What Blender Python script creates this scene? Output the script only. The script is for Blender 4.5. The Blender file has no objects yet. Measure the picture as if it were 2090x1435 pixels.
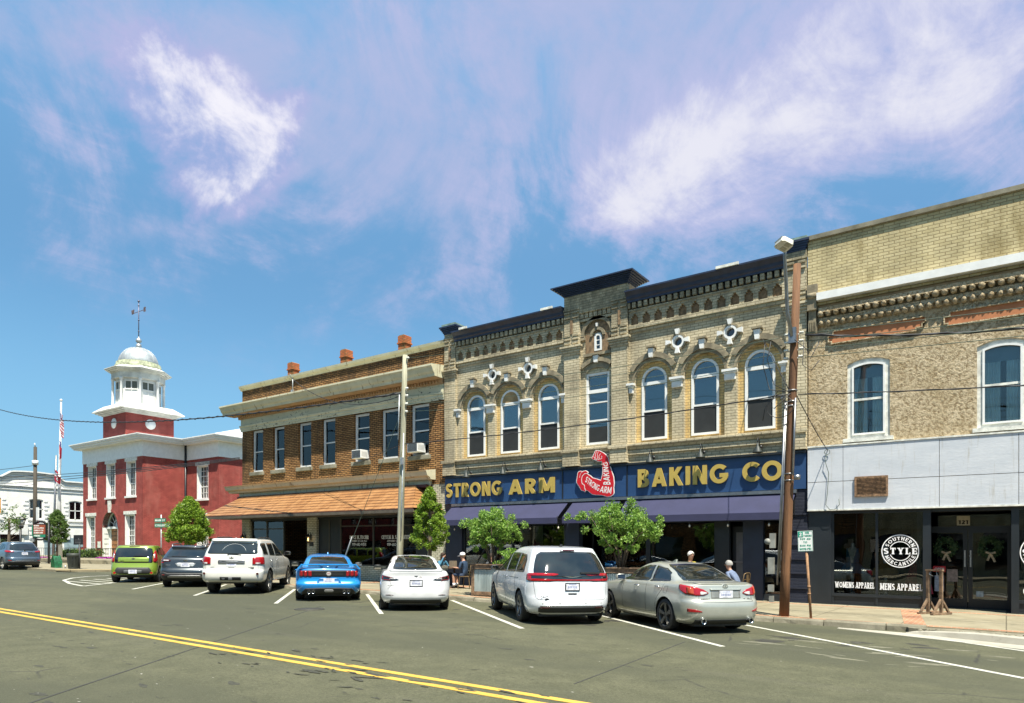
import bpy, bmesh, math, random
from mathutils import Vector, Matrix, noise
from mathutils.geometry import tessellate_polygon
random.seed(7)
PI = math.pi
SC = bpy.context.scene
# ------------------------------------------------------------ camera
cam_d = bpy.data.cameras.new('camera'); cam = bpy.data.objects.new('camera', cam_d); SC.collection.objects.link(cam)
cam_d.sensor_width = 36; cam_d.lens = 36*1400/2090; cam_d.shift_y = 412.5/2090
cam_d.clip_start = 0.1; cam_d.clip_end = 3000
FX, FY, RX, RY = -.5847, .8113, .8113, .5847
cam.location = (0, 0, 1.62); cam.rotation_euler = (PI/2, 0, math.atan2(-FX, FY))
SC.camera = cam
# ------------------------------------------------------------ light
SUNV = Vector((.38, -.30, 1)).normalized()          # towards the sun
sl = bpy.data.lights.new('sun', 'SUN'); so = bpy.data.objects.new('sun', sl); SC.collection.objects.link(so)
sl.energy = 5.0; sl.angle = math.radians(.53); sl.color = (1, .945, .82)
so.rotation_euler = SUNV.to_track_quat('Z', 'Y').to_euler()
SC.view_settings.view_transform = 'Standard'; SC.view_settings.look = 'None'
SC.view_settings.exposure = 1.08; SC.view_settings.gamma = 1
SC.render.resolution_x = 1024; SC.render.resolution_y = 703

W = bpy.data.worlds.new("World"); SC.world = W; W.use_nodes = True
nt = W.node_tree; nt.nodes.clear()
def WN(t, **k):
    n = nt.nodes.new(t)
    for a, b in k.items(): setattr(n, a, b)
    return n
def wl(a, b): nt.links.new(a, b)
def wmath(op, a, b=None, c=None, clamp=False):
    n = WN('ShaderNodeMath', operation=op); n.use_clamp = clamp
    for i, v in enumerate((a, b, c)):
        if v is None: continue
        if isinstance(v, (int, float)): n.inputs[i].default_value = v
        else: wl(v, n.inputs[i])
    return n.outputs[0]
out = WN('ShaderNodeOutputWorld'); bg = WN('ShaderNodeBackground'); wl(bg.outputs[0], out.inputs[0])
bg.inputs[1].default_value = 0.05
sky = WN('ShaderNodeTexSky', sky_type='NISHITA'); sky.sun_disc = False
sky.sun_elevation = math.asin(SUNV.z); sky.sun_rotation = math.atan2(SUNV.x, SUNV.y)
sky.altitude = 100; sky.air_density = 1.0; sky.dust_density = .6; sky.ozone_density = 1.5
tc = WN('ShaderNodeTexCoord'); sep = WN('ShaderNodeSeparateXYZ'); wl(tc.outputs['Generated'], sep.inputs[0])
zc = wmath('MAXIMUM', sep.outputs[2], .03)
cu = wmath('DIVIDE', sep.outputs[0], zc); cv = wmath('DIVIDE', sep.outputs[1], zc)
comb = WN('ShaderNodeCombineXYZ'); wl(cu, comb.inputs[0]); wl(cv, comb.inputs[1])
def cl_noise(scale, det, rough, dist, off=(0, 0, 0), sc=(1, 1, 1), rot=0):
    mp = WN('ShaderNodeMapping'); wl(comb.outputs[0], mp.inputs[0]); mp.inputs['Location'].default_value = off; mp.inputs['Scale'].default_value = sc; mp.inputs['Rotation'].default_value = (0, 0, rot)
    n = WN('ShaderNodeTexNoise'); wl(mp.outputs[0], n.inputs['Vector'])
    n.inputs['Scale'].default_value = scale; n.inputs['Detail'].default_value = det; n.inputs['Roughness'].default_value = rough; n.inputs['Distortion'].default_value = dist
    return n.outputs[0]
wisp = cl_noise(2.2, 12, .62, .9, (3.1, 1.7, 0), (1.0, .55, 1), .5)
puffn = WN('ShaderNodeTexNoise'); wl(tc.outputs['Generated'], puffn.inputs['Vector']); puffn.inputs['Scale'].default_value = 9.; puffn.inputs['Detail'].default_value = 12; puffn.inputs['Roughness'].default_value = .62; puffn.inputs['Distortion'].default_value = .25
puff = puffn.outputs[0]
def dn(sc, det, ro, di):
    n = WN('ShaderNodeTexNoise'); wl(tc.outputs['Generated'], n.inputs['Vector']); n.inputs['Scale'].default_value = sc; n.inputs['Detail'].default_value = det; n.inputs['Roughness'].default_value = ro; n.inputs['Distortion'].default_value = di; return n.outputs[0]
mott = dn(4.2, 14, .64, .8); fine_ = dn(22, 8, .6, .5)
fil = cl_noise(6.0, 10, .7, 1.3, (2, 9, 0), (1, .35, 1), -.35)
def sky_dir(px, py):                                 # direction of a spot of sky
    t = (px-1045)/1400; e = (1130-py)/1400
    return Vector((FX+t*RX, FY+t*RY, e)).normalized()
def wdot(v):
    n = WN('ShaderNodeVectorMath', operation='DOT_PRODUCT'); wl(tc.outputs['Generated'], n.inputs[0]); n.inputs[1].default_value = v; return n.outputs['Value']
def bump(c, a, b):
    """soft elliptical patch of sky: centre c, half-axis ends a and b"""
    C0 = sky_dir(*c); A = sky_dir(*a)-C0; B = sky_dir(*b)-C0; aa, bb, ab = A.dot(A), B.dot(B), A.dot(B); det = aa*bb-ab*ab
    P = (A*bb-B*ab)/det; Q = (B*aa-A*ab)/det
    p = wmath('SUBTRACT', wdot(P), P.dot(C0)); q = wmath('SUBTRACT', wdot(Q), Q.dot(C0)); r = wmath('MULTIPLY', wmath('SUBTRACT', wdot(C0), 1.), 6.)
    return wmath('POWER', 2.718, wmath('MULTIPLY', wmath('ADD', wmath('ADD', wmath('MULTIPLY', p, p), wmath('MULTIPLY', q, q)), wmath('MULTIPLY', r, r)), -1.0))
def wsum(l):
    o = l[0]
    for x in l[1:]: o = wmath('ADD', o, x)
    return o
def wmul(a, k): return wmath('MULTIPLY', a, k)
# bright cumulus, upper left
b_left = wsum([bump((320, 170), (225, 40), (400, 120)), bump((400, 270), (300, 190), (470, 200)), bump((510, 310), (440, 420), (590, 260)), wmul(bump((430, 330), (350, 340), (490, 420)), 1.0), wmul(bump((470, 290), (390, 210), (530, 240)), .8)])
# wide veil, right and top
b_right = wsum([bump((1450, 290), (1080, 440), (1430, 150)), bump((1800, 150), (1450, 330), (1700, -30)), wmul(bump((2060, 300), (1900, 420), (1950, 190)), .75), wmul(bump((2060, 30), (1750, 80), (2060, 160)), 1.0), wmul(bump((1250, 400), (1050, 440), (1240, 500)), .6)])
b_top = wsum([bump((1150, 80), (760, 60), (1150, 290)), wmul(bump((650, 200), (330, -10), (790, 130)), .9), wmul(bump((800, 330), (540, 230), (860, 500)), .9), wmul(bump((1550, 100), (1150, 120), (1500, 340)), .9), wmul(bump((120, 60), (-60, -40), (260, 10)), .9), wmul(bump((300, 465), (215, 465), (300, 435)), .6), wmul(bump((560, 380), (450, 470), (650, 330)), .8)])
def sstep(x, lo, hi):
    n = WN('ShaderNodeMapRange', interpolation_type='SMOOTHSTEP'); wl(x, n.inputs[0]); n.inputs[1].default_value = lo; n.inputs[2].default_value = hi
    return n.outputs[0]
def cen(x, k): return wmath('MULTIPLY', wmath('SUBTRACT', x, .5), k)
L_ = wmath('ADD', wmath('MULTIPLY', wmath('MINIMUM', b_left, 1.0), .60), wmath('ADD', cen(puff, 3.1), cen(fine_, .8)))
R_ = wmath('ADD', wmath('MULTIPLY', wmath('MINIMUM', b_right, 1.15), .62), wmath('ADD', cen(wisp, .6), wmath('ADD', cen(mott, 2.3), wmath('ADD', cen(puff, .9), cen(fil, .6)))))
T_ = wmath('ADD', wmath('MULTIPLY', wmath('MINIMUM', b_top, 1.1), .55), wmath('ADD', cen(mott, 2.6), wmath('ADD', cen(puff, 1.2), cen(fil, .35))))
elev_mask = sstep(sep.outputs[2], .20, .44)
hs = WN('ShaderNodeHueSaturation'); wl(sky.outputs[0], hs.inputs['Color']); hs.inputs['Hue'].default_value = .495; hs.inputs['Saturation'].default_value = 1.12; hs.inputs['Value'].default_value = 1.0
def wmix(a, b, f):
    n = WN('ShaderNodeMix', data_type='RGBA')
    if hasattr(a, 'links'): wl(a, n.inputs[6])
    else: n.inputs[6].default_value = (*a, 1)
    if hasattr(b, 'links'): wl(b, n.inputs[7])
    else: n.inputs[7].default_value = (*b, 1)
    if hasattr(f, 'links'): wl(f, n.inputs[0])
    else: n.inputs[0].default_value = f
    return n.outputs[2]
SKYG = WN('ShaderNodeMix', data_type='RGBA', blend_type='MULTIPLY'); SKYG.inputs[0].default_value = 1; wl(hs.outputs[0], SKYG.inputs[6]); SKYG.inputs[7].default_value = (1.25, 1.55, 1.55, 1)
hi = sstep(sep.outputs[2], .25, .62)
c0 = wmix(wmix(SKYG.outputs[2], (1.75, 4.1, 6.6), wmath('MULTIPLY', sstep(sep.outputs[2], .34, .0), .75)), (2.2, 4.7, 7.9), wmath('MULTIPLY', hi, .85))
c1 = wmix(c0, (4.3, 4.8, 7.2), wmath('MULTIPLY', wmath('MULTIPLY', sstep(T_, -.18, .78), .85), elev_mask))
c2 = wmix(c1, (4.8, 5.1, 7.6), wmath('MULTIPLY', wmath('MULTIPLY', sstep(R_, -.02, .72), .92), elev_mask))
c3 = wmix(c2, (8.0, 8.0, 8.8), wmath('MULTIPLY', wmath('MULTIPLY', sstep(R_, .48, 1.15), .9), elev_mask))
lm = sstep(b_left, .03, .30)
c4 = wmix(c3, (4.6, 4.6, 7.4), wmath('MULTIPLY', wmath('MULTIPLY', sstep(L_, -.15, .55), .65), lm))
c5 = wmix(c4, (8.6, 8.5, 9.3), wmath('MULTIPLY', sstep(L_, .34, 1.05), lm))
wl(c5, bg.inputs[0])

# ------------------------------------------------------------ helpers
S = .0096          # the facades' level lines rise this much per metre to the left
G = .0135          # the street rises this much per metre to the left
def gz(x, y=0): return -G*x
def sw(x, y=0): return -G*x+.12
COL = SC.collection
ORG = {}
def thing(name, label, cat, loc, group=None, rot=0, kind=None):
    o = bpy.data.objects.new(name, None); COL.objects.link(o); o.location = loc; o.rotation_euler = (0, 0, rot); o.empty_display_size = .2
    if kind: o['kind'] = kind
    else:
        o['label'] = label; o['category'] = cat
    if group: o['group'] = group
    ORG[o.name] = Vector(loc)
    return o
def tag(o, label, cat, group=None):
    o['label'] = label; o['category'] = cat
    if group: o['group'] = group
    return o
class MB:
    def __init__(s, shear=False, xf=None): s.v = []; s.f = []; s.m = []; s.mi = 0; s.shear = shear; s.xf = xf; s.smooth = []; s.sm = False
    def vv(s, p):
        p = Vector(p)
        if s.xf: p = s.xf @ p
        s.v.append(p); return len(s.v)-1
    def face(s, idx): s.f.append(tuple(idx)); s.m.append(s.mi); s.smooth.append(s.sm)
    def poly(s, pts): s.face([s.vv(p) for p in pts])
    def box(s, x0, x1, y0, y1, z0, z1):
        if x0 > x1: x0, x1 = x1, x0
        if y0 > y1: y0, y1 = y1, y0
        if z0 > z1: z0, z1 = z1, z0
        i = [s.vv(p) for p in ((x0,y0,z0),(x1,y0,z0),(x1,y1,z0),(x0,y1,z0),(x0,y0,z1),(x1,y0,z1),(x1,y1,z1),(x0,y1,z1))]
        for q in ((0,3,2,1),(4,5,6,7),(0,1,5,4),(1,2,6,5),(2,3,7,6),(3,0,4,7)): s.face([i[k] for k in q])
        return s
    def bar(s, a, b, w, h=None):
        """square bar from a to b"""
        a = Vector(a); b = Vector(b); h = h or w; d = (b-a).normalized(); u = d.cross(Vector((0,0,1)))
        if u.length < .01: u = Vector((1,0,0))
        u.normalize(); n = u.cross(d).normalized()
        i = []
        for p in (a, b):
            for sx, sy in ((-1,-1),(1,-1),(1,1),(-1,1)): i.append(s.vv(p+u*sx*w/2+n*sy*h/2))
        for q in ((0,1,2,3),(7,6,5,4),(0,4,5,1),(1,5,6,2),(2,6,7,3),(3,7,4,0)): s.face([i[k] for k in q])
        return s
    def tube(s, pts, r, n=8, cap=True):
        pts = [Vector(p) for p in pts]; rings = []; sm = s.sm; s.sm = True
        rr = r if isinstance(r, (list, tuple)) else [r]*len(pts)
        prev = None
        for k, p in enumerate(pts):
            d = (pts[min(k+1, len(pts)-1)]-pts[max(k-1, 0)]).normalized()
            u = prev-d*prev.dot(d) if prev is not None else d.cross(Vector((0, 0, 1)))
            if u.length < 1e-3: u = d.cross(Vector((1, 0, 0)))
            u.normalize(); prev = u; w = d.cross(u)
            rings.append([s.vv(p+(u*math.cos(2*PI*j/n)+w*math.sin(2*PI*j/n))*rr[k]) for j in range(n)])
        for k in range(len(rings)-1):
            for j in range(n): s.face((rings[k][j], rings[k][(j+1) % n], rings[k+1][(j+1) % n], rings[k+1][j]))
        if cap: s.face(rings[0][::-1]); s.face(rings[-1])
        s.sm = sm; return s
    def lathe(s, prof, c=(0,0,0), n=24, axis='z', smooth=True, cap=True):
        """prof: [(radius, height)]"""
        sm = s.sm; s.sm = smooth; rings = []; c = Vector(c)
        for r, h in prof:
            ring = []
            for j in range(n):
                a = 2*PI*j/n
                if axis == 'z': p = Vector((r*math.cos(a), r*math.sin(a), h))
                elif axis == 'x': p = Vector((h, r*math.cos(a), r*math.sin(a)))
                else: p = Vector((r*math.sin(a), h, r*math.cos(a)))
                ring.append(s.vv(c+p))
            rings.append(ring)
        for k in range(len(rings)-1):
            for j in range(n): s.face((rings[k][j], rings[k][(j+1) % n], rings[k+1][(j+1) % n], rings[k+1][j]))
        if cap: s.face(rings[0][::-1]); s.face(rings[-1])
        s.sm = sm; return s
    def prism(s, poly, y0, y1, holes=(), flat=None):
        """polygon in (x,z) extruded along y; flat maps (a,b,depth) to a point"""
        fn = flat or (lambda a, b, d: (a, d, b))
        loops = [list(poly)]+[list(h) for h in holes]
        tris = tessellate_polygon([[Vector((p[0], p[1], 0)) for p in l] for l in loops])
        allp = [p for l in loops for p in l]
        fr = [s.vv(fn(p[0], p[1], y0)) for p in allp]; bk = [s.vv(fn(p[0], p[1], y1)) for p in allp]
        for t in tris: s.face([fr[k] for k in t]); s.face([bk[k] for k in t][::-1])
        o = 0
        for l in loops:
            n = len(l)
            for k in range(n): s.face((fr[o+k], fr[o+(k+1) % n], bk[o+(k+1) % n], bk[o+k]))
            o += n
        return s
    def sweepx(s, prof, x0, x1):
        """profile [(y,z)] (open line, closed by its ends) swept along x: a moulding"""
        n = len(prof); a = [s.vv((x0, p[0], p[1])) for p in prof]; b = [s.vv((x1, p[0], p[1])) for p in prof]
        for k in range(n-1): s.face((a[k], b[k], b[k+1], a[k+1]))
        s.face((a[n-1], b[n-1], b[0], a[0])); s.face(a[::-1]); s.face(b)
        return s
    def split(s, name, mat, parent=None, gap=.012, **k):
        """one object per separate piece: faces whose boxes touch stay together"""
        par_ = list(range(len(s.f))); bb = []
        for f in s.f:
            P = [s.v[i] for i in f]; bb.append([min(p[a] for p in P)-gap for a in range(3)]+[max(p[a] for p in P)+gap for a in range(3)])
        def find(a):
            while par_[a] != a: par_[a] = par_[par_[a]]; a = par_[a]
            return a
        od = sorted(range(len(bb)), key=lambda i: bb[i][0]); act = []
        for i in od:
            b = bb[i]; act = [j for j in act if bb[j][3] >= b[0]]
            for j in act:
                c = bb[j]
                if c[1] <= b[4] and b[1] <= c[4] and c[2] <= b[5] and b[2] <= c[5]: par_[find(j)] = find(i)
            act.append(i)
        g = {}
        for i in range(len(s.f)): g.setdefault(find(i), []).append(i)
        out_ = []
        for fs in g.values():
            m = MB(s.shear); ix = {}
            for i in fs:
                for v in s.f[i]:
                    if v not in ix: ix[v] = len(m.v); m.v.append(s.v[v])
                m.f.append(tuple(ix[v] for v in s.f[i])); m.m.append(s.m[i]); m.smooth.append(s.smooth[i])
            out_.append(m.build(name, mat, parent, **k))
        return out_
    def build(s, name, mat, parent=None, org=None, smooth=False, bevel=0, recalc=True):
        me = bpy.data.meshes.new(name)
        o0 = Vector(org) if org is not None else Vector((0,0,0))
        if parent is not None and org is None:
            o0 = ORG.get(parent.name, Vector((0,0,0)))
        vs = []
        for p in s.v:
            q = p.copy()
            if s.shear: q.z -= S*q.x
            vs.append(q-o0)
        me.from_pydata(vs, [], s.f)
        for m in (mat if isinstance(mat, (list, tuple)) else [mat]): me.materials.append(m)
        for p, m, sm in zip(me.polygons, s.m, s.smooth): p.material_index = m; p.use_smooth = sm or smooth
        if recalc or bevel:
            bm = bmesh.new(); bm.from_mesh(me)
            if bevel:
                bmesh.ops.remove_doubles(bm, verts=bm.verts, dist=1e-5)
                bmesh.ops.bevel(bm, geom=[e for e in bm.edges if len(e.link_faces) == 2 and e.calc_face_angle(0) > .6], offset=bevel, segments=1, affect='EDGES', clamp_overlap=True)
            if recalc: bmesh.ops.recalc_face_normals(bm, faces=bm.faces)
            bm.to_mesh(me); bm.free()
        ob = bpy.data.objects.new(name, me); COL.objects.link(ob)
        if parent is not None: ob.parent = parent; ORG[ob.name] = o0
        elif org is not None: ob.location = o0
        return ob
def struct(o): o['kind'] = 'structure'; return o

# ------------------------------------------------------------ materials
class NT:
    def __init__(s, name):
        s.m = bpy.data.materials.new(name); s.m.use_nodes = True; s.t = s.m.node_tree
        s.b = s.t.nodes['Principled BSDF']; s.tc = s.n('ShaderNodeTexCoord')
        s.co = s.tc.outputs['Object']
    def n(s, t, **k):
        x = s.t.nodes.new(t)
        for a, b in k.items(): setattr(x, a, b)
        return x
    def l(s, a, b): s.t.links.new(a, b)
    def set(s, n, i, v):
        if hasattr(v, 'links'): s.l(v, n.inputs[i])
        elif isinstance(v, (tuple, list)) and len(v) == 3 and n.inputs[i].type == 'RGBA': n.inputs[i].default_value = (*v, 1)
        else: n.inputs[i].default_value = v
    def noise(s, scale, det=4, rough=.55, vec=None, sc=None, dist=0):
        n = s.n('ShaderNodeTexNoise'); v = vec or s.co
        if sc:
            m = s.n('ShaderNodeMapping'); s.l(v, m.inputs[0]); m.inputs['Scale'].default_value = sc; v = m.outputs[0]
        s.l(v, n.inputs['Vector']); n.inputs['Scale'].default_value = scale; n.inputs['Detail'].default_value = det; n.inputs['Roughness'].default_value = rough; n.inputs['Distortion'].default_value = dist
        return n.outputs[0]
    def ramp(s, v, lo, hi, a=0., b=1.):
        n = s.n('ShaderNodeMapRange', interpolation_type='SMOOTHSTEP'); s.l(v, n.inputs[0]); n.inputs[1].default_value = lo; n.inputs[2].default_value = hi; n.inputs[3].default_value = a; n.inputs[4].default_value = b
        return n.outputs[0]
    def mix(s, a, b, f, mode='MIX'):
        n = s.n('ShaderNodeMix', data_type='RGBA', blend_type=mode); s.set(n, 6, a); s.set(n, 7, b); s.set(n, 0, f); return n.outputs[2]
    def math(s, op, a, b=0, clamp=False):
        n = s.n('ShaderNodeMath', operation=op); n.use_clamp = clamp; s.set(n, 0, a); s.set(n, 1, b); return n.outputs[0]
    def bump(s, h, strength=.3, dist=.02):
        n = s.n('ShaderNodeBump'); s.l(h, n.inputs['Height']); n.inputs['Strength'].default_value = strength; n.inputs['Distance'].default_value = dist
        s.l(n.outputs[0], s.b.inputs['Normal'])
    def out(s, col=None, rough=None, metal=None, spec=None):
        if col is not None: s.set(s.b, 'Base Color', col)
        if rough is not None: s.set(s.b, 'Roughness', rough)
        if metal is not None: s.b.inputs['Metallic'].default_value = metal
        if spec is not None: s.b.inputs['Specular IOR Level'].default_value = spec
        return s.m
def lin(r, g, b): return tuple(((c/255)/12.92 if c/255 <= .04045 else ((c/255+.055)/1.055)**2.4) for c in (r, g, b))
def plain(name, col, rough=.6, metal=0., var=.18, scale=3., bump=0., bscale=30, spec=.5, coat=0):
    t = NT(name); nz = t.noise(scale, 5, .6)
    dark = tuple(c*(1-var) for c in col); lite = tuple(min(1, c*(1+var)) for c in col)
    t.out(t.mix(dark, lite, t.ramp(nz, .3, .7)), rough, metal, spec)
    if bump: t.bump(t.noise(bscale, 4, .6), bump, .01)
    if coat: t.b.inputs['Coat Weight'].default_value = coat; t.b.inputs['Coat Roughness'].default_value = .03
    return t.m
def brick(name, c1, c2, mortar, bw=.24, bh=.085, ms=.012, bump=.5, stain=None, stain_amt=.0, stz=None, rough=.85, spec=.2, var=.25, ground=False):
    t = NT(name)
    sp = t.n('ShaderNodeSeparateXYZ'); t.l(t.co, sp.inputs[0])
    u = t.math('ADD', sp.outputs[0], sp.outputs[1]); z = t.math('ADD', sp.outputs[2], t.math('MULTIPLY', sp.outputs[0], S))
    cb = t.n('ShaderNodeCombineXYZ'); t.l(u, cb.inputs[0]); t.l(z, cb.inputs[1])
    wob = t.noise(.9, 2); 
    b = t.n('ShaderNodeTexBrick'); t.l(t.co if ground else cb.outputs[0], b.inputs['Vector'])
    for k, v in (('Scale', 1.), ('Brick Width', bw), ('Row Height', bh), ('Mortar Size', ms), ('Mortar Smooth', .3), ('Bias', 0.)): b.inputs[k].default_value = v
    b.inputs['Color1'].default_value = (*c1, 1); b.inputs['Color2'].default_value = (*c2, 1); b.inputs['Mortar'].default_value = (*mortar, 1)
    col = b.outputs[0]
    n1 = t.ramp(t.noise(1.1, 6, .65), .3, .75, 1-var, 1+var*.8)
    cc = t.n('ShaderNodeCombineColor')
    for i in range(3): t.l(n1, cc.inputs[i])
    col = t.mix(col, cc.outputs[0], 1., 'MULTIPLY')
    if stain:
        f = t.math('MULTIPLY', t.ramp(t.noise(.8, 7, .7, sc=(1, 1, .35)), .5, .68), stain_amt)
        col = t.mix(col, stain, f)
    if stz:                                         # patchy second tone, growing upwards from a given height
        z0, z1, cs, amt = stz
        band = t.math('MULTIPLY', t.ramp(t.math('ADD', z, t.math('MULTIPLY', t.noise(1.5, 5, .7), 1.2)), z0+.6, z1+.6), amt)
        col = t.mix(col, cs, t.math('MULTIPLY', band, t.ramp(t.noise(2.5, 6, .7), .35, .6)))
    t.out(col, rough, 0, spec)
    h = t.math('ADD', t.math('MULTIPLY', b.outputs['Fac'], -1.), t.math('MULTIPLY', t.noise(40, 3), .4))
    t.bump(h, bump, .012); return t.m
def thin_glass(name, tint=(.8, .86, .86), refl=1.0, base=.02):
    m = bpy.data.materials.new(name); m.use_nodes = True; t = m.node_tree; t.nodes.clear()
    o = t.nodes.new('ShaderNodeOutputMaterial'); mx = t.nodes.new('ShaderNodeMixShader'); tr = t.nodes.new('ShaderNodeBsdfTransparent'); gl = t.nodes.new('ShaderNodeBsdfGlossy')
    fr = t.nodes.new('ShaderNodeFresnel'); fr.inputs[0].default_value = 1.5
    mm = t.nodes.new('ShaderNodeMath'); mm.operation = 'MULTIPLY_ADD'; mm.inputs[1].default_value = refl; mm.inputs[2].default_value = base; mm.use_clamp = True
    tr.inputs[0].default_value = (*tint, 1); gl.inputs[1].default_value = .0
    nz = t.nodes.new('ShaderNodeTexNoise'); tcn = t.nodes.new('ShaderNodeTexCoord'); t.links.new(tcn.outputs['Object'], nz.inputs['Vector']); nz.inputs['Scale'].default_value = .9; nz.inputs['Detail'].default_value = 1
    bp = t.nodes.new('ShaderNodeBump'); bp.inputs['Strength'].default_value = .13; bp.inputs['Distance'].default_value = .05; t.links.new(nz.outputs[0], bp.inputs['Height']); t.links.new(bp.outputs[0], gl.inputs['Normal'])
    t.links.new(fr.outputs[0], mm.inputs[0]); t.links.new(mm.outputs[0], mx.inputs[0]); t.links.new(tr.outputs[0], mx.inputs[1]); t.links.new(gl.outputs[0], mx.inputs[2]); t.links.new(mx.outputs[0], o.inputs[0])
    return m
M = {}
M['glass'] = thin_glass('window_glass', (.86, .92, .92), 1.1, .03)
M['shop_glass'] = thin_glass('shop_glass', (.7, .74, .74), 1.5, .03)
def carglass():
    t = NT('car_glass'); nz = t.noise(1.3, 3)
    t.out(t.mix((.006, .008, .008), (.02, .024, .022), t.ramp(nz, .35, .7)), .04, 0, .9)
    t.b.inputs['IOR'].default_value = 1.6; return t.m
M['car_glass'] = carglass()
M['white'] = plain('white_paint', (.70, .70, .67), .5, var=.06)
M['white_trim'] = plain('white_trim', (.66, .66, .63), .6, var=.10, scale=1.5)
M['old_white'] = plain('weathered_white', (.62, .62, .56), .75, var=.25, scale=6, bump=.3)
M['black'] = plain('black_paint', (.012, .013, .014), .5, var=.3)
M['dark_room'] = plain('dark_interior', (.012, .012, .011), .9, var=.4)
M['rubber'] = plain('rubber', (.018, .018, .018), .8, var=.3, scale=20)
M['chrome'] = plain('chrome', (.55, .56, .58), .2, 1., var=.03)
M['alu'] = plain('bare_metal', (.30, .30, .30), .45, 1., var=.12, scale=6)
M['steel'] = plain('galvanised_steel', (.42, .44, .44), .5, .7, var=.2, scale=12)
M['plastic'] = plain('dark_plastic', (.022, .023, .024), .55, var=.2)
M['red_lens'] = plain('red_lens', (.30, .006, .010), .12, var=.15, scale=15, coat=.6)
M['dark_red_lens'] = plain('dark_red_lens', (.06, .004, .006), .1, var=.1, coat=.6)
M['amber_lens'] = plain('amber_lens', (.36, .05, .012), .15, coat=.6)
M['clear_lens'] = plain('clear_lens', (.45, .43, .42), .12, var=.2, scale=20, coat=.6)
M['plate'] = plain('licence_plate', (.62, .63, .68), .5, var=.25, scale=14)
M['navy_metal'] = plain('navy_cornice_metal', (.016, .024, .052), .45, var=.25, scale=4)
M['sign_blue'] = plain('sign_blue', (.014, .05, .135), .5, var=.10, scale=1.2)
M['gold'] = plain('gold_letter', (.50, .36, .085), .45, .25, var=.06)
M['awning'] = plain('awning_canvas', (.027, .029, .072), .85, var=.10, scale=1.5, bump=.1, bscale=80)
M['navy_wall'] = brick('navy_painted_brick', (.020, .024, .038), (.026, .03, .046), (.03, .034, .05), .3, .095, .012, .8, var=.15)
M['navy_flat'] = plain('navy_painted_panel', (.016, .024, .045), .5, var=.15)
M['charcoal'] = plain('charcoal_panel', (.014, .018, .022), .4, var=.2, scale=1)
M['white_line'] = None
def wornpaint(name, col, wear=.45):
    t = NT(name); f = t.ramp(t.noise(9, 8, .75), wear, wear+.25)
    g = t.ramp(t.noise(1.2, 4, .6), .35, .7)
    t.out(t.mix(tuple(c*.55 for c in col), t.mix(col, tuple(c*.8 for c in col), g), f), .8); return t.m
M['white_line'] = wornpaint('white_road_paint', (.50, .49, .42), .28); M['yellow_line'] = wornpaint('yellow_road_paint', (.56, .35, .055), .26)
def asphalt():
    t = NT('asphalt')
    fine = t.noise(90, 3, .7); mid = t.noise(2.2, 7, .65); big = t.noise(.22, 4, .55, sc=(.4, 1.4, 1)); drag = t.noise(1.1, 6, .7, sc=(.12, 1.6, 1))
    c = t.mix((.084, .085, .048), (.122, .120, .070), t.ramp(mid, .3, .72))
    grit = t.noise(24, 4, .8); c = t.mix(c, (.045, .045, .025), t.ramp(grit, .36, .50, .6, 0)); c = t.mix(c, (.16, .155, .10), t.ramp(grit, .54, .68, 0, .5))
    c = t.mix(c, (.070, .072, .044), t.ramp(big, .42, .6))
    c = t.mix(c, (.105, .10, .072), t.math('MULTIPLY', t.ramp(drag, .55, .70), .35))
    c = t.mix(c, (.036, .035, .024), t.math('MULTIPLY', t.ramp(t.noise(5.5, 6, .75), .63, .72), .55))
    c = t.mix(c, (.035, .035, .03), t.math('MULTIPLY', t.ramp(t.noise(17, 5, .7), .70, .745), .8))
    c = t.mix(c, (.028, .029, .018), t.ramp(fine, .38, .62, .55, 0))
    c = t.mix(c, (.20, .195, .15), t.math('MULTIPLY', t.ramp(t.noise(60, 2, .8), .66, .72), .6)); c = t.mix(c, (.26, .25, .21), t.ramp(t.noise(7, 2, .9), .765, .775))
    c = t.mix(c, (.022, .022, .016), t.math('MULTIPLY', t.ramp(t.noise(4.6, 9, .85, sc=(.5, 1, 1)), .61, .64), .85))
    vo = t.n('ShaderNodeTexVoronoi', feature='DISTANCE_TO_EDGE'); mp = t.n('ShaderNodeMix', data_type='VECTOR'); mp.inputs[0].default_value = .25
    wn = t.n('ShaderNodeTexNoise'); wn.inputs['Scale'].default_value = 1.1; wn.inputs['Detail'].default_value = 6; t.l(t.co, wn.inputs['Vector'])
    t.l(t.co, mp.inputs[4]); t.l(wn.outputs['Color'], mp.inputs[5]); t.l(mp.outputs[1], vo.inputs['Vector']); vo.inputs['Scale'].default_value = .24
    cr = t.math('MULTIPLY', t.ramp(vo.outputs['Distance'], .0, .006, 1, 0), t.ramp(t.noise(.5, 3), .5, .6))
    c = t.mix(c, (.03, .03, .026), t.math('MULTIPLY', cr, .85))
    t.out(c, .88, 0, .3); t.bump(t.math('ADD', fine, t.math('MULTIPLY', mid, .5)), .5, .01); return t.m
M['asphalt'] = asphalt()
def concrete(name, a, b, joints=0):
    t = NT(name); c = t.mix(a, b, t.ramp(t.noise(1.6, 7, .65), .3, .7))
    c = t.mix(c, tuple(x*.6 for x in a), t.math('MULTIPLY', t.ramp(t.noise(7, 6, .7), .58, .7), .45))
    if joints:
        w = t.n('ShaderNodeTexBrick'); t.l(t.co, w.inputs['Vector']); w.offset = 0
        for k, v in (('Scale', 1.), ('Brick Width', joints), ('Row Height', joints), ('Mortar Size', .012)): w.inputs[k].default_value = v
        c = t.mix(c, tuple(x*.4 for x in a), t.math('MULTIPLY', w.outputs['Fac'], .8))
    t.out(c, .9, 0, .2); t.bump(t.noise(50, 4, .7), .25, .01); return t.m
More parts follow.
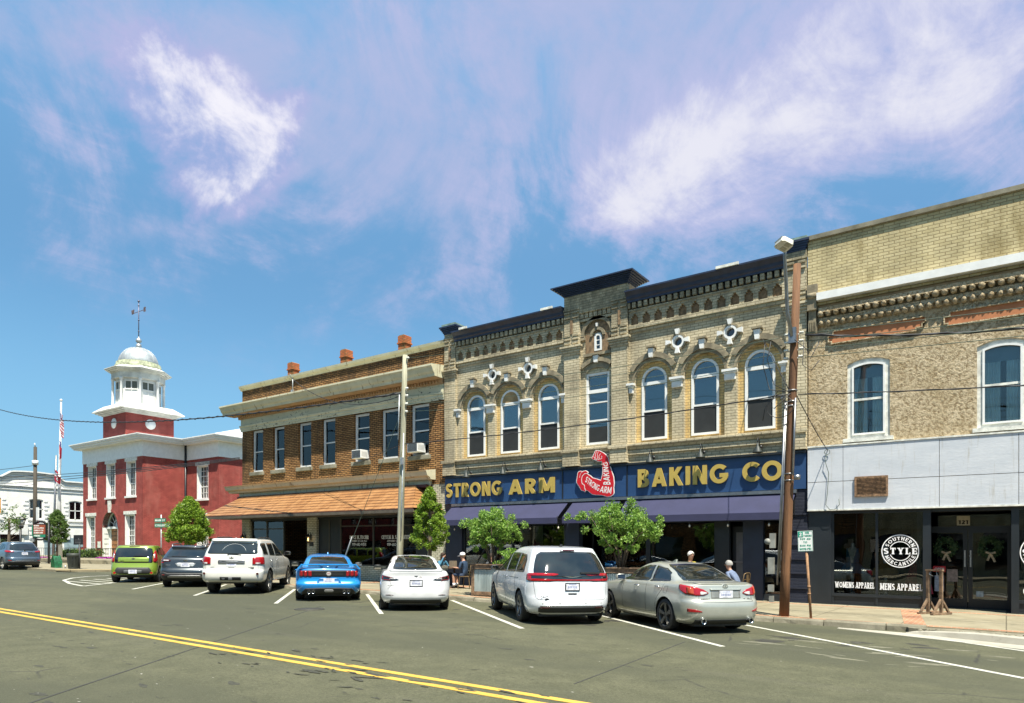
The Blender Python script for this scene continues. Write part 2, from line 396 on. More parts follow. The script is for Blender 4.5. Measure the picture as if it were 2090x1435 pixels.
M['sidewalk'] = concrete('sidewalk_concrete', (.20, .175, .115), (.27, .24, .165), 1.8)
M['kerb'] = concrete('kerb_stone', (.13, .12, .085), (.26, .24, .18)); M['gutter'] = concrete('new_concrete', (.30, .28, .23), (.38, .36, .30))
M['paver'] = brick('brick_paver', (.32, .13, .07), (.38, .19, .10), (.35, .3, .22), .2, .1, .01, .3, ground=True)
# ------------------------------------------------------------ facade helpers
M['tan_brick'] = brick('tan_painted_brick', (.47, .405, .27), (.55, .475, .325), (.28, .235, .15), .26, .088, .012, .6, stain=(.13, .11, .075), stain_amt=.55, stz=(8.6, 10.3, (.15, .135, .09), .75))
M['yellow_brick'] = brick('yellow_brick', (.58, .40, .16), (.64, .48, .22), (.36, .26, .13), .26, .088, .012, .6, stain=(.40, .16, .06), stain_amt=.35)
M['brown_brick'] = brick('brown_face_brick', (.25, .125, .046), (.38, .205, .080), (.028, .018, .010), .27, .084, .018, .9, stain=(.05, .032, .018), stain_amt=.75, stz=(9.0, 9.9, (.03, .024, .016), .8))
M['red_brick'] = brick('red_painted_brick', (.30, .064, .054), (.37, .084, .068), (.13, .032, .026), .3, .10, .016, .6, var=.2, stain=(.36, .14, .11), stain_amt=.4)
M['beige_brick'] = brick('ochre_parapet_brick', (.46, .385, .21), (.53, .45, .26), (.31, .245, .13), .26, .086, .012, .8, stain=(.20, .15, .06), stain_amt=.7)
M['cream_brick'] = brick('glazed_cream_brick', (.50, .49, .36), (.58, .56, .43), (.12, .12, .08), .24, .085, .012, .5, rough=.45)
M['white_brick'] = brick('white_painted_brick', (.78, .77, .72), (.84, .83, .78), (.66, .65, .6), .3, .1, .01, .5, var=.08)
M['chimney_brick'] = brick('orange_chimney_brick', (.46, .12, .04), (.54, .17, .06), (.2, .12, .07), .22, .075, .012, .6, stain=(.10, .09, .03), stain_amt=.8)
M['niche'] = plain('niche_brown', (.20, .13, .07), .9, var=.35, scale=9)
M['dark_tan'] = plain('sooty_tan', (.22, .185, .12), .9, var=.3, scale=5, bump=.5)
def cream():
    t = NT('streaked_cream_paint'); n = t.ramp(t.noise(1.2, 6, .65), .3, .7)
    c = t.mix((.50, .47, .32), (.60, .57, .41), n)
    st = t.math('MULTIPLY', t.ramp(t.noise(3.2, 7, .75, sc=(1.6, 1.6, .25)), .56, .66), .85)
    c = t.mix(c, (.17, .11, .06), st); t.out(c, .75, 0, .3); t.bump(t.noise(12, 5), .2, .02); return t.m
M['cream'] = cream()
def peeling():
    t = NT('peeling_frieze_paint'); n = t.ramp(t.noise(1.2, 6, .65), .3, .7)
    c = t.mix((.50, .48, .34), (.60, .58, .42), n)
    pk = t.math('MULTIPLY', t.ramp(t.noise(7, 8, .78, sc=(.7, 1, 1)), .565, .60), t.ramp(t.noise(.5, 3), .42, .52))
    t.out(t.mix(c, (.02, .022, .025), pk), .75, 0, .3); return t.m
M['peeling'] = peeling()
M['soffit'] = plain('tan_soffit', (.42, .27, .14), .8, var=.12)
def stucco():
    t = NT('rough_stucco'); f = t.noise(14, 5, .75); g = t.noise(1.0, 5, .6)
    c = t.mix((.27, .20, .115), (.64, .53, .36), t.ramp(f, .36, .58)); c = t.mix(c, t.mix(c, (.34, .25, .13), .5), t.ramp(g, .4, .65))
    t.out(c, .95, 0, .1); t.bump(f, 1., .09); return t.m
M['stucco'] = stucco()
M['terracotta'] = plain('rust_panel', (.40, .155, .065), .85, var=.15, scale=2)
def whitepanel():
    t = NT('worn_white_panel'); c = t.mix((.46, .49, .53), (.56, .58, .61), t.ramp(t.noise(1.4, 6, .7, sc=(.5, 1, 1.4)), .3, .7))
    c = t.mix(c, (.30, .30, .27), t.math('MULTIPLY', t.ramp(t.noise(9, 8, .8, sc=(.35, 1, 1.6)), .60, .70), .6))
    c = t.mix(c, (.34, .31, .25), t.math('MULTIPLY', t.ramp(t.noise(5, 7, .75, sc=(1.5, 1, .12)), .54, .70), .5)); t.out(c, .7); t.bump(t.noise(20, 5, .7, sc=(.3, 1, 1)), .4, .01); return t.m
M['white_panel'] = whitepanel()
def rooftile():
    t = NT('orange_tile'); c = t.mix((.24, .11, .038), (.34, .175, .068), t.ramp(t.noise(2.2, 5, .6, sc=(1, .4, .4)), .3, .7))
    c = t.mix(c, (.62, .55, .50), t.math('MULTIPLY', t.ramp(t.noise(22, 4, .8), .66, .70), t.ramp(t.noise(.45, 2), .50, .60)))
    t.out(c, .5, 0, .5); return t.m
M['tile'] = rooftile()
M['curtain'] = plain('pale_curtain', (.75, .82, .82), .9, var=.1)
M['blind'] = plain('blue_grey_blind', (.16, .22, .26), .8, var=.1)
M['screen'] = plain('insect_screen', (.014, .016, .016), .7, var=.2)

def outline(xc, hw, z0, z1, rise=0, n=16):
    pts = [(xc-hw, z0), (xc+hw, z0)]
    if not rise: return pts+[(xc+hw, z1), (xc-hw, z1)]
    R = (hw*hw+rise*rise)/(2*rise); zc = z1-R; a0 = math.asin(min(1, hw/R)); 
    for k in range(n+1):
        a = a0-2*a0*k/n; pts.append((xc+R*math.sin(a), zc+R*math.cos(a)))
    return pts
def wall(mb, x0, x1, z0, z1, y, ops=(), depth=.2):
    """facade plane facing -y with openings (xc, half width, z0, z1, rise)"""
    xs = sorted({x0, x1}|{o[0]-o[1] for o in ops}|{o[0]+o[1] for o in ops}); zs = sorted({z0, z1}|{o[2] for o in ops}|{o[3] for o in ops})
    for a, b in zip(xs, xs[1:]):
        for c, d in zip(zs, zs[1:]):
            mx, mz = (a+b)/2, (c+d)/2
            if any(abs(mx-o[0]) < o[1] and o[2] < mz < o[3] for o in ops): continue
            mb.poly([(a, y, c), (b, y, c), (b, y, d), (a, y, d)])
    for o in ops:
        pts = outline(*o)
        if o[4]:
            arc = pts[2:]
            for p, q in zip(arc, arc[1:]): mb.poly([(p[0], y, p[1]), (p[0], y, o[3]), (q[0], y, o[3]), (q[0], y, q[1])]) if p[1] < o[3]-1e-4 or q[1] < o[3]-1e-4 else None
        for k in range(len(pts)):
            p, q = pts[k], pts[(k+1) % len(pts)]
            mb.poly([(p[0], y, p[1]), (q[0], y, q[1]), (q[0], y+depth, q[1]), (p[0], y+depth, p[1])])
def arcband(mb, xc, zc, r0, r1, a0, a1, y0, y1, n=20):
    """flat arch band (angles from +x, degrees)"""
    o = [(xc+r1*math.cos(math.radians(a0+(a1-a0)*k/n)), zc+r1*math.sin(math.radians(a0+(a1-a0)*k/n))) for k in range(n+1)]
    i = [(xc+r0*math.cos(math.radians(a0+(a1-a0)*k/n)), zc+r0*math.sin(math.radians(a0+(a1-a0)*k/n))) for k in range(n+1)]
    for k in range(n):
        mb.prism([o[k], i[k], i[k+1], o[k+1]], y0, y1)
PR = random.Random(31)
def window(parent, xc, hw, z0, z1, y, rise=0, fr=.09, mat='white', rails=(), muntins=0, rows=(), curtain=None, lower=None, depth=.08, sash=.04, name='window', glass='glass', shear=True, board=None):
    mb = MB(shear); inner = outline(xc, hw-fr, z0+fr, z1-fr, max(0, rise-fr*.6) if rise else 0)
    mb.prism(outline(xc, hw, z0, z1, rise), y, y+depth, [inner[::-1]])
    for r in rails:                                   # heavy horizontal members
        mb.box(xc-hw+fr, xc+hw-fr, y+.012, y+depth-.01, r[0], r[1])
    for k in range(muntins):
        xm = xc-hw+fr+(2*(hw-fr))*(k+1)/(muntins+1); mb.box(xm-.018, xm+.018, y+.022, y+depth-.022, z0+fr, z1-fr)
    for r in rows: mb.box(xc-hw+fr, xc+hw-fr, y+.026, y+depth-.018, r-.016, r+.016)
    w = mb.build(name, M[mat], parent)
    g = MB(shear); g.prism(outline(xc, hw-fr*.8, z0+fr*.8, z1-fr*.8, max(0, rise-fr*.5) if rise else 0), y+depth*.6, y+depth*.6+.006)
    ra, rb = PR.uniform(-.014, .014), PR.uniform(-.010, .010)
    for q in g.v: q.y += ra*(q.x-xc)+rb*(q.z-(z0+z1)/2)
    g.build('glass_pane', M[glass], w)
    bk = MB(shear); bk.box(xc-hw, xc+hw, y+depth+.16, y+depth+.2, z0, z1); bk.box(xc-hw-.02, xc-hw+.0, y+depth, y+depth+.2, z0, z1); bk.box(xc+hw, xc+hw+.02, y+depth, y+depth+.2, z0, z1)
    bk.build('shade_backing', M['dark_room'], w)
    if curtain:                                       # (mat, x from, x to as fractions, z bottom)
        for (cm, a, b, zb, zt) in curtain:
            c = MB(shear); n = max(4, int(30*(b-a))); X0 = xc-hw+fr; wd = 2*(hw-fr)
            pts = [(X0+wd*(a+(b-a)*k/n), y+depth+.07+(.03 if k % 2 else -.03)*(cm == 'curtain')) for k in range(n+1)]
            for p, q in zip(pts, pts[1:]): c.poly([(p[0], p[1], zb), (q[0], q[1], zb), (q[0], q[1], zt), (p[0], p[1], zt)])
            c.build('curtain' if cm == 'curtain' else 'blind', M[cm], w)
    if lower:
        c = MB(shear); c.box(xc-hw+fr, xc+hw-fr, y+depth*.6-.02, y+depth*.6-.014, z0+fr, lower); c.build('insect_screen', M['screen'], w)
    if board:
        c = MB(shear); c.prism(outline(xc, hw-fr, board, z1-fr, rise-fr*.6), y+.02, y+.03); c.build('fanlight_board', M['niche_board'], w)
    return w
M['niche_board'] = plain('plywood_board', (.33, .22, .10), .85, var=.25)

# ------------------------------------------------------------ stroke lettering
def arcp(cx, cy, rx, ry, a0, a1, n=14): return [(cx+rx*math.cos(math.radians(a0+(a1-a0)*k/n)), cy+ry*math.sin(math.radians(a0+(a1-a0)*k/n))) for k in range(n+1)]
def glyphs(t):
    h = t/2
    g = {}
    g['I'] = (t, [('v', h, 0, 1)]); 
    g['T'] = (.62, [('v', .31, 0, 1-h), ('h', 0, .62, 1-h)])
    g['L'] = (.52, [('v', h, 0, 1), ('h', h, .52, h)]); g['E'] = (.54, [('v', h, 0, 1), ('h', h, .54, h), ('h', h, .5, .5), ('h', h, .54, 1-h)])
    g['F'] = (.52, [('v', h, 0, 1), ('h', h, .48, .5), ('h', h, .52, 1-h)]); g['H'] = (.66, [('v', h, 0, 1), ('v', .66-h, 0, 1), ('h', h, .66-h, .5)])
    g['N'] = (.70, [('v', h, 0, 1), ('v', .70-h, 0, 1), ('d', h, 1, .70-h, 0)]); g['M'] = (.86, [('v', h, 0, 1), ('v', .86-h, 0, 1), ('d', h*1.2, 1, .43, .12), ('d', .86-h*1.2, 1, .43, .12)])
    g['A'] = (.80, [('d', h*1.1, 0, .40, 1), ('d', .80-h*1.1, 0, .40, 1), ('h', .2, .6, .28)]); g['V'] = (.78, [('d', h*1.1, 1, .39, 0), ('d', .78-h*1.1, 1, .39, 0)])
    g['W'] = (1.06, [('d', h, 1, .30, 0), ('d', .53, .95, .30, 0), ('d', .53, .95, .76, 0), ('d', 1.06-h, 1, .76, 0)])
    g['Y'] = (.74, [('v', .37, 0, .48), ('d', h*1.2, 1, .37, .42), ('d', .74-h*1.2, 1, .37, .42)]); g['K'] = (.70, [('v', h, 0, 1), ('d', .66-h, 1, t*.8, .42), ('d', .30, .58, .70-h, 0)])
    g['X'] = (.7, [('d', h, 1, .7-h, 0), ('d', .7-h, 1, h, 0)]); g['Z'] = (.6, [('h', 0, .6, 1-h), ('h', 0, .6, h), ('d', .6-h, .96, h, .04)])
    g['O'] = (.92, [('c', arcp(.46, .5, .46-h, .5-h, 0, 360, 32))]); g['Q'] = (.92, g['O'][1]+[('d', .55, .25, .85, -.03)])
    g['C'] = (.82, [('c', arcp(.46, .5, .46-h, .5-h, 42, 318, 28))]); g['G'] = (.88, [('c', arcp(.46, .5, .46-h, .5-h, 42, 345, 28)), ('h', .48, .88, .42)])
    g['S'] = (.60, [('c', arcp(.30, .74-h*.35, .29-h, .27-h*.7, 25, 262, 14)+arcp(.30, .26+h*.35, .30-h, .27-h*.7, 82, -155, 14))])
    g['U'] = (.66, [('v', h, .32, 1), ('v', .66-h, .32, 1), ('c', arcp(.33, .33, .33-h, .33-h, 180, 360, 14))]); g['J'] = (.5, [('v', .5-h, .28, 1), ('c', arcp(.25, .28, .25-h, .28-h, 190, 360, 12))])
    g['P'] = (.58, [('v', h, 0, 1), ('c', [(h, 1-h), (.32, 1-h)]+arcp(.32, .70, .26-h, .30-h, 90, -90, 12)[1:-1]+[(.32, .40+h), (h, .40+h)])])
    g['R'] = (.62, g['P'][1]+[('d', .28, .44, .62-h*1.1, 0)]); g['D'] = (.72, [('v', h, 0, 1), ('c', [(h, 1-h), (.30, 1-h)]+arcp(.30, .5, .42-h, .5-h, 90, -90, 16)[1:-1]+[(.30, h), (h, h)])])
    g['B'] = (.62, [('v', h, 0, 1), ('c', [(h, 1-h), (.32, 1-h)]+arcp(.32, .75, .25-h, .25-h*.9, 90, -90, 10)[1:-1]+[(.32, .5+h*.2), (h, .5+h*.2)]), ('c', [(h, .5+h*.2), (.34, .5+h*.2)]+arcp(.34, .27, .28-h, .27-h, 90, -90, 10)[1:-1]+[(.34, h), (h, h)])])
    g['.'] = (t*1.1, [('c', arcp(t*.55, t*.5, t*.26, t*.26, 0, 360, 12))]); g[','] = (t, [('v', h, -.1, t)]); g[':'] = (t, [('v', h, .15, .15+t), ('v', h, .6, .6+t)]); g['-'] = (.4, [('h', 0, .4, .45)]); g['/'] = (.4, [('d', .05, 0, .35, 1)]); g["'"] = (t, [('v', h, .75, 1)]); g['&'] = (.6, g['S'][1])
    g['0'] = (.6, [('c', arcp(.3, .5, .3-h, .5-h, 0, 360, 24))]); g['1'] = (.38, [('v', .24, 0, 1), ('d', .0, .78, .24, .96)]); g['2'] = (.58, [('c', arcp(.29, .72, .29-h, .28-h, 170, -30, 12)+[(h, h)]), ('h', 0, .58, h)])
    g['3'] = (.56, [('c', arcp(.27, .74, .27-h, .26-h, 150, -80, 12)), ('c', arcp(.27, .27, .28-h, .27-h, 80, -150, 12))]); g['4'] = (.6, [('v', .44, 0, 1), ('h', 0, .6, .28), ('d', .05, .32, .42, 1)])
    g['5'] = (.56, [('v', h, .5, 1), ('h', h, .54, 1-h), ('c', arcp(.26, .31, .29-h, .31-h, 120, -150, 14))]); g['6'] = (.58, [('c', arcp(.29, .31, .29-h, .31-h, 0, 360, 20)), ('c', [(h, .31), (h*1.5, .6), (.42, 1-h)])]); g['9'] = (.58, [('c', arcp(.29, .69, .29-h, .31-h, 0, 360, 20)), ('c', [(.58-h, .69), (.58-h*1.5, .4), (.16, h)])])
    g['7'] = (.54, [('h', 0, .54, 1-h), ('d', .5, .95, .2, 0)]); g['8'] = (.58, [('c', arcp(.29, .75, .26-h, .25-h, 0, 360, 18)), ('c', arcp(.29, .27, .29-h, .27-h, 0, 360, 18))])
    return g
def letter_polys(text, x0, z0, width, height, t=.17, thin=None, serif=False, gap=.12, space=.42, spread=0):
    """polygons (in flat x,z) of a line of lettering; fitted to width when given"""
    thin = t if thin is None else thin; g = glyphs(t); adv = 0; items = []
    for ch in text:
        if ch == ' ': adv += space; continue
        w, pr = g.get(ch, g['-']); items.append((adv, w, pr)); adv += w+gap+spread
    adv -= gap+spread; sx = (width/adv) if width else height; sz = height; res = []
    for (ox, w, prims) in items:
        polys = []
        for p in prims:
            if p[0] == 'v': _, x, a, b = p; polys.append([(x-t/2, a), (x+t/2, a), (x+t/2, b), (x-t/2, b)])
            elif p[0] == 'h':
                _, a, b, y = p; y = y+(t-thin)/2*(1 if y > .8 else -1 if y < .2 else 0); polys.append([(a, y-thin/2), (b, y-thin/2), (b, y+thin/2), (a, y+thin/2)])
                if serif and (y > .8 or y < .2) and b > .45:
                    q0 = .7 if y > .8 else 0; polys.append([(b-thin*.8, q0), (b, q0), (b, q0+.30), (b-thin*.8, q0+.30)])
                    if a < .02: polys.append([(a, q0), (a+thin*.8, q0), (a+thin*.8, q0+.30), (a, q0+.30)])
            elif p[0] == 'd':
                _, a, b, c, d = p; L = math.hypot(c-a, d-b); tt = t if (not serif or (c-a)*(d-b) < 0) else thin; hw = tt/2*L/max(.2, abs(d-b)); polys.append([(a-hw, b), (a+hw, b), (c+hw, d), (c-hw, d)])
            elif p[0] == 'c':
                pts = p[1]; o = []; i = []; closed = math.hypot(pts[0][0]-pts[-1][0], pts[0][1]-pts[-1][1]) < 1e-4
                for k, q in enumerate(pts):
                    if closed: a, b = pts[(k-1) % (len(pts)-1)], pts[(k+1) % (len(pts)-1)]
                    else: a, b = pts[max(0, k-1)], pts[min(len(pts)-1, k+1)]
                    dx, dy = b[0]-a[0], b[1]-a[1]; L = math.hypot(dx, dy) or 1; tt = t if not serif else thin+(t-thin)*abs(dy/L)
                    o.append((q[0]-dy/L*tt/2, q[1]+dx/L*tt/2)); i.append((q[0]+dy/L*tt/2, q[1]-dx/L*tt/2))
                polys.append(('strip', o, i))
            if serif and p[0] in 'vd':
                ends = [(p[1], p[2]), (p[1], p[3])] if p[0] == 'v' else [(p[1], p[2]), (p[3], p[4])]
                for (ex, ey) in ends:
                    if abs(ey) < .01 or abs(ey-1) < .01:
                        yy = thin*.4 if ey < .5 else 1-thin*.4; polys.append([(ex-t*.8, yy-thin*.4), (ex+t*.8, yy-thin*.4), (ex+t*.8, yy+thin*.4), (ex-t*.8, yy+thin*.4)])
        res.append((ox, w, polys))
    return res, sx, sz, x0, z0, adv
def lettering(mb, text, x0, z0, width, height, y, thick=.003, warp=None, step=.0004, **k):
    """solid letters facing -y; warp maps (x,z) to another (x,z)"""
    res, sx, sz, x0, z0, adv = letter_polys(text, x0, z0, width, height, **k); wf = warp or (lambda a, b: (a, b))
    for (ox, w, polys) in res:
        d = 0
        for p in polys:
            d += step; yf = y-thick-d
            if isinstance(p, tuple):
                for q in range(len(p[1])-1):
                    quad = [wf(x0+(ox+a)*sx, z0+b*sz) for a, b in (p[1][q], p[2][q], p[2][q+1], p[1][q+1])]
                    mb.prism(quad, yf, y)
            else: mb.prism([wf(x0+(ox+a)*sx, z0+b*sz) for a, b in p], yf, y)
    return mb

# ------------------------------------------------------------ blue storefront building
YF = 21.2
def front_box(mb, *a): mb.box(*a)
B = thing('brick_shop_building', 'two storey tan painted brick building with arched windows and a navy sign band', 'building', (-11.6, YF, .2))
xl, xr = -18.59, -4.70
AC = [-17.10, -15.43, -13.68, -9.51, -7.78, -6.07]          # arch centres
mb = MB(True)
ops = [(c, .66, 5.25, 7.93, .66) for c in AC]+[(-11.59, .46, 5.33, 7.84, 0)]+[(c, .19, 8.22, 8.60, 0) for c in (-16.19, -14.51, -8.63, -6.93)]+[(-11.56, .15, 8.58, 9.24, .15)]
wall(mb, xl, xr, 4.56, 9.95, YF, ops, .14)
# flanks, roof deck behind the parapet
mb.box(xl, xl+.25, YF+.01, 44, 0, 9.9); mb.box(xr-.25, xr, YF+.01, 44, 0, 9.9); mb.box(xl+.25, xr-.25, YF+.6, 44, 9.0, 9.2); mb.box(xl+.25, xr-.25, YF+.15, YF+.4, 8.7, 10.0)
mb.build('wall', M['tan_brick'], B)
mb = MB(True)                                               # ochre brick set back inside the arches
for c in AC: wall(mb, c-.7, c+.7, 5.2, 7.98, YF+.13, [(c, .45, 5.33, 7.75, .45)], .1)
mb.split('arch_infill', M['yellow_brick'], B)
# arch hoods
mb = MB(True)
for c in AC:
    arcband(mb, c, 7.27, .76, .93, 28, 152, YF-.10, YF, 22); arcband(mb, c, 7.27, .67, .755, 4, 176, YF-.05, YF, 22)
mb.split('arch_hood', M['dark_tan'], B)
# pilasters, string courses
def pilaster(mb, a, b, z0, z1, d): mb.box(a, b, YF-d, YF-.001, z0, z1)
mb = MB(True)
pilaster(mb, -18.59, -18.01, 5.2, 10.35, .12); pilaster(mb, -5.26, -4.69, 5.2, 10.4, .12)
pilaster(mb, -12.86, -12.24, 5.2, 10.68, .16); pilaster(mb, -10.97, -10.37, 5.2, 10.68, .16)
mb.box(-12.24, -10.97, YF-.16, YF-.001, 9.98, 10.68)
for (a, b, d) in ((-18.59, -18.01, .12), (-12.86, -12.24, .16), (-10.97, -10.37, .16), (-5.26, -4.69, .12)):
    mid = (a+b)/2                                            # capitals, stepped ornament strips
    for k, (z, e) in enumerate(((8.58, .03), (8.66, .06), (8.74, .09), (8.80, .12))): mb.box(a-e, b+e, YF-d-e, YF-d+.02, z, z+.075)
    for z in (8.95, 9.10, 9.22, 9.86, 10.02): mb.box(a+.02, mid-.05, YF-d-.05, YF-d+.01, z, z+.06); mb.box(mid+.05, b-.02, YF-d-.05, YF-d+.01, z, z+.06)
    mb.box(a-.02, b+.02, YF-d-.03, YF-d+.01, 10.14, 10.2)
    mb.box(a, b, YF-d-.12, YF-.001, 4.60, 5.2); mb.box(a-.05, b+.05, YF-d-.17, YF-d-.10, 5.08, 5.2)
mb.split('pilaster', M['tan_brick'], B)
mb = MB(True)
for (a, b) in ((-18.01, -12.86), (-12.24, -10.97), (-10.37, -5.26)):
    mb.sweepx([(YF-.001, 5.24), (YF-.20, 5.20), (YF-.20, 5.15), (YF-.06, 5.00), (YF-.12, 4.96), (YF-.12, 4.85), (YF-.05, 4.80), (YF-.05, 4.56), (YF-.001, 4.56)], a, b)
mb.split('string_course', M['tan_brick'], B)
mb = MB(True)                                               # corbelled frieze: niches and dentil slots
for (a, b, n, m) in ((-17.98, -12.90, 12, 24), (-10.34, -5.30, 12, 24)):
    st = (b-a)/n
    mb.box(a, b, YF-.10, YF-.002, 9.58, 9.74); mb.box(a, b, YF-.13, YF-.10, 9.66, 9.72); mb.box(a, b, YF-.12, YF-.002, 9.08, 9.2); mb.box(a, b, YF-.05, YF-.002, 8.96, 9.08)
    for k in range(n+1):
        x = a+st*k; w = .075; mb.box(max(a, x-w), min(b, x+w), YF-.10, YF-.002, 9.2, 9.58)
        for (e, z0) in ((.045, 9.46), (.09, 9.52)): mb.box(max(a, x-w-e), min(b, x+w+e), YF-.098-e*.01, YF-.002, z0, 9.58)
    st = (b-a)/m
    for k in range(m+1):
        x = a+st*k; mb.box(max(a, x-.062), min(b, x+.062), YF-.17, YF-.002, 9.76, 9.95)
for k in range(8):
    x = -12.22+k*.178; mb.box(x, x+.13, YF-.12, YF-.002, 9.80, 10.0)
mb.box(-12.24, -10.97, YF-.10, YF-.002, 9.68, 9.78)
mb.split('corbel_frieze', M['tan_brick'], B)
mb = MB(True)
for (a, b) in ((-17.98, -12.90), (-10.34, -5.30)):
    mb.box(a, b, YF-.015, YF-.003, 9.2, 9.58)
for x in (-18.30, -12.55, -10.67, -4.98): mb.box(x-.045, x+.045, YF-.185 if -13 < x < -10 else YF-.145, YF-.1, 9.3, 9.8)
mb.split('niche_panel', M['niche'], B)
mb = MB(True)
for (a, b) in ((-17.98, -12.90), (-10.34, -5.30)): mb.box(a, b, YF-.012, YF-.003, 9.745, 9.96)  # black strip drawn as the shade between the dentils
mb.split('dentil_shadow_strip', M['black'], B)
# cornices
cor = [(0, 9.96), (-.19, 9.96), (-.19, 10.02), (-.24, 10.06), (-.26, 10.15), (-.36, 10.24), (-.40, 10.26), (-.40, 10.31), (0, 10.35)]
mb = MB(True)
for (a, b) in ((-18.01, -12.87), (-10.37, -5.27)): mb.sweepx([(YF+p[0]+(.3 if i in (0, 8) else 0), p[1]) for i, p in enumerate(cor)], a, b)
def capbox(a, b, z0, d0, grow, hgt, steps=5):
    for k in range(steps):
        e = grow*((k+1)/steps)**1.3; mb.box(a-e, b+e, YF-d0-e, YF+.45+e, z0+hgt*k/steps, z0+hgt*(k+1)/steps)
capbox(-12.86, -10.37, 10.66, .16, .36, .30, 7); capbox(-18.59, -18.01, 10.34, .12, .16, .30); capbox(-5.26, -4.72, 10.38, .12, .12, .30)
mb.split('cornice', M['navy_metal'], B)
mb = MB(True)
mb.box(-18.66, -17.94, YF-.22, YF+.5, 10.64, 10.74); mb.box(-5.32, -4.66, YF-.2, YF+.5, 10.68, 10.76)
mb.split('pilaster_cap', plain('verdigris_cap', (.16, .24, .21), .7, var=.3, scale=8), B)
# centre bay arch and segmental head
mb = MB(True)
mb.xf = None
arcband(mb, -11.57, 9.15, .52, .64, 0, 180, YF-.10, YF, 20); arcband(mb, -11.57, 9.12, .20, .30, 0, 180, YF-.07, YF, 14)
mb.box(-12.24, -12.06, YF-.09, YF-.002, 9.03, 9.13); mb.box(-11.08, -10.97, YF-.09, YF-.002, 9.03, 9.13)
arcband(mb, -11.59, 7.35, .86, 1.0, 52, 128, YF-.12, YF, 16); arcband(mb, -11.59, 7.35, .66, .85, 52, 128, YF-.06, YF, 16)
mb.split('arch_hood', M['dark_tan'], B)
mb = MB(True); mb.prism([(-12.06, 8.5), (-11.08, 8.5), (-11.08, 9.15)]+arcp(-11.57, 9.15, .5, .5, 0, 180, 14)+[(-12.06, 9.15)], YF-.02, YF-.004, [outline(-11.56, .16, 8.57, 9.25, .16)[::-1]])
mb.split('niche_panel', M['niche'], B)
mb = MB(True); mb.box(-12.1, -11.0, YF-.12, YF-.002, 8.42, 8.52); mb.split('small_sill', M['dark_tan'], B)
# white terracotta: imposts, keystones, round-window blocks
mb = MB(True)
def impost(x, hw):
    for (z0, z1, e, d) in ((6.93, 7.13, 0, .10), (7.13, 7.18, .03, .14), (7.18, 7.25, .06, .18)): mb.box(x-hw-e, x+hw+e, YF-d, YF-.002, z0, z1)
    mb.box(x-hw+.05, x+hw-.05, YF-.115, YF-.10, 6.98, 7.09)
for (x, hw) in ((-17.92, .07), (-16.27, .17), (-14.56, .17), (-12.95, .07), (-10.28, .07), (-8.65, .17), (-6.93, .17), (-5.34, .07)): impost(x, hw)
def keystone(x, z, w=.085, h=.29, d=.17): mb.prism([(x-w*.7, z), (x+w*.7, z), (x+w*1.15, z+h), (x-w*1.15, z+h)], YF-d, YF-.002)
for c in AC: keystone(c-.02, 8.02)
keystone(-11.59, 8.17, .09, .24); keystone(-11.57, 9.42, .035, .12, .12)
for c in (-16.19, -14.51, -8.63, -6.93):
    for k in range(4):
        a = k*PI/2; co, si = math.cos(a), math.sin(a)
        mb.prism([(c+co*u-si*v, 8.41+si*u+co*v) for (u, v) in ((.225, -.042), (.225, .042), (.39, .08), (.39, -.08))][::-1], YF-.13, YF-.002)
mb.split('white_keystone', M['white_trim'], B)
mb = MB(True)
for c in AC: mb.box(c-.17, c+.13, YF-.22, YF-.002, 8.33, 8.38)
mb.box(-11.73, -11.45, YF-.22, YF-.002, 8.42, 8.46)
for c in (-16.19, -14.51, -8.63, -6.93): arcband(mb, c, 8.41, .215, .285, 0, 360, YF-.05, YF, 28)
mb.split('keystone_cap', M['dark_tan'], B)
for c in (-16.19, -14.51, -8.63, -6.93):
    mb = MB(True); ring = arcp(c, 8.41, .212, .212, 0, 360, 28)[:-1]; mb.prism(ring, YF-.045, YF+.12, [arcp(c, 8.41, .14, .14, 0, 360, 28)[:-1][::-1]])
    w = mb.build('round_window', M['white'], B)
    mb = MB(True); mb.prism(arcp(c, 8.41, .18, .18, 0, 360, 24)[:-1], YF+.09, YF+.1); mb.build('glass_pane', M['car_glass'], w)
mb = MB(True); mb.prism(outline(-11.56, .145, 8.6, 9.22, .145), YF-.03, YF+.03, [outline(-11.56, .075, 8.66, 9.13, .075)[::-1]])
for z in (8.8, 8.97): mb.box(-11.635, -11.485, YF-.01, YF+.02, z-.012, z+.012)
w = mb.build('lancet_window', M['white'], B); mb = MB(True); mb.prism(outline(-11.56, .09, 8.63, 9.17, .09), YF+.01, YF+.02); mb.build('glass_pane', M['car_glass'], w)
M['sash_glass'] = thin_glass('sash_glass', (.6, .7, .72), 2.2, .08)
for i, c in enumerate(AC):
    window(B, c, .45, 5.33, 7.75, YF+.09, .45, .075, 'white', rails=((7.16, 7.27), (6.26 if i != 5 else 6.24, 6.32)), curtain=[('blind', 0, 1, 6.28, 7.1)], lower=6.26, depth=.10, glass='sash_glass', board=7.27 if i == 1 else None)
window(B, -11.59, .46, 5.33, 7.84, YF+.02, 0, .08, 'white', rails=((7.14, 7.26), (6.14, 6.2), (6.78, 6.82)), curtain=[('blind', 0, 1, 6.2, 7.1)], lower=5.95, depth=.10, glass='sash_glass')
# weathered roof-edge scraps seen on the cornice
for (a, b, y) in ((-17.55, -17.15, YF-.46), (-13.7, -13.2, YF-.44), (-7.25, -6.55, YF-.45)):
    mb = MB(True); mb.box(a, b, y, y+.05, 10.29, 10.37); mb.build('gutter_scrap', M['old_white'], B)
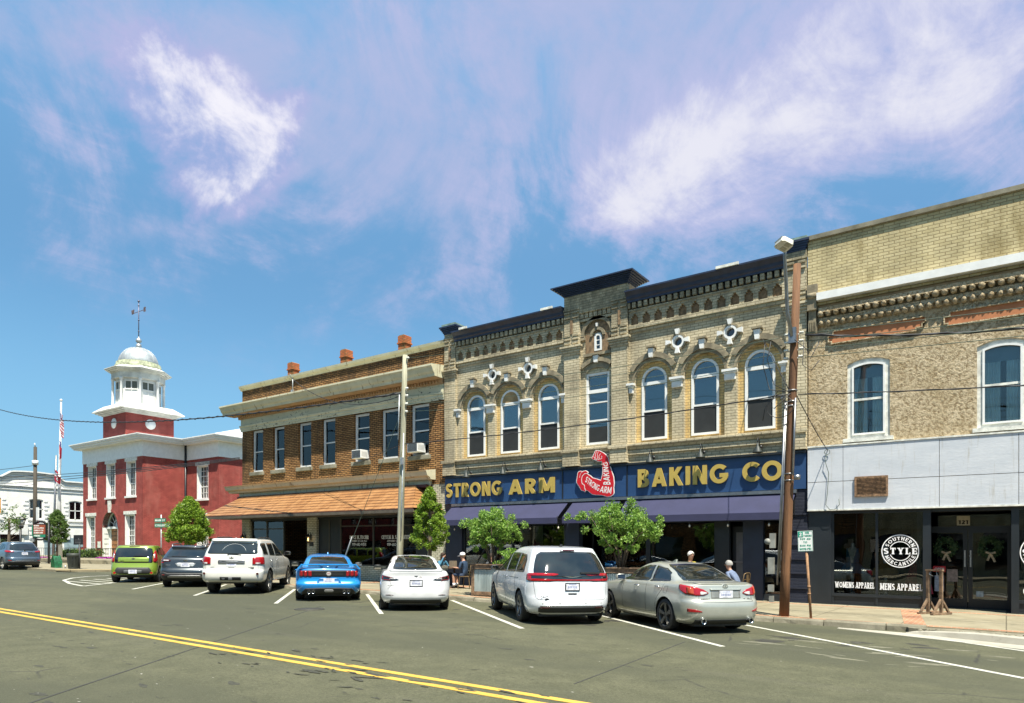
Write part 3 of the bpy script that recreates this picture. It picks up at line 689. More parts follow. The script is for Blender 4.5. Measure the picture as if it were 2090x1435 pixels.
# sign band
sb = MB(True)
sb.box(xl+.02, xr-.0, YF-.10, YF-.001, 3.46, 4.50); o = sb.build('sign_board', M['sign_blue'], B)
mb = MB(True); mb.box(xl, xr+.01, YF-.20, YF-.001, 4.50, 4.56)
for x in (-12.95, -10.40): mb.box(x-.018, x+.018, YF-.125, YF-.10, 3.47, 4.5)
mb.build('sign_frame', plain('dark_metal_trim', (.03, .033, .036), .4, .5), o)
mb = MB(True); mb.box(-18.15, -4.95, YF-.2, YF-.1, 3.34, 3.44); mb.build('awning_rail', M['alu'], o)
mb = MB(True)
def gl(*a, **k): mb = MB(True); lettering(mb, *a, **k); mb.build('gold_lettering', M['gold'], o)
gl('STRONG', -18.47, 3.71, 2.83, .56, YF-.13, .05, t=.215, gap=.15)
gl('ARM', -15.32, 3.71, 2.06, .56, YF-.13, .05, t=.215, gap=.17)
gl('BAKING', -9.98, 3.73, 3.02, .60, YF-.13, .05, t=.215, gap=.15)
gl('C', -6.52, 3.73, .53, .60, YF-.13, .05, t=.215); gl('O', -5.94, 3.73, .59, .60, YF-.13, .05, t=.215); gl('.', -5.33, 3.73, .13, .60, YF-.13, .05, t=.215)
# arm emblem: traced outline of the painted sign panel, standing off the board
def ax(px, py):                                             # zoom pixels -> metres on the sign
    return (-12.98+(px-140)*.001707 if px < 1000 else -11.512+(px-1000)*.00166, 4.5)
def armpt(px, py):
    X = 1160+px/11.04; Yp = 900+py/11.04; t = (X-1045)/1400; D = (YF-.2)/(FY+t*RY); x = D*(FX+t*RX); return (x, 1.62+(1130-Yp)/1400*D+S*x)
AO = [(640, 208), (700, 215), (790, 258), (860, 315), (905, 375), (915, 430), (940, 540), (985, 680), (1025, 810), (1040, 960), (1028, 1060), (1034, 1180), (1010, 1215), (960, 1252), (880, 1268), (820, 1250), (740, 1228), (620, 1225), (540, 1212), (480, 1170), (435, 1128), (400, 1120), (375, 1152), (340, 1135), (290, 1120), (240, 1030), (185, 950), (180, 900), (205, 720), (225, 690), (265, 672), (320, 680), (385, 662), (430, 685), (450, 715), (440, 745), (500, 780), (550, 825), (640, 850), (700, 870), (728, 885), (760, 760), (768, 640), (758, 500), (745, 462), (700, 472), (650, 465), (600, 440), (560, 432), (525, 395), (535, 350), (560, 320), (590, 240), (610, 212)]
cx, cy = 640, 740
def inset(poly, d):
    n = len(poly); r = []
    for k in range(n):
        a, b, c = poly[k-1], poly[k], poly[(k+1) % n]
        n1 = (-(b[1]-a[1]), b[0]-a[0]); n2 = (-(c[1]-b[1]), c[0]-b[0]); L1 = math.hypot(*n1); L2 = math.hypot(*n2)
        m = (n1[0]/L1+n2[0]/L2, n1[1]/L1+n2[1]/L2); L = max(.7, math.hypot(*m)); r.append((b[0]+m[0]/L*d, b[1]+m[1]/L*d))
    return r
mb = MB(True); mb.prism([armpt(*p) for p in AO], YF-.20, YF-.17); arm = mb.build('arm_emblem', M['white'], B)
mb = MB(True); mb.prism([armpt(*p) for p in inset(AO, 13)], YF-.206, YF-.2); mb.build('red_field', plain('sign_red', (.50, .008, .014), .45, var=.06), arm)
mb = MB(True); k = 0
for line, w in (([(640, 225), (615, 300), (605, 380), (640, 420)], 8), ([(680, 235), (655, 300), (655, 390), (680, 420)], 8), ([(735, 290), (705, 310), (690, 350), (700, 410), (720, 415), (760, 390)], 9), ([(570, 350), (595, 385), (590, 420), (640, 430), (700, 425)], 7), ([(740, 345), (765, 350), (745, 375)], 8), ([(330, 690), (290, 720), (265, 770), (255, 830)], 6), ([(430, 735), (365, 740), (320, 790), (300, 860), (305, 930), (318, 975), (345, 975), (365, 1010), (370, 1070), (395, 1120)], 11)):
    k += 1
    for p, q in zip(line, line[1:]):
        dx, dy = q[0]-p[0], q[1]-p[1]; L = math.hypot(dx, dy); ox, oy = -dy/L*w/2, dx/L*w/2
        mb.prism([armpt(p[0]+ox, p[1]+oy), armpt(q[0]+ox, q[1]+oy), armpt(q[0]-ox, q[1]-oy), armpt(p[0]-ox, p[1]-oy)], YF-.209-k*.0002, YF-.206)
def warp_strong(a, b):                                      # lettering along the forearm, curving and growing
    u = a; px = 372+u*600; base = 925+250*math.sin(min(1, u*1.35)*PI/2)*(1-.12*u)+60*u*u-12; hgt = 118+35*u; sl = .25*(1-u)
    return armpt(px+b*hgt*sl+b*18, base-b*hgt)
lettering(mb, 'STRONG', 0, 0, .52, 1, YF-.206, .003, warp=warp_strong, t=.15, thin=.12, gap=.10)
lettering(mb, 'ARM', .555, 0, .43, 1, YF-.206, .003, warp=warp_strong, t=.15, thin=.12, gap=.10)
def warp_baking(a, b):
    w = .5+.5*(1-a); return armpt(872+a*-34-(b-.5)*(90+70*(1-a)) , 985-a*510)
lettering(mb, 'BAKING', 0, 0, 1, 1, YF-.206, .003, warp=warp_baking, t=.16, thin=.13, gap=.12)
mb.build('emblem_lines', M['white'], arm)
# storefront under the awnings
mb = MB(True); D0 = .05
for (a, b) in ((-18.59, -17.75), (-12.88, -12.33), (-6.55, -5.95), (-5.26, -4.69)): mb.box(a, b, YF-.02, YF+.25, -.1, 3.46)
mb.box(-17.75, -4.7, YF, YF+.22, 2.55, 3.46); mb.box(-17.75, -12.88, YF+.02, YF+.2, -.1, .55); mb.box(-12.33, -9.9, YF+.9, YF+1.0, -.1, .55); mb.box(-9.7, -7.4, YF+.02, YF+.2, -.1, .6)
mb.split('storefront_wall', M['navy_flat'], B)
mb = MB(True); mb.box(-5.27, -4.68, YF-.07, YF-.021, -.1, 3.44)
for z in (.55, .98, 1.4, 1.82, 2.25, 2.7): mb.box(-5.29, -4.66, YF-.11, YF-.02, z, z+.05)
mb.build('navy_pier', M['navy_wall'], B)
mb = MB(True)
for x in (-17.7, -15.3, -12.95): mb.box(x-.04, x+.04, YF+.05, YF+.14, .55, 2.55)
for x in (-12.3, -11.1, -9.9): mb.box(x-.03, x+.03, YF+.9, YF+.99, .0, 2.55)
for x in (-9.75, -9.68, -7.42): mb.box(x-.04, x+.04, YF+.05, YF+.14, .55, 2.55)
mb.box(-17.75, -12.88, YF+.04, YF+.15, .55, .62); mb.box(-9.7, -7.4, YF+.04, YF+.15, .6, .67)
mb.split('storefront_mullion', M['charcoal'], B)
for (a, b, y, z0) in ((-17.7, -12.95, YF+.10, .6), (-9.7, -7.42, YF+.10, .65), (-12.3, -9.9, YF+.95, .6)):
    mb = MB(True); mb.box(a, b, y, y+.006, z0, 2.56); mb.build('shop_window_glass', M['shop_glass'], B)
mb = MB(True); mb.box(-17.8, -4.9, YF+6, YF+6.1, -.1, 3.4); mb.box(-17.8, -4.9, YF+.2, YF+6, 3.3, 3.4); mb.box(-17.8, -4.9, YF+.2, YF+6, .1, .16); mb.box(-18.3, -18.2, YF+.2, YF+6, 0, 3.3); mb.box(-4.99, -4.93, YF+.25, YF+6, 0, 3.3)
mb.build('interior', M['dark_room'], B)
mb = MB(True); mb.box(-7.38, -6.98, YF+.02, YF+.2, -.1, 2.55); mb.box(-6.98, -6.02, YF+.35, YF+.42, .05, 2.4); mb.box(-5.95, -5.28, YF+.05, YF+.2, -.1, .35)
d = mb.build('shop_door', M['charcoal'], B)
mb = MB(True); mb.box(-6.86, -6.18, YF+.33, YF+.345, .5, 2.22); mb.build('door_panel', plain('grey_door_panel', (.17, .175, .18), .5, var=.15), d)
mb = MB(True); mb.box(-6.95, -6.05, YF+.27, YF+.30, 1.28, 1.31); mb.build('push_bar', M['alu'], d)
mb = MB(True); mb.box(-5.93, -5.28, YF+.1, YF+.106, .37, 2.5); mb.build('shop_window_glass', M['shop_glass'], B)

# awnings
def awning(x0, x1, yo, label):
    t = thing('awning', label, 'awning', ((x0+x1)/2, YF-.15, 3.34-S*(x0+x1)/2), 'navy awnings over the bakery front')
    mb = MB(True); yi = YF-.12; n = 14
    mb.poly([(x0, yi, 3.34), (x1, yi, 3.34), (x1, yo, 2.76), (x0, yo, 2.76)]); mb.poly([(x0, yi, 3.33), (x0, yo, 2.75), (x1, yo, 2.75), (x1, yi, 3.33)])
    mb.build('canopy', M['awning'], t, recalc=False)
    mb = MB(True); mb.box(x0, x1, yo-.012, yo, 2.55, 2.76); mb.build('valance', M['awning'], t)
    mb = MB(True)
    for x in (x0+.03, x1-.03): mb.bar((x, yi, 3.30), (x, yo, 2.74), .035); mb.bar((x, yi, 2.72), (x, yo, 2.72), .03); mb.bar((x, yi, 2.72), (x, yi, 3.3), .03)
    mb.bar((x0, yo+.02, 2.74), (x1, yo+.02, 2.74), .035); mb.build('awning_frame', M['black'], t)
awning(-18.16, -12.70, 20.32, 'long navy canvas awning under the STRONG ARM lettering')
awning(-12.50, -10.62, 20.32, 'short navy canvas awning under the red arm emblem')
awning(-10.42, -5.00, 20.45, 'long navy canvas awning under the BAKING CO lettering')
# gooseneck lamps
def goose():
    t = thing('gooseneck_lamp', '', 'lamp', (0, 0, 0), 'gooseneck lamps over the navy sign')
    mb = MB(); mb.lathe([(.03, .10), (.035, .02), (.05, 0), (.145, -.17), (.15, -.19), (.14, -.19), (.04, -.02), (.02, .0)], (0, 0, 0), 20); mb.build('lamp_shade', plain('lamp_enamel', (.02, .026, .023), .55, .1), t)
    mb = MB(); pts = [(0, 0, .08), (0, 0, .17), (0, .03, .24), (0, .09, .27), (0, .15, .22), (0, .18, .12), (0, .22, .04), (0, .30, .02)]; mb.tube(pts, .014, 8); mb.lathe([(.05, 0), (.05, .03)], (0, .29, .02), 12, 'y'); mb.build('lamp_arm', M['black'], t)
    return t
def copy_tree(o, parent=None, depth=0):
    c = o.copy(); COL.objects.link(c); c.parent = parent
    if parent: c.matrix_parent_inverse = o.matrix_parent_inverse.copy()
    for ch in [x for x in bpy.data.objects if x.parent == o]: copy_tree(ch, c, depth+1)
    return c
g0 = goose()
for i, (x, z, lb) in enumerate(((-17.2, 4.68, 'black gooseneck lamp over the letters ST'), (-15.41, 4.70, 'black gooseneck lamp over the letter G of STRONG'), (-13.7, 4.73, 'black gooseneck lamp over the letters RM of ARM'), (-9.44, 4.73, 'black gooseneck lamp over the letters BA of BAKING'), (-7.74, 4.77, 'black gooseneck lamp over the letters NG of BAKING'), (-5.99, 4.80, 'black gooseneck lamp over the letters CO'))):
    o = g0 if i == 0 else copy_tree(g0); o['label'] = lb; o.location = (x, YF-.42, z-S*x-.05)
# string of small bulbs under the awnings
for i in range(11):
    x = -17.6+i*1.2; t = thing('hanging_bulb', '', 'light bulb', (x, 20.55, 2.45-S*x), 'bare bulbs hanging under the awnings')
    t['label'] = 'small bare bulb hanging in the row under the navy awnings'
    mb = MB(); mb.lathe([(.004, .2), (.006, .06), (.018, .05), (.02, .0)], (x, 20.55, 2.45-S*x), 8); mb.build('socket', M['black'], t)
    mb = MB(); mb.lathe([(.01, 0), (.028, -.03), (.03, -.05), (.02, -.08), (.004, -.09)], (x, 20.55, 2.45-S*x), 10); mb.build('bulb', plain('bulb_glass', (.6, .55, .45), .1), t) if i == 0 else mb.build('bulb', bpy.data.materials['bulb_glass'], t)
# ------------------------------------------------------------ brown brick building
BR = thing('law_office_building', 'brown brick two storey building with cream cornices and an orange tiled skirt roof', 'building', (-25.8, YF, .35))
bl, br = -32.95, -18.63
WN7 = [(-31.6, .49), (-29.8, .47), (-27.72, .49), (-25.95, .48), (-23.67, .52), (-21.87, .53), (-20.07, .53)]
mb = MB(True)
wall(mb, bl, br, 4.3, 10.0, YF, [(c, h, 5.56, 7.74, 0) for c, h in WN7], .2)
mb.box(bl, bl+.25, YF+.01, 42, 0, 9.95); mb.box(br-.25, br, YF+.01, 42, 0, 9.95); mb.box(bl+.3, br-.3, YF+.5, 42, 9.0, 9.2); mb.box(bl+.25, br-.25, YF+.2, YF+.4, 8.6, 9.97)
mb.build('wall', M['brown_brick'], BR)
mb = MB(True); mb.sweepx([(YF+.3, 9.93), (YF-.02, 9.93), (YF-.04, 9.98), (YF-.13, 10.06), (YF-.15, 10.16), (YF+.3, 10.16)], bl-.12, br); mb.build('coping', M['cream'], BR)
mb = MB(True); mb.sweepx([(YF-.001, 8.60), (YF-.64, 8.60), (YF-.66, 8.70), (YF-.74, 8.78), (YF-.80, 8.92), (YF-.86, 8.98), (YF-.86, 9.05), (YF-.001, 9.16)], bl-.8, br-.02); mb.build('main_cornice', M['cream'], BR)
mb = MB(True); mb.box(bl-.72, br-.04, YF-.60, YF-.002, 8.575, 8.598); mb.sweepx([(YF-.002, 8.40), (YF-.12, 8.40), (YF-.16, 8.573), (YF-.002, 8.573)], bl-.18, br-.05)
n = 84
for k in range(n): x = bl+(br-bl-.2)*k/n; mb.box(x, x+.085, YF-.22, YF-.15, 8.44, 8.56)
mb.build('dentil_course', M['soffit'], BR)
mb = MB(True); mb.box(bl-.05, br-.06, YF-.06, YF-.002, 8.08, 8.40); mb.sweepx([(YF-.002, 7.76), (YF-.05, 7.76), (YF-.05, 7.85), (YF-.08, 7.86), (YF-.08, 7.96), (YF-.12, 7.98), (YF-.14, 8.06), (YF-.002, 8.078)], bl-.08, br-.06); mb.build('frieze', M['peeling'], BR)
mb = MB(True); mb.sweepx([(YF-.001, 4.50), (YF-.30, 4.50), (YF-.34, 4.58), (YF-.50, 4.64), (YF-.56, 4.78), (YF-.62, 4.84), (YF-.001, 4.93)], bl-.75, br-.55)
mb.box(bl-.1, br-.75, YF-.12, YF-.002, 4.25, 4.5); mb.build('lower_cornice', M['cream'], BR)
for i, (c, h) in enumerate(WN7):
    rails = ((6.60, 6.65),) if i not in (4, 6) else ((7.08, 7.12), (6.60, 6.65))
    cur = [('curtain', .02, .30, 6.65, 7.62), ('curtain', .42, .98, 5.68, 7.62)] if i in (1, 5) else [('curtain', .05, .97, 6.62, 7.62)] if i in (2, 3, 4) else [('blind', 0, 1, 6.65, 7.62)] if i == 0 else [('curtain', .1, .9, 6.3, 7.62)]
    w = window(BR, c, h, 5.56, 7.74, YF+.12, 0, .10, 'cream_trim' if 'cream_trim' in M else 'white_trim', rails=rails, curtain=cur, depth=.08, glass='glass')
    mb = MB(True); mb.box(c-h-.1, c+h+.1, YF-.10, YF+.12, 5.38, 5.56); mb.build('window_sill', M['stone'] if 'stone' in M else M['kerb'], w, bevel=.015)
def ac_unit(x, z, lb):
    t = thing('air_conditioner', lb, 'air conditioner', (x, YF-.1, z-S*x), 'window air conditioners')
    mb = MB(True); mb.box(x-.30, x+.30, YF-.38, YF+.13, z, z+.38); mb.build('casing', M['white_trim'], t, bevel=.01)
    mb = MB(True)
    mb.box(x-.27, x+.27, YF-.385, YF-.38, z+.03, z+.35); o = mb.build('grille', plain('ac_grille', (.05, .05, .045), .7, var=.5, scale=30), t)
    mb = MB(True)
    for k in range(9): mb.box(x-.27, x+.27, YF-.392, YF-.386, z+.05+k*.034, z+.058+k*.034)
    for k in range(7): mb.box(x-.303, x-.30, YF-.33+k*.05, YF-.31+k*.05, z+.08, z+.30); mb.box(x+.30, x+.303, YF-.33+k*.05, YF-.31+k*.05, z+.08, z+.30)
    mb.build('louvre', M['steel'], o)
ac_unit(-23.6, 5.66, 'white air conditioner in the third window from the right of the brown building'); ac_unit(-20.15, 5.68, 'white air conditioner in the rightmost window of the brown building')
for x, lb in ((-29.95, 'left'), (-25.85, 'middle'), (-21.95, 'right')):
    t = thing('chimney', 'orange brick chimney on the brown roof, ' + {'left': 'leftmost of the three', 'middle': 'middle one of the three', 'right': 'nearest the bakery, rightmost of three'}[lb], 'chimney', (x, 22.4, 9.9-S*x), 'chimneys along the brown roof')
    mb = MB(True); mb.box(x-.21, x+.21, 22.0, 22.4, 9.2, 10.80); mb.box(x-.25, x+.25, 21.96, 22.44, 10.80, 10.87); mb.box(x-.22, x+.22, 21.99, 22.41, 10.87, 11.16); mb.build('stack', M['chimney_brick'], t)
    mb = MB(True); mb.prism([(x-.2, 11.16), (x+.2, 11.16), (x+.14, 11.2), (x-.14, 11.2)], 22.0, 22.4); mb.build('mortar_cap', M['kerb'], t)
# tiled skirt roof
t = thing('tiled_skirt_roof', 'orange shingled skirt roof over the law office shopfront', 'roof', (-26, YF-.1, 3.4-S*-26))
mb = MB(True); r = 8; x0, x1 = -33.75, -18.75; yo, zo, yi, zi = 19.42, 3.22, 20.95, 4.30
for k in range(r):
    a, b = k/r, (k+1)/r; za, zb = zo+(zi-zo)*a, zo+(zi-zo)*b; ya, yb = yo+(yi-yo)*a, yo+(yi-yo)*b; la, lb_ = x0+.0*a, x0+.0*b
    n = 60
    for j in range(n):
        u0, u1 = j/n, (j+1)/n; hl, hr = 1.3*a, 1.3*b
        xa0, xa1 = x0+hl+(x1-hl-(x0+hl))*u0, x0+hl+(x1-hl-(x0+hl))*u1; xb0, xb1 = x0+hr+(x1-hr-(x0+hr))*u0, x0+hr+(x1-hr-(x0+hr))*u1
        e = random.uniform(.012, .034)
        mb.poly([(xa0, ya-.012, za+e), (xa1, ya-.012, za+e), (xb1, yb, zb+.004), (xb0, yb, zb+.004)]); mb.poly([(xa0, ya-.012, za-.02), (xa1, ya-.012, za-.02), (xa1, ya-.012, za+e), (xa0, ya-.012, za+e)])
    for sx, s in ((x0, 1), (x1, -1)):
        mb.poly([(sx+s*1.3*a, ya, za+.02), (sx+s*1.3*a, YF, za+.02), (sx+s*1.3*b, YF, zb), (sx+s*1.3*b, yb, zb)])
mb.build('shingles', M['tile'], t, recalc=False)
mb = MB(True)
for k in range(r): a = k/r; za, ya = zo+(zi-zo)*a, yo+(yi-yo)*a; mb.box(x0+1.3*a, x1-1.3*a, ya-.016, ya-.0125, za-.028, za+.006)  # dark strips coloured as the shade under each shingle course
mb.build('shadow_line', plain('shadow_line_brown', (.10, .03, .018), .8), t)
mb = MB(True); mb.box(x0-.02, x1+.02, yo-.03, yo+.03, 3.06, 3.18); mb.box(x0, x1, yo+.03, YF, 3.10, 3.14); mb.build('gutter', plain('brown_gutter', (.085, .07, .05), .6), t)
mb = MB(True); mb.box(bl, br-.8, YF-.30, YF-.13, 4.18, 4.3); mb.box(bl, br-.7, YF-.05, YF-.003, 3.14, 4.3); mb.split('maroon_fascia', plain('maroon_wood', (.07, .02, .015), .6), t)
# shopfront
mb = MB(True)
mb.box(bl, -32.27, YF-.02, YF+.4, -.1, 3.3); mb.box(-27.5, -26.8, YF-.03, YF+.4, -.1, 3.3); mb.box(-19.6, br, YF-.03, YF+.3, -.1, 4.3)
mb.box(-26.8, -19.6, YF-.01, YF+.25, -.1, .84); mb.box(-29.0, -27.5, YF+.3, YF+.5, -.1, .5); mb.box(-32.27, -29.5, YF+.0, YF+.2, -.1, .7)
mb.split('cream_brick_pier', M['cream_brick'], BR)
mb = MB(True); mb.box(-32.3, -19.5, YF+.05, YF+.4, 3.0, 3.4); mb.box(-26.8, -25.2, YF+.10, YF+.2, .84, 3.1); mb.box(-20.3, -19.6, YF+.0, YF+.2, .84, 3.1); mb.box(-27.5, -27.0, YF+1.4, YF+1.5, 0, 3.1)
mb.box(-32.3, -19.2, YF+5, YF+5.1, 0, 3.4); mb.box(-32.3, -19.2, YF+.4, YF+5, .2, .25); mb.split('shopfront_panel', M['charcoal'], BR)
mb = MB(True)
for x in (-32.2, -30.9, -29.5, -26.0, -25.2, -23.0, -20.3): mb.box(x-.04, x+.04, YF+.08, YF+.16, .7, 3.0)
mb.box(-32.2, -29.5, YF+.09, YF+.15, 2.56, 2.62); mb.box(-25.2, -20.3, YF+.09, YF+.15, 2.62, 2.68); mb.box(-25.2, -20.3, YF+.09, YF+.15, .84, .9)
mb.split('shopfront_mullion', plain('bronze_mullion', (.07, .065, .05), .45, .4), BR)
for a, b in ((-32.2, -29.5), (-25.2, -20.3)):
    mb = MB(True); mb.box(a, b, YF+.12, YF+.126, .72, 3.0); g = mb.build('shop_window_glass', M['shop_glass'], BR)
    if a == -25.2:
        mb = MB(True); yy = YF+.118
        lettering(mb, 'JOYCE W. FISCHER', -24.62, 2.05, 1.28, .17, yy, .002, t=.24, thin=.15, serif=True, gap=.08); lettering(mb, 'ATTORNEY AT LAW, PLLC', -24.55, 1.93, 1.12, .07, yy, .002, t=.2, thin=.12, serif=True); lettering(mb, '919-603-9454', -24.42, 1.74, .92, .14, yy, .002, t=.24, thin=.14, serif=True)
        lettering(mb, 'CRYSTAL D. SATTERWHITE', -22.5, 2.05, 1.75, .17, yy, .002, t=.24, thin=.15, serif=True, gap=.08); lettering(mb, 'ATTORNEY AT LAW', -22.15, 1.93, .95, .07, yy, .002, t=.2, thin=.12, serif=True); lettering(mb, '919-603-1555', -22.15, 1.74, .92, .14, yy, .002, t=.24, thin=.14, serif=True)
        mb.build('window_lettering', plain('cream_vinyl', (.6, .6, .52), .6), g)
# lattice railing in the entry recess
mb = MB(True); mb.box(-28.9, -27.55, YF-.0, YF+.04, .95, 1.0); mb.box(-28.9, -27.55, YF, YF+.04, .25, .3)
for x in (-28.9, -28.25, -27.6): mb.box(x, x+.05, YF, YF+.04, .25, 1.0)
for x in (-28.85, -28.2):
    for (a, b, c, d) in ((0, .3, .6, .95), (0, .95, .6, .3), (0, .62, .3, .95), (.3, .3, .6, .62)): mb.bar((x+a, YF+.02, b), (x+c, YF+.02, d), .03)
o = tag(mb.build('lattice_railing', M['charcoal'], None, org=(-28.2, YF, .5)), 'dark lattice railing in the recessed entry beside the cream brick pillar', 'railing')
def wall_lantern(x, z, lb):
    t = thing('wall_lantern', lb, 'lantern', (x, YF-.15, z-S*x), 'wall lanterns on the cream brick pillars')
    mb = MB(True); c = (x, YF-.2, z)
    mb.lathe([(.02, .24), (.05, .21), (.03, .19), (.11, .12), (.13, .10), (.12, .09)], c, 6, smooth=False); mb.lathe([(.06, -.19), (.08, -.17), (.03, -.22), (.01, -.25)], c, 6); mb.tube([(x, YF-.02, z+.05), (x, YF-.08, z+.30), (x, YF-.2, z+.34), (x, YF-.2, z+.23)], .012); mb.box(x-.05, x+.05, YF-.05, YF-.03, z-.08, z+.2)
    for k in range(6): a = PI/3*k; mb.bar((x+.11*math.cos(a), YF-.2+.11*math.sin(a), z+.1), (x+.07*math.cos(a), YF-.2+.07*math.sin(a), z-.18), .012)
    mb.build('lantern_frame', M['black'], t)
    mb = MB(True); mb.lathe([(.09, .09), (.055, -.16)], c, 6, smooth=False); mb.build('lantern_glass', thin_glass('lantern_glass', (.9, .85, .7), 1.5, .05), t)
    mb = MB(True); mb.lathe([(.012, -.12), (.03, -.03), (.01, .05)], c, 8); m = bpy.data.materials.new('lit_bulb'); m.use_nodes = True; m.node_tree.nodes['Principled BSDF'].inputs['Emission Color'].default_value = (1, .62, .25, 1); m.node_tree.nodes['Principled BSDF'].inputs['Emission Strength'].default_value = 3; mb.build('bulb', m, t)
wall_lantern(-32.62, 2.10, 'lit black lantern on the left cream brick pillar'); wall_lantern(-27.2, 2.08, 'lit black lantern on the middle cream brick pillar above a plaque')
mb = MB(True); mb.box(-27.32, -27.02, YF-.05, YF-.031, 1.72, 2.02-.1); tag(mb.build('plaque', M['charcoal'], None, org=(-27.17, YF, 1.8)), 'small dark square plaque below the lantern on the middle pillar', 'plaque')
# service mast on the brown parapet
mb = MB(True); mb.tube([(-28.55, YF-.08, 9.2), (-28.55, YF-.08, 10.15)], .025); mb.tube([(-28.55, YF-.08, 10.12), (-28.7, YF-.16, 10.2), (-28.95, YF-.2, 10.05), (-29.1, YF-.2, 9.85)], .012); mb.box(-28.62, -28.48, YF-.14, YF-.04, 9.28, 9.42)
tag(mb.build('service_mast', M['steel'], None, org=(-28.5, YF, 9.5)), 'small metal service mast with wires on the brown parapet', 'electrical mast')

# ------------------------------------------------------------ beige stucco building
BG = thing('boutique_building', 'beige stucco and ochre brick building with a white panel band above the clothes shop', 'building', (-1, YF, .1))
x0, x1 = -4.66, 3.2
mb = MB(True); wall(mb, x0, x1, 8.7, 10.6, YF-.10, [], .1); mb.box(x0+.01, x1, YF-.09, YF+.2, 8.7, 10.6); mb.box(x0, x0+.2, YF+.2, 40, 0, 10.5); mb.box(x1-.2, x1, YF+.2, 40, 0, 10.5); mb.box(x0+.3, x1-.3, YF+.5, 40, 9.2, 9.3); mb.build('parapet', M['beige_brick'], BG)
mb = MB(True); mb.box(x0, x1+.05, YF-.18, YF+.25, 10.6, 10.72); mb.build('coping', M['kerb'], BG)
mb = MB(True); mb.sweepx([(YF-.05, 8.78), (YF-.32, 8.78), (YF-.32, 8.99), (YF-.05, 9.02)], -4.38, x1); mb.build('metal_gutter', M['white'], BG)
mb = MB(True)                                               # grid-displaced rough stucco
ops = [(-3.105, .53, 4.80, 7.02, .13), (-.08, .53, 4.80, 7.02, .13)]
wall(mb, x0, x1, 4.62, 8.75, YF-.02, ops, .14)
mb.build('stucco_wall', M['stucco'], BG)
def lump(mb, x, y, z, sx, sy, sz, n=8):
    r = []
    for k in range(5):
        a = -PI/2+PI*k/4; r.append((max(.02, math.cos(a))*sx*random.uniform(.9, 1.1), z+math.sin(a)*sz))
    c0 = len(mb.v); mb.lathe(r, (x, y, 0), n)
    for i in range(c0, len(mb.v)): mb.v[i].y = y+(mb.v[i].y-y)*sy/sx
random.seed(5)
mb = MB(True)
for (z, d, st, wd) in ((8.42, .24, .20, .088), (8.16, .13, .19, .085)):
    mb.box(-4.35, x1, YF-d*.95, YF-.021, z+.03, z+.15)
    k = -4.3
    while k < x1: lump(mb, k, YF-d*.62, z+.0, wd, .11, .10); k += st
mb.box(-4.4, x1, YF-.06, YF-.021, 8.1, 8.2)
mb.build('corbel_table', M['stucco'], BG)
mb = MB(True); mb.box(-4.38, x1, YF-.05, YF-.022, 8.55, 8.76); mb.build('band', M['soffit'], BG)
mb = MB(True)
def stepped(xa, xb): return [(xa, 7.62), (xa+.08, 7.62), (xa+.08, 7.56), (xa+.22, 7.56), (xb-.22, 7.56), (xb-.22, 7.64), (xb-.08, 7.64), (xb-.08, 7.72), (xb, 7.72), (xb, 7.88), (xa+.12, 7.88), (xa+.12, 7.76), (xa, 7.76)]
for (xa, xb) in ((-4.1, -1.75), (-1.3, 1.2)): mb.prism(stepped(xa, xb), YF-.035, YF-.0)
mb.split('terracotta_panel', M['terracotta'], BG)
mb = MB(True)
for (xa, xb) in ((-4.1, -1.75), (-1.3, 1.2)):
    p = stepped(xa, xb); q = [(a+(-.03 if a < (xa+xb)/2 else .03), b+(.03 if b > 7.7 else -.03)) for a, b in p]
    mb.prism(q, YF-.085, YF-.03, [p[::-1]])
mb.split('panel_surround', M['stucco'], BG)
for i, (c, hw) in enumerate(((-3.105, .53), (-.08, .53))):
    w = window(BG, c, .53, 4.80, 7.02, YF+.02, .13, .12, 'old_white', rails=((5.86, 5.92),), curtain=[('blind', 0, 1, 6.5, 6.95), ('curtain', .05, .45, 4.9, 6.5), ('curtain', .6, .95, 4.9, 6.5)], depth=.08, glass='glass')
    mb = MB(True); fr = outline(c, .415, 4.9, 6.9, .08); mb.prism(fr, YF-.01, YF+.02, [outline(c, .365, 4.95, 6.85, .07)[::-1]]); mb.build('sash', M['white'], w)
    mb = MB(True); mb.box(c-.62, c+.62, YF-.14, YF+.06, 4.70, 4.80); mb.build('window_sill', M['old_white'], w)
mb = MB(True)                                               # scrolled bracket between the two buildings
mb.box(-4.64, -4.40, YF-.26, YF-.02, 8.55, 8.95); mb.box(-4.62, -4.42, YF-.18, YF-.02, 8.2, 8.55); mb.lathe([(.09, -.11), (.09, .11)], (-4.52, YF-.24, 8.95), 12, 'x'); mb.box(-4.66, -4.38, YF-.2, YF-.02, 9.03, 9.3)
for k in range(5): mb.box(-4.62+k*.045, -4.60+k*.045, YF-.2, YF-.18, 7.95, 8.25)
mb.box(-4.64, -4.40, YF-.16, YF-.02, 7.9, 8.2)
mb.build('scroll_bracket', M['dark_tan'], BG)
pan = thing('white_panel_band', 'flaking white panel band with a rusty louvre above the clothes shop', 'facade panels', (-1, YF-.15, 3.7))
mb = MB(True); xs = [x0, -3.72, -1.42, .25, 1.9, x1]
for a, b in zip(xs, xs[1:]):
    for z0, z1 in ((2.84, 3.62), (3.63, 4.62)): mb.box(a+.006, b-.006, YF-.15+random.uniform(0, .006), YF-.03, z0, z1-.005)
mb.build('panel', M['white_panel'], pan)
mb = MB(True); mb.box(x0, x1, YF-.10, YF-.02, 2.84, 4.6); mb.build('joint_backing', M['niche'], pan)
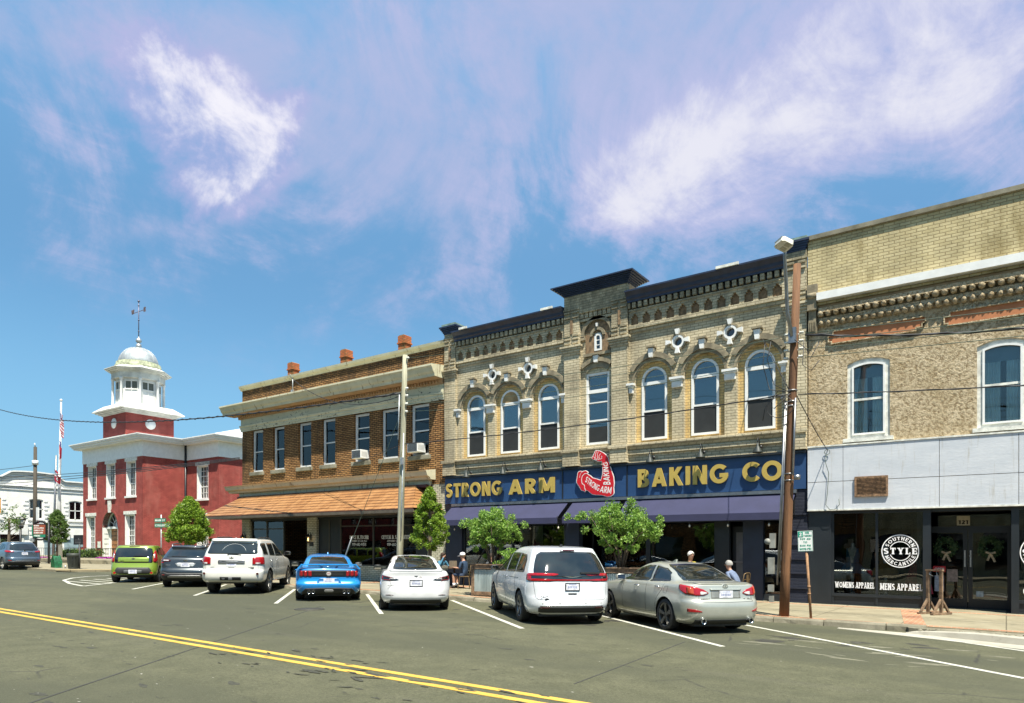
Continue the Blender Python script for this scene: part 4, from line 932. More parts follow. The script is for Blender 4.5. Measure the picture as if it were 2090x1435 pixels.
mb = MB(True); mb.box(x0, x1, YF-.17, YF-.02, 4.62, 4.66); mb.box(x0, x1, YF-.165, YF-.04, 2.80, 2.84); mb.build('metal_flashing', M['old_white'], pan)
mb = MB(True); mb.box(-3.42, -2.60, YF-.20, YF-.15, 3.16, 3.22); mb.box(-3.42, -2.60, YF-.20, YF-.15, 3.66, 3.72); mb.box(-3.42, -3.37, YF-.20, YF-.15, 3.22, 3.66); mb.box(-2.65, -2.60, YF-.20, YF-.15, 3.22, 3.66)
for k in range(12): z = 3.235+k*.036; mb.prism([(-3.37, z), (-2.65, z), (-2.65, z+.012), (-3.37, z+.012)], YF-.195, YF-.155)
v = mb.build('louvre', plain('rusty_louvre', (.22, .13, .07), .8, var=.5, scale=15), pan)
mb = MB(True); mb.box(-3.38, -2.64, YF-.156, YF-.151, 3.2, 3.68); mb.build('louvre_opening', M['black'], v)
# shopfront
mb = MB(True); mb.box(x0, -4.05, YF-.03, YF+.3, -.2, 2.8); mb.box(-1.80, -1.62, YF-.03, YF+.12, -.2, 2.8); mb.box(.10, .26, YF-.03, YF+.12, -.2, 2.8); mb.box(2.3, x1, YF, YF+.3, -.2, 2.8)
mb.box(-4.05, 3.0, YF+.0, YF+.1, 2.72, 2.82)
for x in (-4.02, -2.90, 1.2): mb.box(x-.03, x+.03, YF+.02, YF+.1, .1, 2.75)
for a, b in ((-4.05, -1.8), (.26, 2.3)): mb.box(a, b, YF+.01, YF+.12, .38, .46); mb.box(a, b, YF+.01, YF+.12, -.2, .16); mb.box(a, b, YF+.05, YF+.09, .16, .38)
mb.build('shopfront_frame', M['charcoal'], BG)
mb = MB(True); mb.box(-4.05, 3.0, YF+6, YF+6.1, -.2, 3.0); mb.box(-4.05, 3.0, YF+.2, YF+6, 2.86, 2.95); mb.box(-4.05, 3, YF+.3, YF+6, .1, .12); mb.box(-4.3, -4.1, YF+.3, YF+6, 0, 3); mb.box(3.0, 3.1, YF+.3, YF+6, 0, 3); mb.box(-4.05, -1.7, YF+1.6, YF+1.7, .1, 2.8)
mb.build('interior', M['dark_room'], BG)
for a, b, y, zt in ((-4.02, -1.8, YF+.06, 2.74), (.26, 2.3, YF+.06, 2.74)):
    mb = MB(True); mb.box(a, b, y, y+.006, .44, zt); g = mb.build('shop_window_glass', M['shop_glass'], BG)
    vin = plain('white_vinyl', (.80, .80, .80), .5, var=.03) if a < 0 else bpy.data.materials['white_vinyl']; yy = y-.001
    mb = MB(True)
    cxl, czl = (-2.34, 1.665) if a < 0 else (.72, 1.65); 
    def ringp(r0, r1, a0, a1, n): arcband(mb, cxl, czl, r0, r1, a0, a1, yy-.002, yy, n)
    ringp(.425, .45, 0, 360, 60); ringp(.245, .265, 22, 158, 30); ringp(.245, .265, 202, 338, 30)
    def onarc(r, top):
        def f(p, q):                                        # p 0..1 along, q 0..1 up
            if top: an = math.radians(158-p*136); rr = r+q*.095
            else: an = math.radians(202+p*136); rr = r-q*.095
            return (cxl+rr*math.cos(an), czl+rr*math.sin(an))
        return f
    lettering(mb, 'SOUTHERN', 0, 0, 1, 1, yy, .002, warp=onarc(.298, True), t=.2, thin=.14, serif=True, gap=.3); lettering(mb, 'MERCANTILE', 0, 0, 1, 1, yy, .002, warp=onarc(.398, False), t=.2, thin=.14, serif=True, gap=.28)
    lettering(mb, 'STYLE', cxl-.40, czl-.085, .80, .175, yy, .002, t=.22, thin=.13, serif=True, gap=.22)
    if a < 0: lettering(mb, 'WOMENS APPAREL', -3.96, .62, 1.0, .165, yy, .002, t=.22, thin=.13, serif=True, gap=.12, space=.3); lettering(mb, 'MENS APPAREL', -2.82, .60, 1.0, .18, yy, .002, t=.22, thin=.13, serif=True, gap=.14, space=.3)
    else: lettering(mb, 'CHILDRENS APPAREL', .34, .60, 1.3, .18, yy, .002, t=.22, thin=.13, serif=True, gap=.14, space=.3)
    mb.split('window_lettering', vin, g, gap=.05)
# recessed double door
dr = thing('double_door', 'black glazed double door numbered 121 in the recessed boutique entry', 'door', (-.8, 22.3, .1)); yd = YF+1.15
mb = MB(True); mb.box(-1.95, -1.8, YF+.12, yd, 0, 2.8); mb.box(.26, .4, YF+.12, yd, 0, 2.8); mb.box(-1.9, .35, yd, yd+.08, 2.28, 2.36); mb.box(-1.9, .35, yd, yd+.08, 2.75, 2.85)
for a, b in ((-1.80, -.86), (-.84, .12)): mb.box(a, a+.1, yd, yd+.06, .12, 2.28); mb.box(b-.1, b, yd, yd+.06, .12, 2.28); mb.box(a+.1, b-.1, yd, yd+.06, .12, .38); mb.box(a+.1, b-.1, yd, yd+.06, 2.18, 2.28)
mb.build('door_frame', M['charcoal'], dr)
mb = MB(True); mb.box(-1.8, .12, yd+.03, yd+.036, .3, 2.75); g = mb.build('glass_pane', M['shop_glass'], dr)
mb = MB(True); mb.box(-1.10, -.80, yd+.0, yd+.02, 2.38, 2.64); p = mb.build('number_plate', plain('number_plate_cream', (.42, .40, .30), .6), dr)
mb = MB(True); lettering(mb, '121', -1.06, 2.41, .22, .11, yd-.001, .003, t=.26); mb.build('number', M['black'], p)
for a, b, z0, z1, m_, tx, tcx in ((-1.66, -1.36, 1.10, 1.26, 'red_sign', 'OPEN', 'white'), (-1.33, -1.08, .84, 1.18, 'pale_notice', None, None), (-1.62, -1.40, .56, 1.0, 'blue_notice', None, None), (-.66, -.50, .45, .60, 'card_sticker', None, None)):
    colr = {'red_sign': (.45, .02, .03), 'pale_notice': (.25, .20, .18), 'blue_notice': (.35, .40, .5), 'card_sticker': (.45, .5, .5)}[m_]
    mb = MB(True); mb.box(a, b, yd+.018, yd+.026, z0, z1); s_ = mb.build('door_notice', plain(m_, colr, .6, var=.3, scale=12), g)
    if tx: mb = MB(True); lettering(mb, tx, a+.04, z0+.045, b-a-.08, .07, yd+.017, .002, t=.18); mb.build('notice_lettering', M['white'], s_)
mb = MB(True); mb.lathe([(.02, 0), (.02, .04)], (-.80, yd-.06, 1.55), 10, 'y'); mb.box(-.93, -.90, yd-.05, yd, 1.25, 1.7); mb.box(-.80, -.77, yd-.05, yd, 1.25, 1.7); mb.build('door_handle', M['steel'], dr)
# dresses on stands behind the glass
def dress(x, col, lb, zb, slv):
    t = thing('mannequin', lb, 'mannequin', (x, YF+.75, .3-S*x), 'dresses on stands in the boutique window')
    y = YF+.75; mb = MB(True); mb.lathe([(.03, .2), (.04, .5), (.045, 1.0), (.10, 1.3), (.13, 1.62), (.14, 1.72), (.05, 1.78), (.045, 1.88), (.02, 1.9)], (x, y, 0), 14)
    for k in range(3): a = 2*PI*k/3; mb.bar((x, y, .5), (x+.25*math.cos(a), y+.2*math.sin(a), .2), .03)
    mb.build('stand_body', M['old_white'], t)
    mb = MB(True); n = 24; rings = []
    for (r, z) in ((.34, zb), (.27, (zb+1.35)/2), (.165, 1.32), (.18, 1.5), (.17, 1.64)): rings.append([(r*(1+.10*math.sin(a*8*PI/12)*(z < 1.3))*math.cos(2*PI*a/n), .6*r*math.sin(2*PI*a/n), z) for a in range(n)])
    mb.sm = True
    for a, b in zip(rings, rings[1:]):
        for k in range(n): mb.poly([(x+q[0], y+q[1], q[2]) for q in (a[k], a[(k+1) % n], b[(k+1) % n], b[k])])
    mb.box(x-.15, x-.10, y-.08, y+.08, 1.6, 1.74); mb.box(x+.10, x+.15, y-.08, y+.08, 1.6, 1.74)
    mb.build('dress', plain('dress_'+slv, col, .9, var=.2, scale=8), t)
dress(-3.62, (.03, .16, .30), 'blue dress on a stand at the left of the boutique window', 1.02, 'blue'); dress(-2.78, (.42, .24, .07), 'mustard dress on a stand near the window mullion', .98, 'mustard'); dress(-1.98, (.28, .02, .05), 'long crimson dress on a stand behind the round window logo', .5, 'crimson')
def wreath(x, lb):
    t = thing('wreath', lb, 'wreath', (x, yd-.05, 1.75-S*x), 'wreaths on the boutique doors'); rr = random.Random(int(x*100)); mb = MB(True)
    for k in range(700):
        a = rr.uniform(0, 2*PI); r = .20+rr.gauss(0, .045); c = Vector((x+r*math.cos(a), yd-.07+rr.gauss(0, .03), 1.78+r*math.sin(a))); d = Vector((rr.gauss(0, 1), rr.gauss(0, .6), rr.gauss(0, 1))).normalized()*.045; e = d.cross(Vector((rr.gauss(0, 1), 1, rr.gauss(0, 1)))).normalized()*.016
        mb.poly([c-d, c+e, c+d, c-e])
    mb.build('leaves', M['leaf_dark'], t, recalc=False)
    mb = MB(True)
    for (dx, dz, L, w) in ((-.08, .02, .16, .03), (.08, .02, .16, .03), (-.05, -.12, .22, .035), (.07, -.14, .24, .035)): mb.bar((x+.02, yd-.13, 1.62), (x+.02+dx*1.4, yd-.14, 1.62+dz*1.6), w, .05)
    mb.lathe([(.01, -.03), (.04, 0), (.01, .03)], (x+.02, yd-.15, 1.62), 8); mb.build('ribbon', plain('dotted_ribbon', (.40, .33, .22), .8, var=.6, scale=40), t)
M['leaf_dark'] = plain('wreath_leaf', (.03, .07, .02), .6, var=.5, scale=30)
wreath(-1.36, 'leafy wreath with dotted ribbon on the left boutique door'); wreath(-.36, 'leafy wreath with dotted ribbon on the right boutique door')
# ------------------------------------------------------------ courthouse
CH = thing('courthouse', 'red brick courthouse with white cornices, tall windows and a domed octagonal tower', 'building', (-67.7, 30, 1.0))
cx0, cx1, cy0, cy1 = -73.5, -61.74, 30.0, 33.96; wx = -56.4
mb = MB(True)
ops = [(-71.5, .88, 6.19, 9.35, 0), (-67.7, .88, 6.19, 9.35, 0), (-63.8, .88, 6.19, 9.33, 0), (-71.8, .9, 1.4, 4.55, 0), (-64.0, .92, 1.5, 4.55, 0), (-67.85, 1.55, .3, 4.9, 1.55)]
wall(mb, cx0, cx1, -.5, 9.65, cy0, ops, .45)
mb.box(cx0, cx0+.3, cy0+.01, 60, -.5, 9.65); mb.box(cx1-.3, cx1, cy0+.01, cy1, -.5, 9.65)
wall(mb, cx1-.01, wx, -.5, 9.65, cy1, [(-58.95, .92, 6.0, 9.04, 0), (-58.95, .92, 1.3, 4.4, 0)], .45); mb.box(wx-.3, wx, cy1+.01, 60, -.5, 9.65)
mb.build('wall', M['red_brick'], CH)
mb = MB(True)
def frz(a, b, c, d): mb.box(a, b, c, d, 9.65, 11.0)
frz(cx0-.05, cx1+.05, cy0-.05, cy0+.4); frz(cx1-.3, cx1+.05, cy0+.4, cy1); frz(cx1+.0501, wx+.05, cy1-.05, cy1+.4); frz(wx-.3, wx+.05, cy1+.4, 60); frz(cx0-.05, cx0+.4, cy0+.4, 60)
mb.build('frieze', M['white'], CH)
mb = MB(True)
def eave(a, b, c, d, k):                                      # stepped cornice slabs
    for (e, z0, z1) in ((.62, 11.0, 11.12), (.74, 11.12, 11.30), (.86, 11.30, 11.42), (.92, 11.42, 11.5)): mb.box(a-e, b+e, c-e, d, z0+k, z1+k)
eave(cx0, cx1, cy0, 40, 0); eave(-61.0, wx, cy1, 58, .0)
mb.build('cornice', M['white'], CH)
mb = MB(True)
def hip(a, b, c, d, z0, z1, fx, fy):
    p = [(a, c, z0), (b, c, z0), (b, d, z0), (a, d, z0)]; q = [(a+fx, c+fy, z1), (b-fx, c+fy, z1), (b-fx, d, z1), (a+fx, d, z1)]
    mb.poly(p[:2]+[q[1], q[0]]); mb.poly([p[1], p[2], q[2], q[1]]); mb.poly([p[3], p[0], q[0], q[3]]); mb.poly(q)
hip(cx0-.9, cx1+.9, cy0-.9, 40, 11.5, 12.2, 5, 3); hip(cx1-6, wx+.92, cy1-.92, 58, 11.5, 13.6, 5.5, 7)
mb.build('metal_roof', plain('white_metal_roof', (.55, .57, .58), .5, var=.12, scale=.6), CH)
def chwin(c, hw, z0, z1, y):
    w = window(CH, c, hw, z0, z1, y+.30, 0, .13, 'white', rails=((z0+(z1-z0)*.36, z0+(z1-z0)*.36+.07), (z0+(z1-z0)*.68, z0+(z1-z0)*.68+.05)), muntins=3, rows=[z0+(z1-z0)*f for f in (.19, .52, .84)], curtain=[('curtain', .03, .40, z0+.5, z1-.15), ('curtain', .6, .97, z0+.5, z1-.15)], depth=.10)
    mb = MB(True)                                            # deep white-painted jamb, lintel and sill
    mb.box(c-hw-.001, c-hw+.05, y-.02, y+.31, z0, z1); mb.box(c+hw-.05, c+hw+.001, y-.02, y+.31, z0, z1); mb.box(c-hw, c+hw, y-.02, y+.31, z1-.05, z1); mb.build('jamb', M['white'], w)
    mb = MB(True); mb.box(c-hw-.22, c+hw+.22, y-.06, y+.1, z1, z1+.30); mb.build('lintel', M['old_white'], w)
    mb = MB(True); mb.box(c-hw-.12, c+hw+.12, y-.14, y+.31, z0-.16, z0); mb.build('window_sill', M['white_trim'], w)
for o in ops[:5]: chwin(o[0], o[1], o[2], o[3], cy0)
chwin(-58.95, .92, 6.0, 9.04, cy1); chwin(-58.95, .92, 1.3, 4.4, cy1)
# arched door
mb = MB(True); c = -67.85
wall(mb, c-1.55, c+1.55, .3, 3.35, cy0+.62, [(c, 1.2, .3, 3.3, 0)], .15); mb.box(c-1.55, c-1.50, cy0+.0, cy0+.62, .3, 3.4); mb.box(c+1.50, c+1.55, cy0, cy0+.62, .3, 3.4); mb.box(c-1.5, c+1.5, cy0+.35, cy0+.62, 3.3, 3.5)
for a, b in zip(arcp(c, 3.35, 1.55, 1.55, 0, 180, 16), arcp(c, 3.35, 1.55, 1.55, 0, 180, 16)[1:]): mb.poly([(a[0], cy0-.01, a[1]), (b[0], cy0-.01, b[1]), (b[0], cy0+.7, b[1]), (a[0], cy0+.7, a[1])])
for k in range(6): mb.box(c-1.49, c-1.46, cy0+.12, cy0+.5, .5+k*.47, .85+k*.47)
dsur = mb.build('door_surround', M['white'], CH)
mb = MB(True); arcband(mb, c, 3.35, 1.56, 1.75, 0, 180, cy0-.03, cy0-.005, 20); mb.build('brick_arch', M['red_brick'], dsur)
mb = MB(True); mb.prism([(c-.22, 4.8), (c+.22, 4.8), (c+.32, 5.9), (c-.32, 5.9)], cy0-.1, cy0-.002); mb.build('keystone', M['old_white'], dsur)
mb = MB(True); mb.prism([(c-1.5, 3.5), (c+1.5, 3.5)]+arcp(c, 3.5, 1.5, 1.36, 0, 180, 16), cy0+.6, cy0+.65); mb.build('fanlight_glass', M['car_glass'], dsur)
mb = MB(True)
for a in (25, 50, 75, 90, 105, 130, 155): mb.bar((c, cy0+.58, 3.5), (c+1.45*math.cos(math.radians(a)), cy0+.58, 3.5+1.3*math.sin(math.radians(a))), .035)
arcband(mb, c, 3.5, .55, .6, 0, 180, cy0+.55, cy0+.59, 14); mb.build('fanlight_bars', M['white'], dsur)
mb = MB(True); mb.box(c-1.2, c-.01, cy0+.68, cy0+.74, .3, 3.3); mb.box(c+.01, c+1.2, cy0+.68, cy0+.74, .3, 3.3)
d = mb.build('wooden_door', plain('orange_oak', (.30, .115, .03), .5, var=.3, scale=4), CH)
mb = MB(True)
for s in (-1, 1):
    for k in range(7):
        for u in (.18, .45, .72, 1.0): mb.box(c+s*u-.04, c+s*u+.04, cy0+.65, cy0+.68, .5+k*.42, .58+k*.42)
mb.build('iron_stud', M['black'], d)
mb = MB(True); mb.box(-70.3, -69.75, cy0-.05, cy0-.005, 1.5, 2.1); mb.build('notice_board', M['old_white'], CH)
for (x, y) in ((cx1-.35, cy1-.12),): mb = MB(True); mb.tube([(cx1+.14, cy1-.14, -.2), (cx1+.14, cy1-.14, 11)], .09, 8); mb.build('downpipe', M['charcoal'], CH)
# tower
tx, ty, ta = -67.95, 32.65, 2.25
mb = MB(True); mb.box(tx-ta, tx+ta, ty-ta, ty+ta, 11.6, 14.15); mb.build('tower_base', M['red_brick'], CH)
mb = MB(True)
mb.box(tx-ta-.08, tx+ta+.08, ty-ta-.08, ty+ta+.08, 11.5, 11.95)
for (e, z0, z1) in ((.10, 14.02, 14.12), (.3, 14.12, 14.22), (.5, 14.22, 14.32), (.72, 14.32, 14.38)): mb.box(tx-ta-e, tx+ta+e, ty-ta-e, ty+ta+e, z0, z1)
e = ta+.72; p = [(tx-e, ty-e, 14.385), (tx+e, ty-e, 14.385), (tx+e, ty+e, 14.385), (tx-e, ty+e, 14.385)]; q = [(tx-2.2, ty-2.2, 15.0), (tx+2.2, ty-2.2, 15.0), (tx+2.2, ty+2.2, 15.0), (tx-2.2, ty+2.2, 15.0)]
for k in range(4): mb.poly([p[k], p[(k+1) % 4], q[(k+1) % 4], q[k]])
mb.poly(q); mb.build('tower_cornice', plain('tower_trim', (.55, .55, .50), .7, var=.2, scale=1.2), CH)
mb = MB(True)
mb.lathe([(.48, -.05), (.48, 0)], (tx-.0, ty-ta-.0, 13.2), 24, 'y'); mb.lathe([(.48, 0), (.48, .05)], (tx+ta, ty, 13.2), 24, 'x'); mb.build('clock_blank', M['white'], CH)
def octa(r, z, off=22.5): return [(tx+r*math.cos(math.radians(off+45*k)), ty+r*math.sin(math.radians(off+45*k)), z) for k in range(8)]
def octprism(mb, r, z0, z1, r1=None):
    a = octa(r, z0); b = octa(r1 or r, z1)
    for k in range(8): mb.poly([a[k], a[(k+1) % 8], b[(k+1) % 8], b[k]])
    mb.poly(b); mb.poly(a[::-1])
mb = MB(True); octprism(mb, 1.95, 14.6, 17.6)
for k in range(8):
    a, b = Vector(octa(1.97, 0)[k]), Vector(octa(1.97, 0)[(k+1) % 8])
    for f0, f1 in ((.12, .16), (.48, .52), (.84, .88)): mb.bar(a.lerp(b, (f0+f1)/2)+Vector((0, 0, 15.0)), a.lerp(b, (f0+f1)/2)+Vector((0, 0, 17.4)), .06)
    mb.bar(a.lerp(b, .12)+Vector((0, 0, 16.45)), a.lerp(b, .88)+Vector((0, 0, 16.45)), .10); mb.bar(a.lerp(b, .12)+Vector((0, 0, 17.25)), a.lerp(b, .88)+Vector((0, 0, 17.25)), .10)
mb.build('belfry_wall', M['white_trim'], CH)
for k in range(8):
    a, b = Vector(octa(1.965, 0)[k]), Vector(octa(1.965, 0)[(k+1) % 8]); mb = MB(True)
    for f0, f1 in ((.17, .46), (.54, .83)):
        p0, p1 = a.lerp(b, f0), a.lerp(b, f1); mb.poly([p0+Vector((0, 0, 16.52)), p1+Vector((0, 0, 16.52)), p1+Vector((0, 0, 17.18)), p0+Vector((0, 0, 17.18))])
    mb.build('louvre_panel', plain('grey_louvre', (.10, .11, .09), .8, var=.3, scale=20) if k == 0 else bpy.data.materials['grey_louvre'], CH)
for k in range(8):
    p = octa(2.16, 0)[k]; mb = MB(True); mb.lathe([(.16, 14.7), (.16, 14.82), (.125, 14.9), (.115, 17.3), (.17, 17.38), (.17, 17.5)], (p[0], p[1], 0), 14); mb.build('belfry_column', M['white_trim'], CH)
mb = MB(True); octprism(mb, 2.3, 17.5, 18.05)
for (r, z0, z1) in ((2.42, 18.05, 18.15), (2.62, 18.15, 18.25), (2.82, 18.25, 18.33)): octprism(mb, r, z0, z1)
octprism(mb, 2.9, 18.33, 18.38); octprism(mb, 2.88, 18.38, 18.75, 2.0); mb.build('belfry_cornice', bpy.data.materials['tower_trim'], CH)
mb = MB(True); mb.lathe([(2.05, 18.6), (2.05, 18.85), (1.98, 18.86), (1.92, 19.2), (1.75, 19.25)], (tx, ty, 0), 40); mb.build('dome_drum', plain('mossy_metal', (.24, .26, .17), .8, var=.5, scale=3), CH)
mb = MB(True); mb.lathe([(1.74*math.cos(math.radians(a)), 19.15+1.68*math.sin(math.radians(a))) for a in range(0, 90, 6)]+[(.2, 20.84)], (tx, ty, 0), 48)
dm = mb.build('dome', plain('dome_metal', (.33, .36, .37), .55, .3, var=.22, scale=1.4), CH)
mb = MB(True)
for k in range(16):
    a = 2*PI*k/16; pts = [(tx+1.75*math.cos(math.radians(t_))*math.cos(a), ty+1.75*math.cos(math.radians(t_))*math.sin(a), 19.15+1.69*math.sin(math.radians(t_))) for t_ in range(0, 90, 9)]; mb.tube(pts, .018, 5)
mb.build('seam', M['steel'], dm)
mb = MB(True); mb.lathe([(.24, 20.75), (.24, 21.15), (.14, 21.2), (.12, 21.28), (.24, 21.40), (.27, 21.52), (.2, 21.68), (.08, 21.76), (.05, 21.9)], (tx, ty, 0), 16); mb.build('finial', M['steel'], CH)
wv = thing('weather_vane', 'tall thin weather vane with letters W and E on the courthouse dome', 'weather vane', (tx, ty, 21.8-S*tx))
mb = MB(True); mb.tube([(tx, ty, 21.8), (tx, ty, 25.3)], .045, 8); mb.lathe([(.02, 25.2), (.13, 25.32), (.02, 25.46)], (tx, ty, 0), 12)
for z in (22.4, 23.5, 24.9): mb.lathe([(.03, z-.1), (.09, z), (.03, z+.1)], (tx, ty, 0), 10)
mb.build('vane_rod', plain('lilac_iron', (.12, .12, .17), .5, .5), wv)
mb = MB(True); mb.bar((tx-1.15, ty, 24.35), (tx+1.0, ty, 24.30), .04)
lettering(mb, 'W', tx-1.45, 24.3, .52, .42, ty+.04, .05, t=.24); lettering(mb, 'E', tx+.95, 24.12, .36, .42, ty+.04, .05, t=.26); mb.build('compass_arm', plain('vane_brown', (.12, .08, .08), .6), wv)
mb = MB(True); mb.lathe([(.35, 0), (.35, .45), (.45, .5), (.45, .8), (.1, .85)], (-59.3, 42, 13.55), 16); tag(mb.build('roof_vent', M['alu'], None, org=(-59.3, 42, 14)), 'round silver vent on the white courthouse roof', 'roof vent')

# ------------------------------------------------------------ white corner building far left (faces +x)
WB = thing('white_corner_building', 'white painted brick two storey building with a curved parapet at the far left', 'building', (-96, 35, 1.3))
YX = Matrix(((0, -1, 0, 0), (1, 0, 0, 0), (0, 0, 1, 0), (0, 0, 0, 1)))
# local facade frame: u along +Y, face looks to +x
def wxf(x): return Matrix(((0, -1, 0, x), (1, 0, 0, 0), (0, 0, 1, 0), (0, 0, 0, 1)))
X = wxf(-96)
def par(u): return 10.75+.85*max(0, min(1, (3.4-abs(u-33.6))/1.1))*(0.75+.25*math.cos(max(-1, min(1, (u-33.6)/3.4))*PI/2)) 
mb = MB(False, X)
wops = [(29.6+4.35*k, .75, 5.85, 8.3, .14) for k in range(-1, 4)]
wall(mb, 22, 46, 0, 9.4, 0, wops, .3); mb.box(22, 46, .35, 12, 0, 9.3); n = 96
for k in range(n):
    a, b = 22+24*k/n, 22+24*(k+1)/n; mb.poly([(a, 0, 9.4), (b, 0, 9.4), (b, 0, par(b)), (a, 0, par(a))]); mb.poly([(a, 0, par(a)), (b, 0, par(b)), (b, .3, par(b)), (a, .3, par(a))])
mb.build('wall', M['white_brick'], WB)
mb = MB(False, X)
for (dz, pr, th) in ((0, .35, .16), (-.28, .2, .08), (-.62, .12, .08)):
    for k in range(n):
        a, b = 22+24*k/n, 22+24*(k+1)/n; mb.poly([(a, -pr, par(a)+dz), (b, -pr, par(b)+dz), (b, -pr, par(b)+dz-th), (a, -pr, par(a)+dz-th)]); mb.poly([(a, -pr, par(a)+dz), (b, -pr, par(b)+dz), (b, 0, par(b)+dz), (a, 0, par(a)+dz)]); mb.poly([(a, -pr, par(a)+dz-th), (b, -pr, par(b)+dz-th), (b, 0, par(b)+dz-th), (a, 0, par(a)+dz-th)])
for k in range(110): u = 22+24*k/110; mb.box(u, u+.1, -.14, 0, 9.55, 9.68)
mb.box(22, 46, -.22, 0, 9.68, 9.78); mb.box(22, 46, -.1, 0, 9.25, 9.33); mb.box(22, 46, -.12, 0, 5.15, 5.3)
for (u, hw, a, b, r) in wops:
    for s in (-1, 1):
        for k in range(5): mb.box(u+s*(hw+.10), u+s*(hw+.62 if k % 2 else hw+.45), -.07, 0, a+.1+k*.5, a+.36+k*.5)
    mb.box(u-hw-.15, u+hw+.15, -.15, 0, a-.22, a)
for u in (26.5, 33.2, 41): 
    for k in range(8): mb.box(u, u+.5 if k % 2 else u+.36, -.07, 0, .6+k*.55, .9+k*.55)
mb.build('cornice_and_trim', M['white'], WB)
for i, (u, hw, a, b, r) in enumerate(wops):
    mb = MB(False, X); mb.prism(outline(u, hw, a, b, r), .10, .2, [outline(u, hw-.12, a+.12, b-.12, r*.8)[::-1]]); mb.box(u-.05, u+.05, .1, .18, a, b); mb.box(u-hw, u+hw, .1, .18, 7.0, 7.1); w = mb.build('window', M['white_trim'], WB)
    mb = MB(False, X); mb.box(u-hw, u+hw, .16, .17, a, b); mb.build('glass_pane', M['glass'], w)
    mb = MB(False, X); mb.box(u-hw, u+hw, .28, .3, a, b); mb.build('shade_backing', M['dark_room'], w)
    if i != 3:
        mb = MB(False, X)
        for (p, q) in ((-.62, -.15), (.1, .55)):
            for k in range(5): mb.box(u+p+(q-p)*k/5, u+p+(q-p)*(k+.7)/5, .24, .26, a+.2, b-.15)
        mb.build('curtain', M['curtain'], w)
mb = MB(False, X); mb.box(22.5, 32.6, -.04, -.002, 1.2, 3.9); w = mb.build('shop_window', M['car_glass'], WB)
mb = MB(False, X)
for u in (22.5, 25, 27.6, 30.0, 32.4): mb.box(u, u+.22, -.08, -.04, 1.2, 3.9)
mb.box(22.4, 32.7, -.09, -.04, 2.35, 2.6); mb.build('mullion', M['old_white'], w)
mb = MB(False, X); mb.box(22.3, 33.0, -.25, 0, 3.9, 5.1); mb.box(34.6, 37.6, -.2, 0, 3.4, 4.4); mb.build('white_sign_band', M['white_trim'], WB)
mb = MB(False, X); mb.box(34.8, 36.2, -.05, 0, 1.0, 3.3); mb.box(37.0, 39.2, -.05, 0, 1.0, 3.6); mb.build('shop_door', plain('pale_blue_glass', (.25, .33, .36), .2), WB)
# ------------------------------------------------------------ far side of the street behind the camera (seen only in reflections and from other views)
def opp(x0, x1, h, mat, label, cat='building'):
    t = thing('street_building', label, cat, ((x0+x1)/2, -9.5, 0), 'shops across the street')
    Xo = Matrix(((-1, 0, 0, 0), (0, -1, 0, -9.5), (0, 0, 1, 0), (0, 0, 0, 1))); mb = MB(False, Xo); a, b = -x1, -x0
    n = int((b-a)/3); op = [(a+(b-a)*(k+.5)/n, .5, 4.6, 6.6, 0) for k in range(n)]+[(a+(b-a)*(k+.5)/n, 1.1, .5, 2.9, 0) for k in range(n)]
    wall(mb, a, b, -.5, h, 0, op, .3); mb.box(a, b, .4, 10, 0, h-.2); mb.box(a-.1, b+.1, -.3, .3, h-.35, h); mb.box(a, b, -.15, 0, 3.3, 3.9); mb.build('wall', M[mat], t)
    for o in op:
        mb = MB(False, Xo); mb.box(o[0]-o[1], o[0]+o[1], .2, .22, o[2], o[3]); mb.build('window', M['car_glass'], t)
opp(-70, -52, 7.6, 'red_brick', 'red brick shop row across the street, farthest left'); opp(-52, -30, 8.2, 'tan_brick', 'tan brick shop row across the street'); opp(-30, -8, 7.4, 'brown_brick', 'brown brick shop row across the street'); opp(-8, 14, 8.0, 'beige_brick', 'ochre brick shop row across the street'); opp(14, 34, 7.2, 'red_brick', 'red brick shop row across the street, nearest right')
# ------------------------------------------------------------ ground
def sheet(name, pts, dz, mat, grid=None, kind='structure', thick=None, org=None):
    mb = MB(); mb.prism([(p[0], p[1]) for p in pts], 0, 1, flat=lambda a, b, d: (a, b, gz(a)+dz-(0 if d == 0 else thick or .02)))
    o = mb.build(name, mat, None, org=org or (0, 0, 0))
    if kind: o['kind'] = kind
    return o
mb = MB(); N = 400
mb.poly([(-1600, -1600, G*1600-.0), (1600, -1600, -G*1600), (1600, 1600, -G*1600), (-1600, 1600, G*1600)]); gm = mb.build('ground', plain('dry_grass', (.07, .08, .03), .95, var=.4, scale=.3), None, org=(0, 0, 0))
for v in gm.data.vertices: v.co.z -= .03
gm['kind'] = 'structure'
sheet('road', [(-160, -4), (60, -4), (60, 16.6), (-160, 16.6)], 0, M['asphalt'], thick=.01)
sheet('side_street', [(-42.5, 16.6), (-34.5, 16.6), (-34.5, 90), (-42.5, 90)], .0, M['asphalt'], thick=.01)
sheet('cross_street', [(-95.0, -90), (-80, -90), (-80, 90), (-95.0, 90)], .004, M['asphalt'], thick=.01)
KY = 16.15
sheet('pavement', [(-34.2, KY+.2), (8, KY+.05), (8, YF+3), (-34.2, YF+3)], .12, M['sidewalk'], thick=.2)
sheet('far_pavement', [(-79.5, 16.4), (-43.6, 16.4), (-42.2, 18.4), (-42.2, 26.5), (-79.5, 26.5)], .12, M['sidewalk'], thick=.2)
sheet('courthouse_terrace', [(-79.4, 22.4), (-57, 22.4), (-47, 25.6), (-44.5, 28), (-44.5, 44), (-79.4, 44)], .40, M['sidewalk'], thick=.5)
sheet('near_pavement', [(-160, -9.5), (60, -9.5), (60, -4), (-160, -4)], .12, M['sidewalk'], thick=.2)
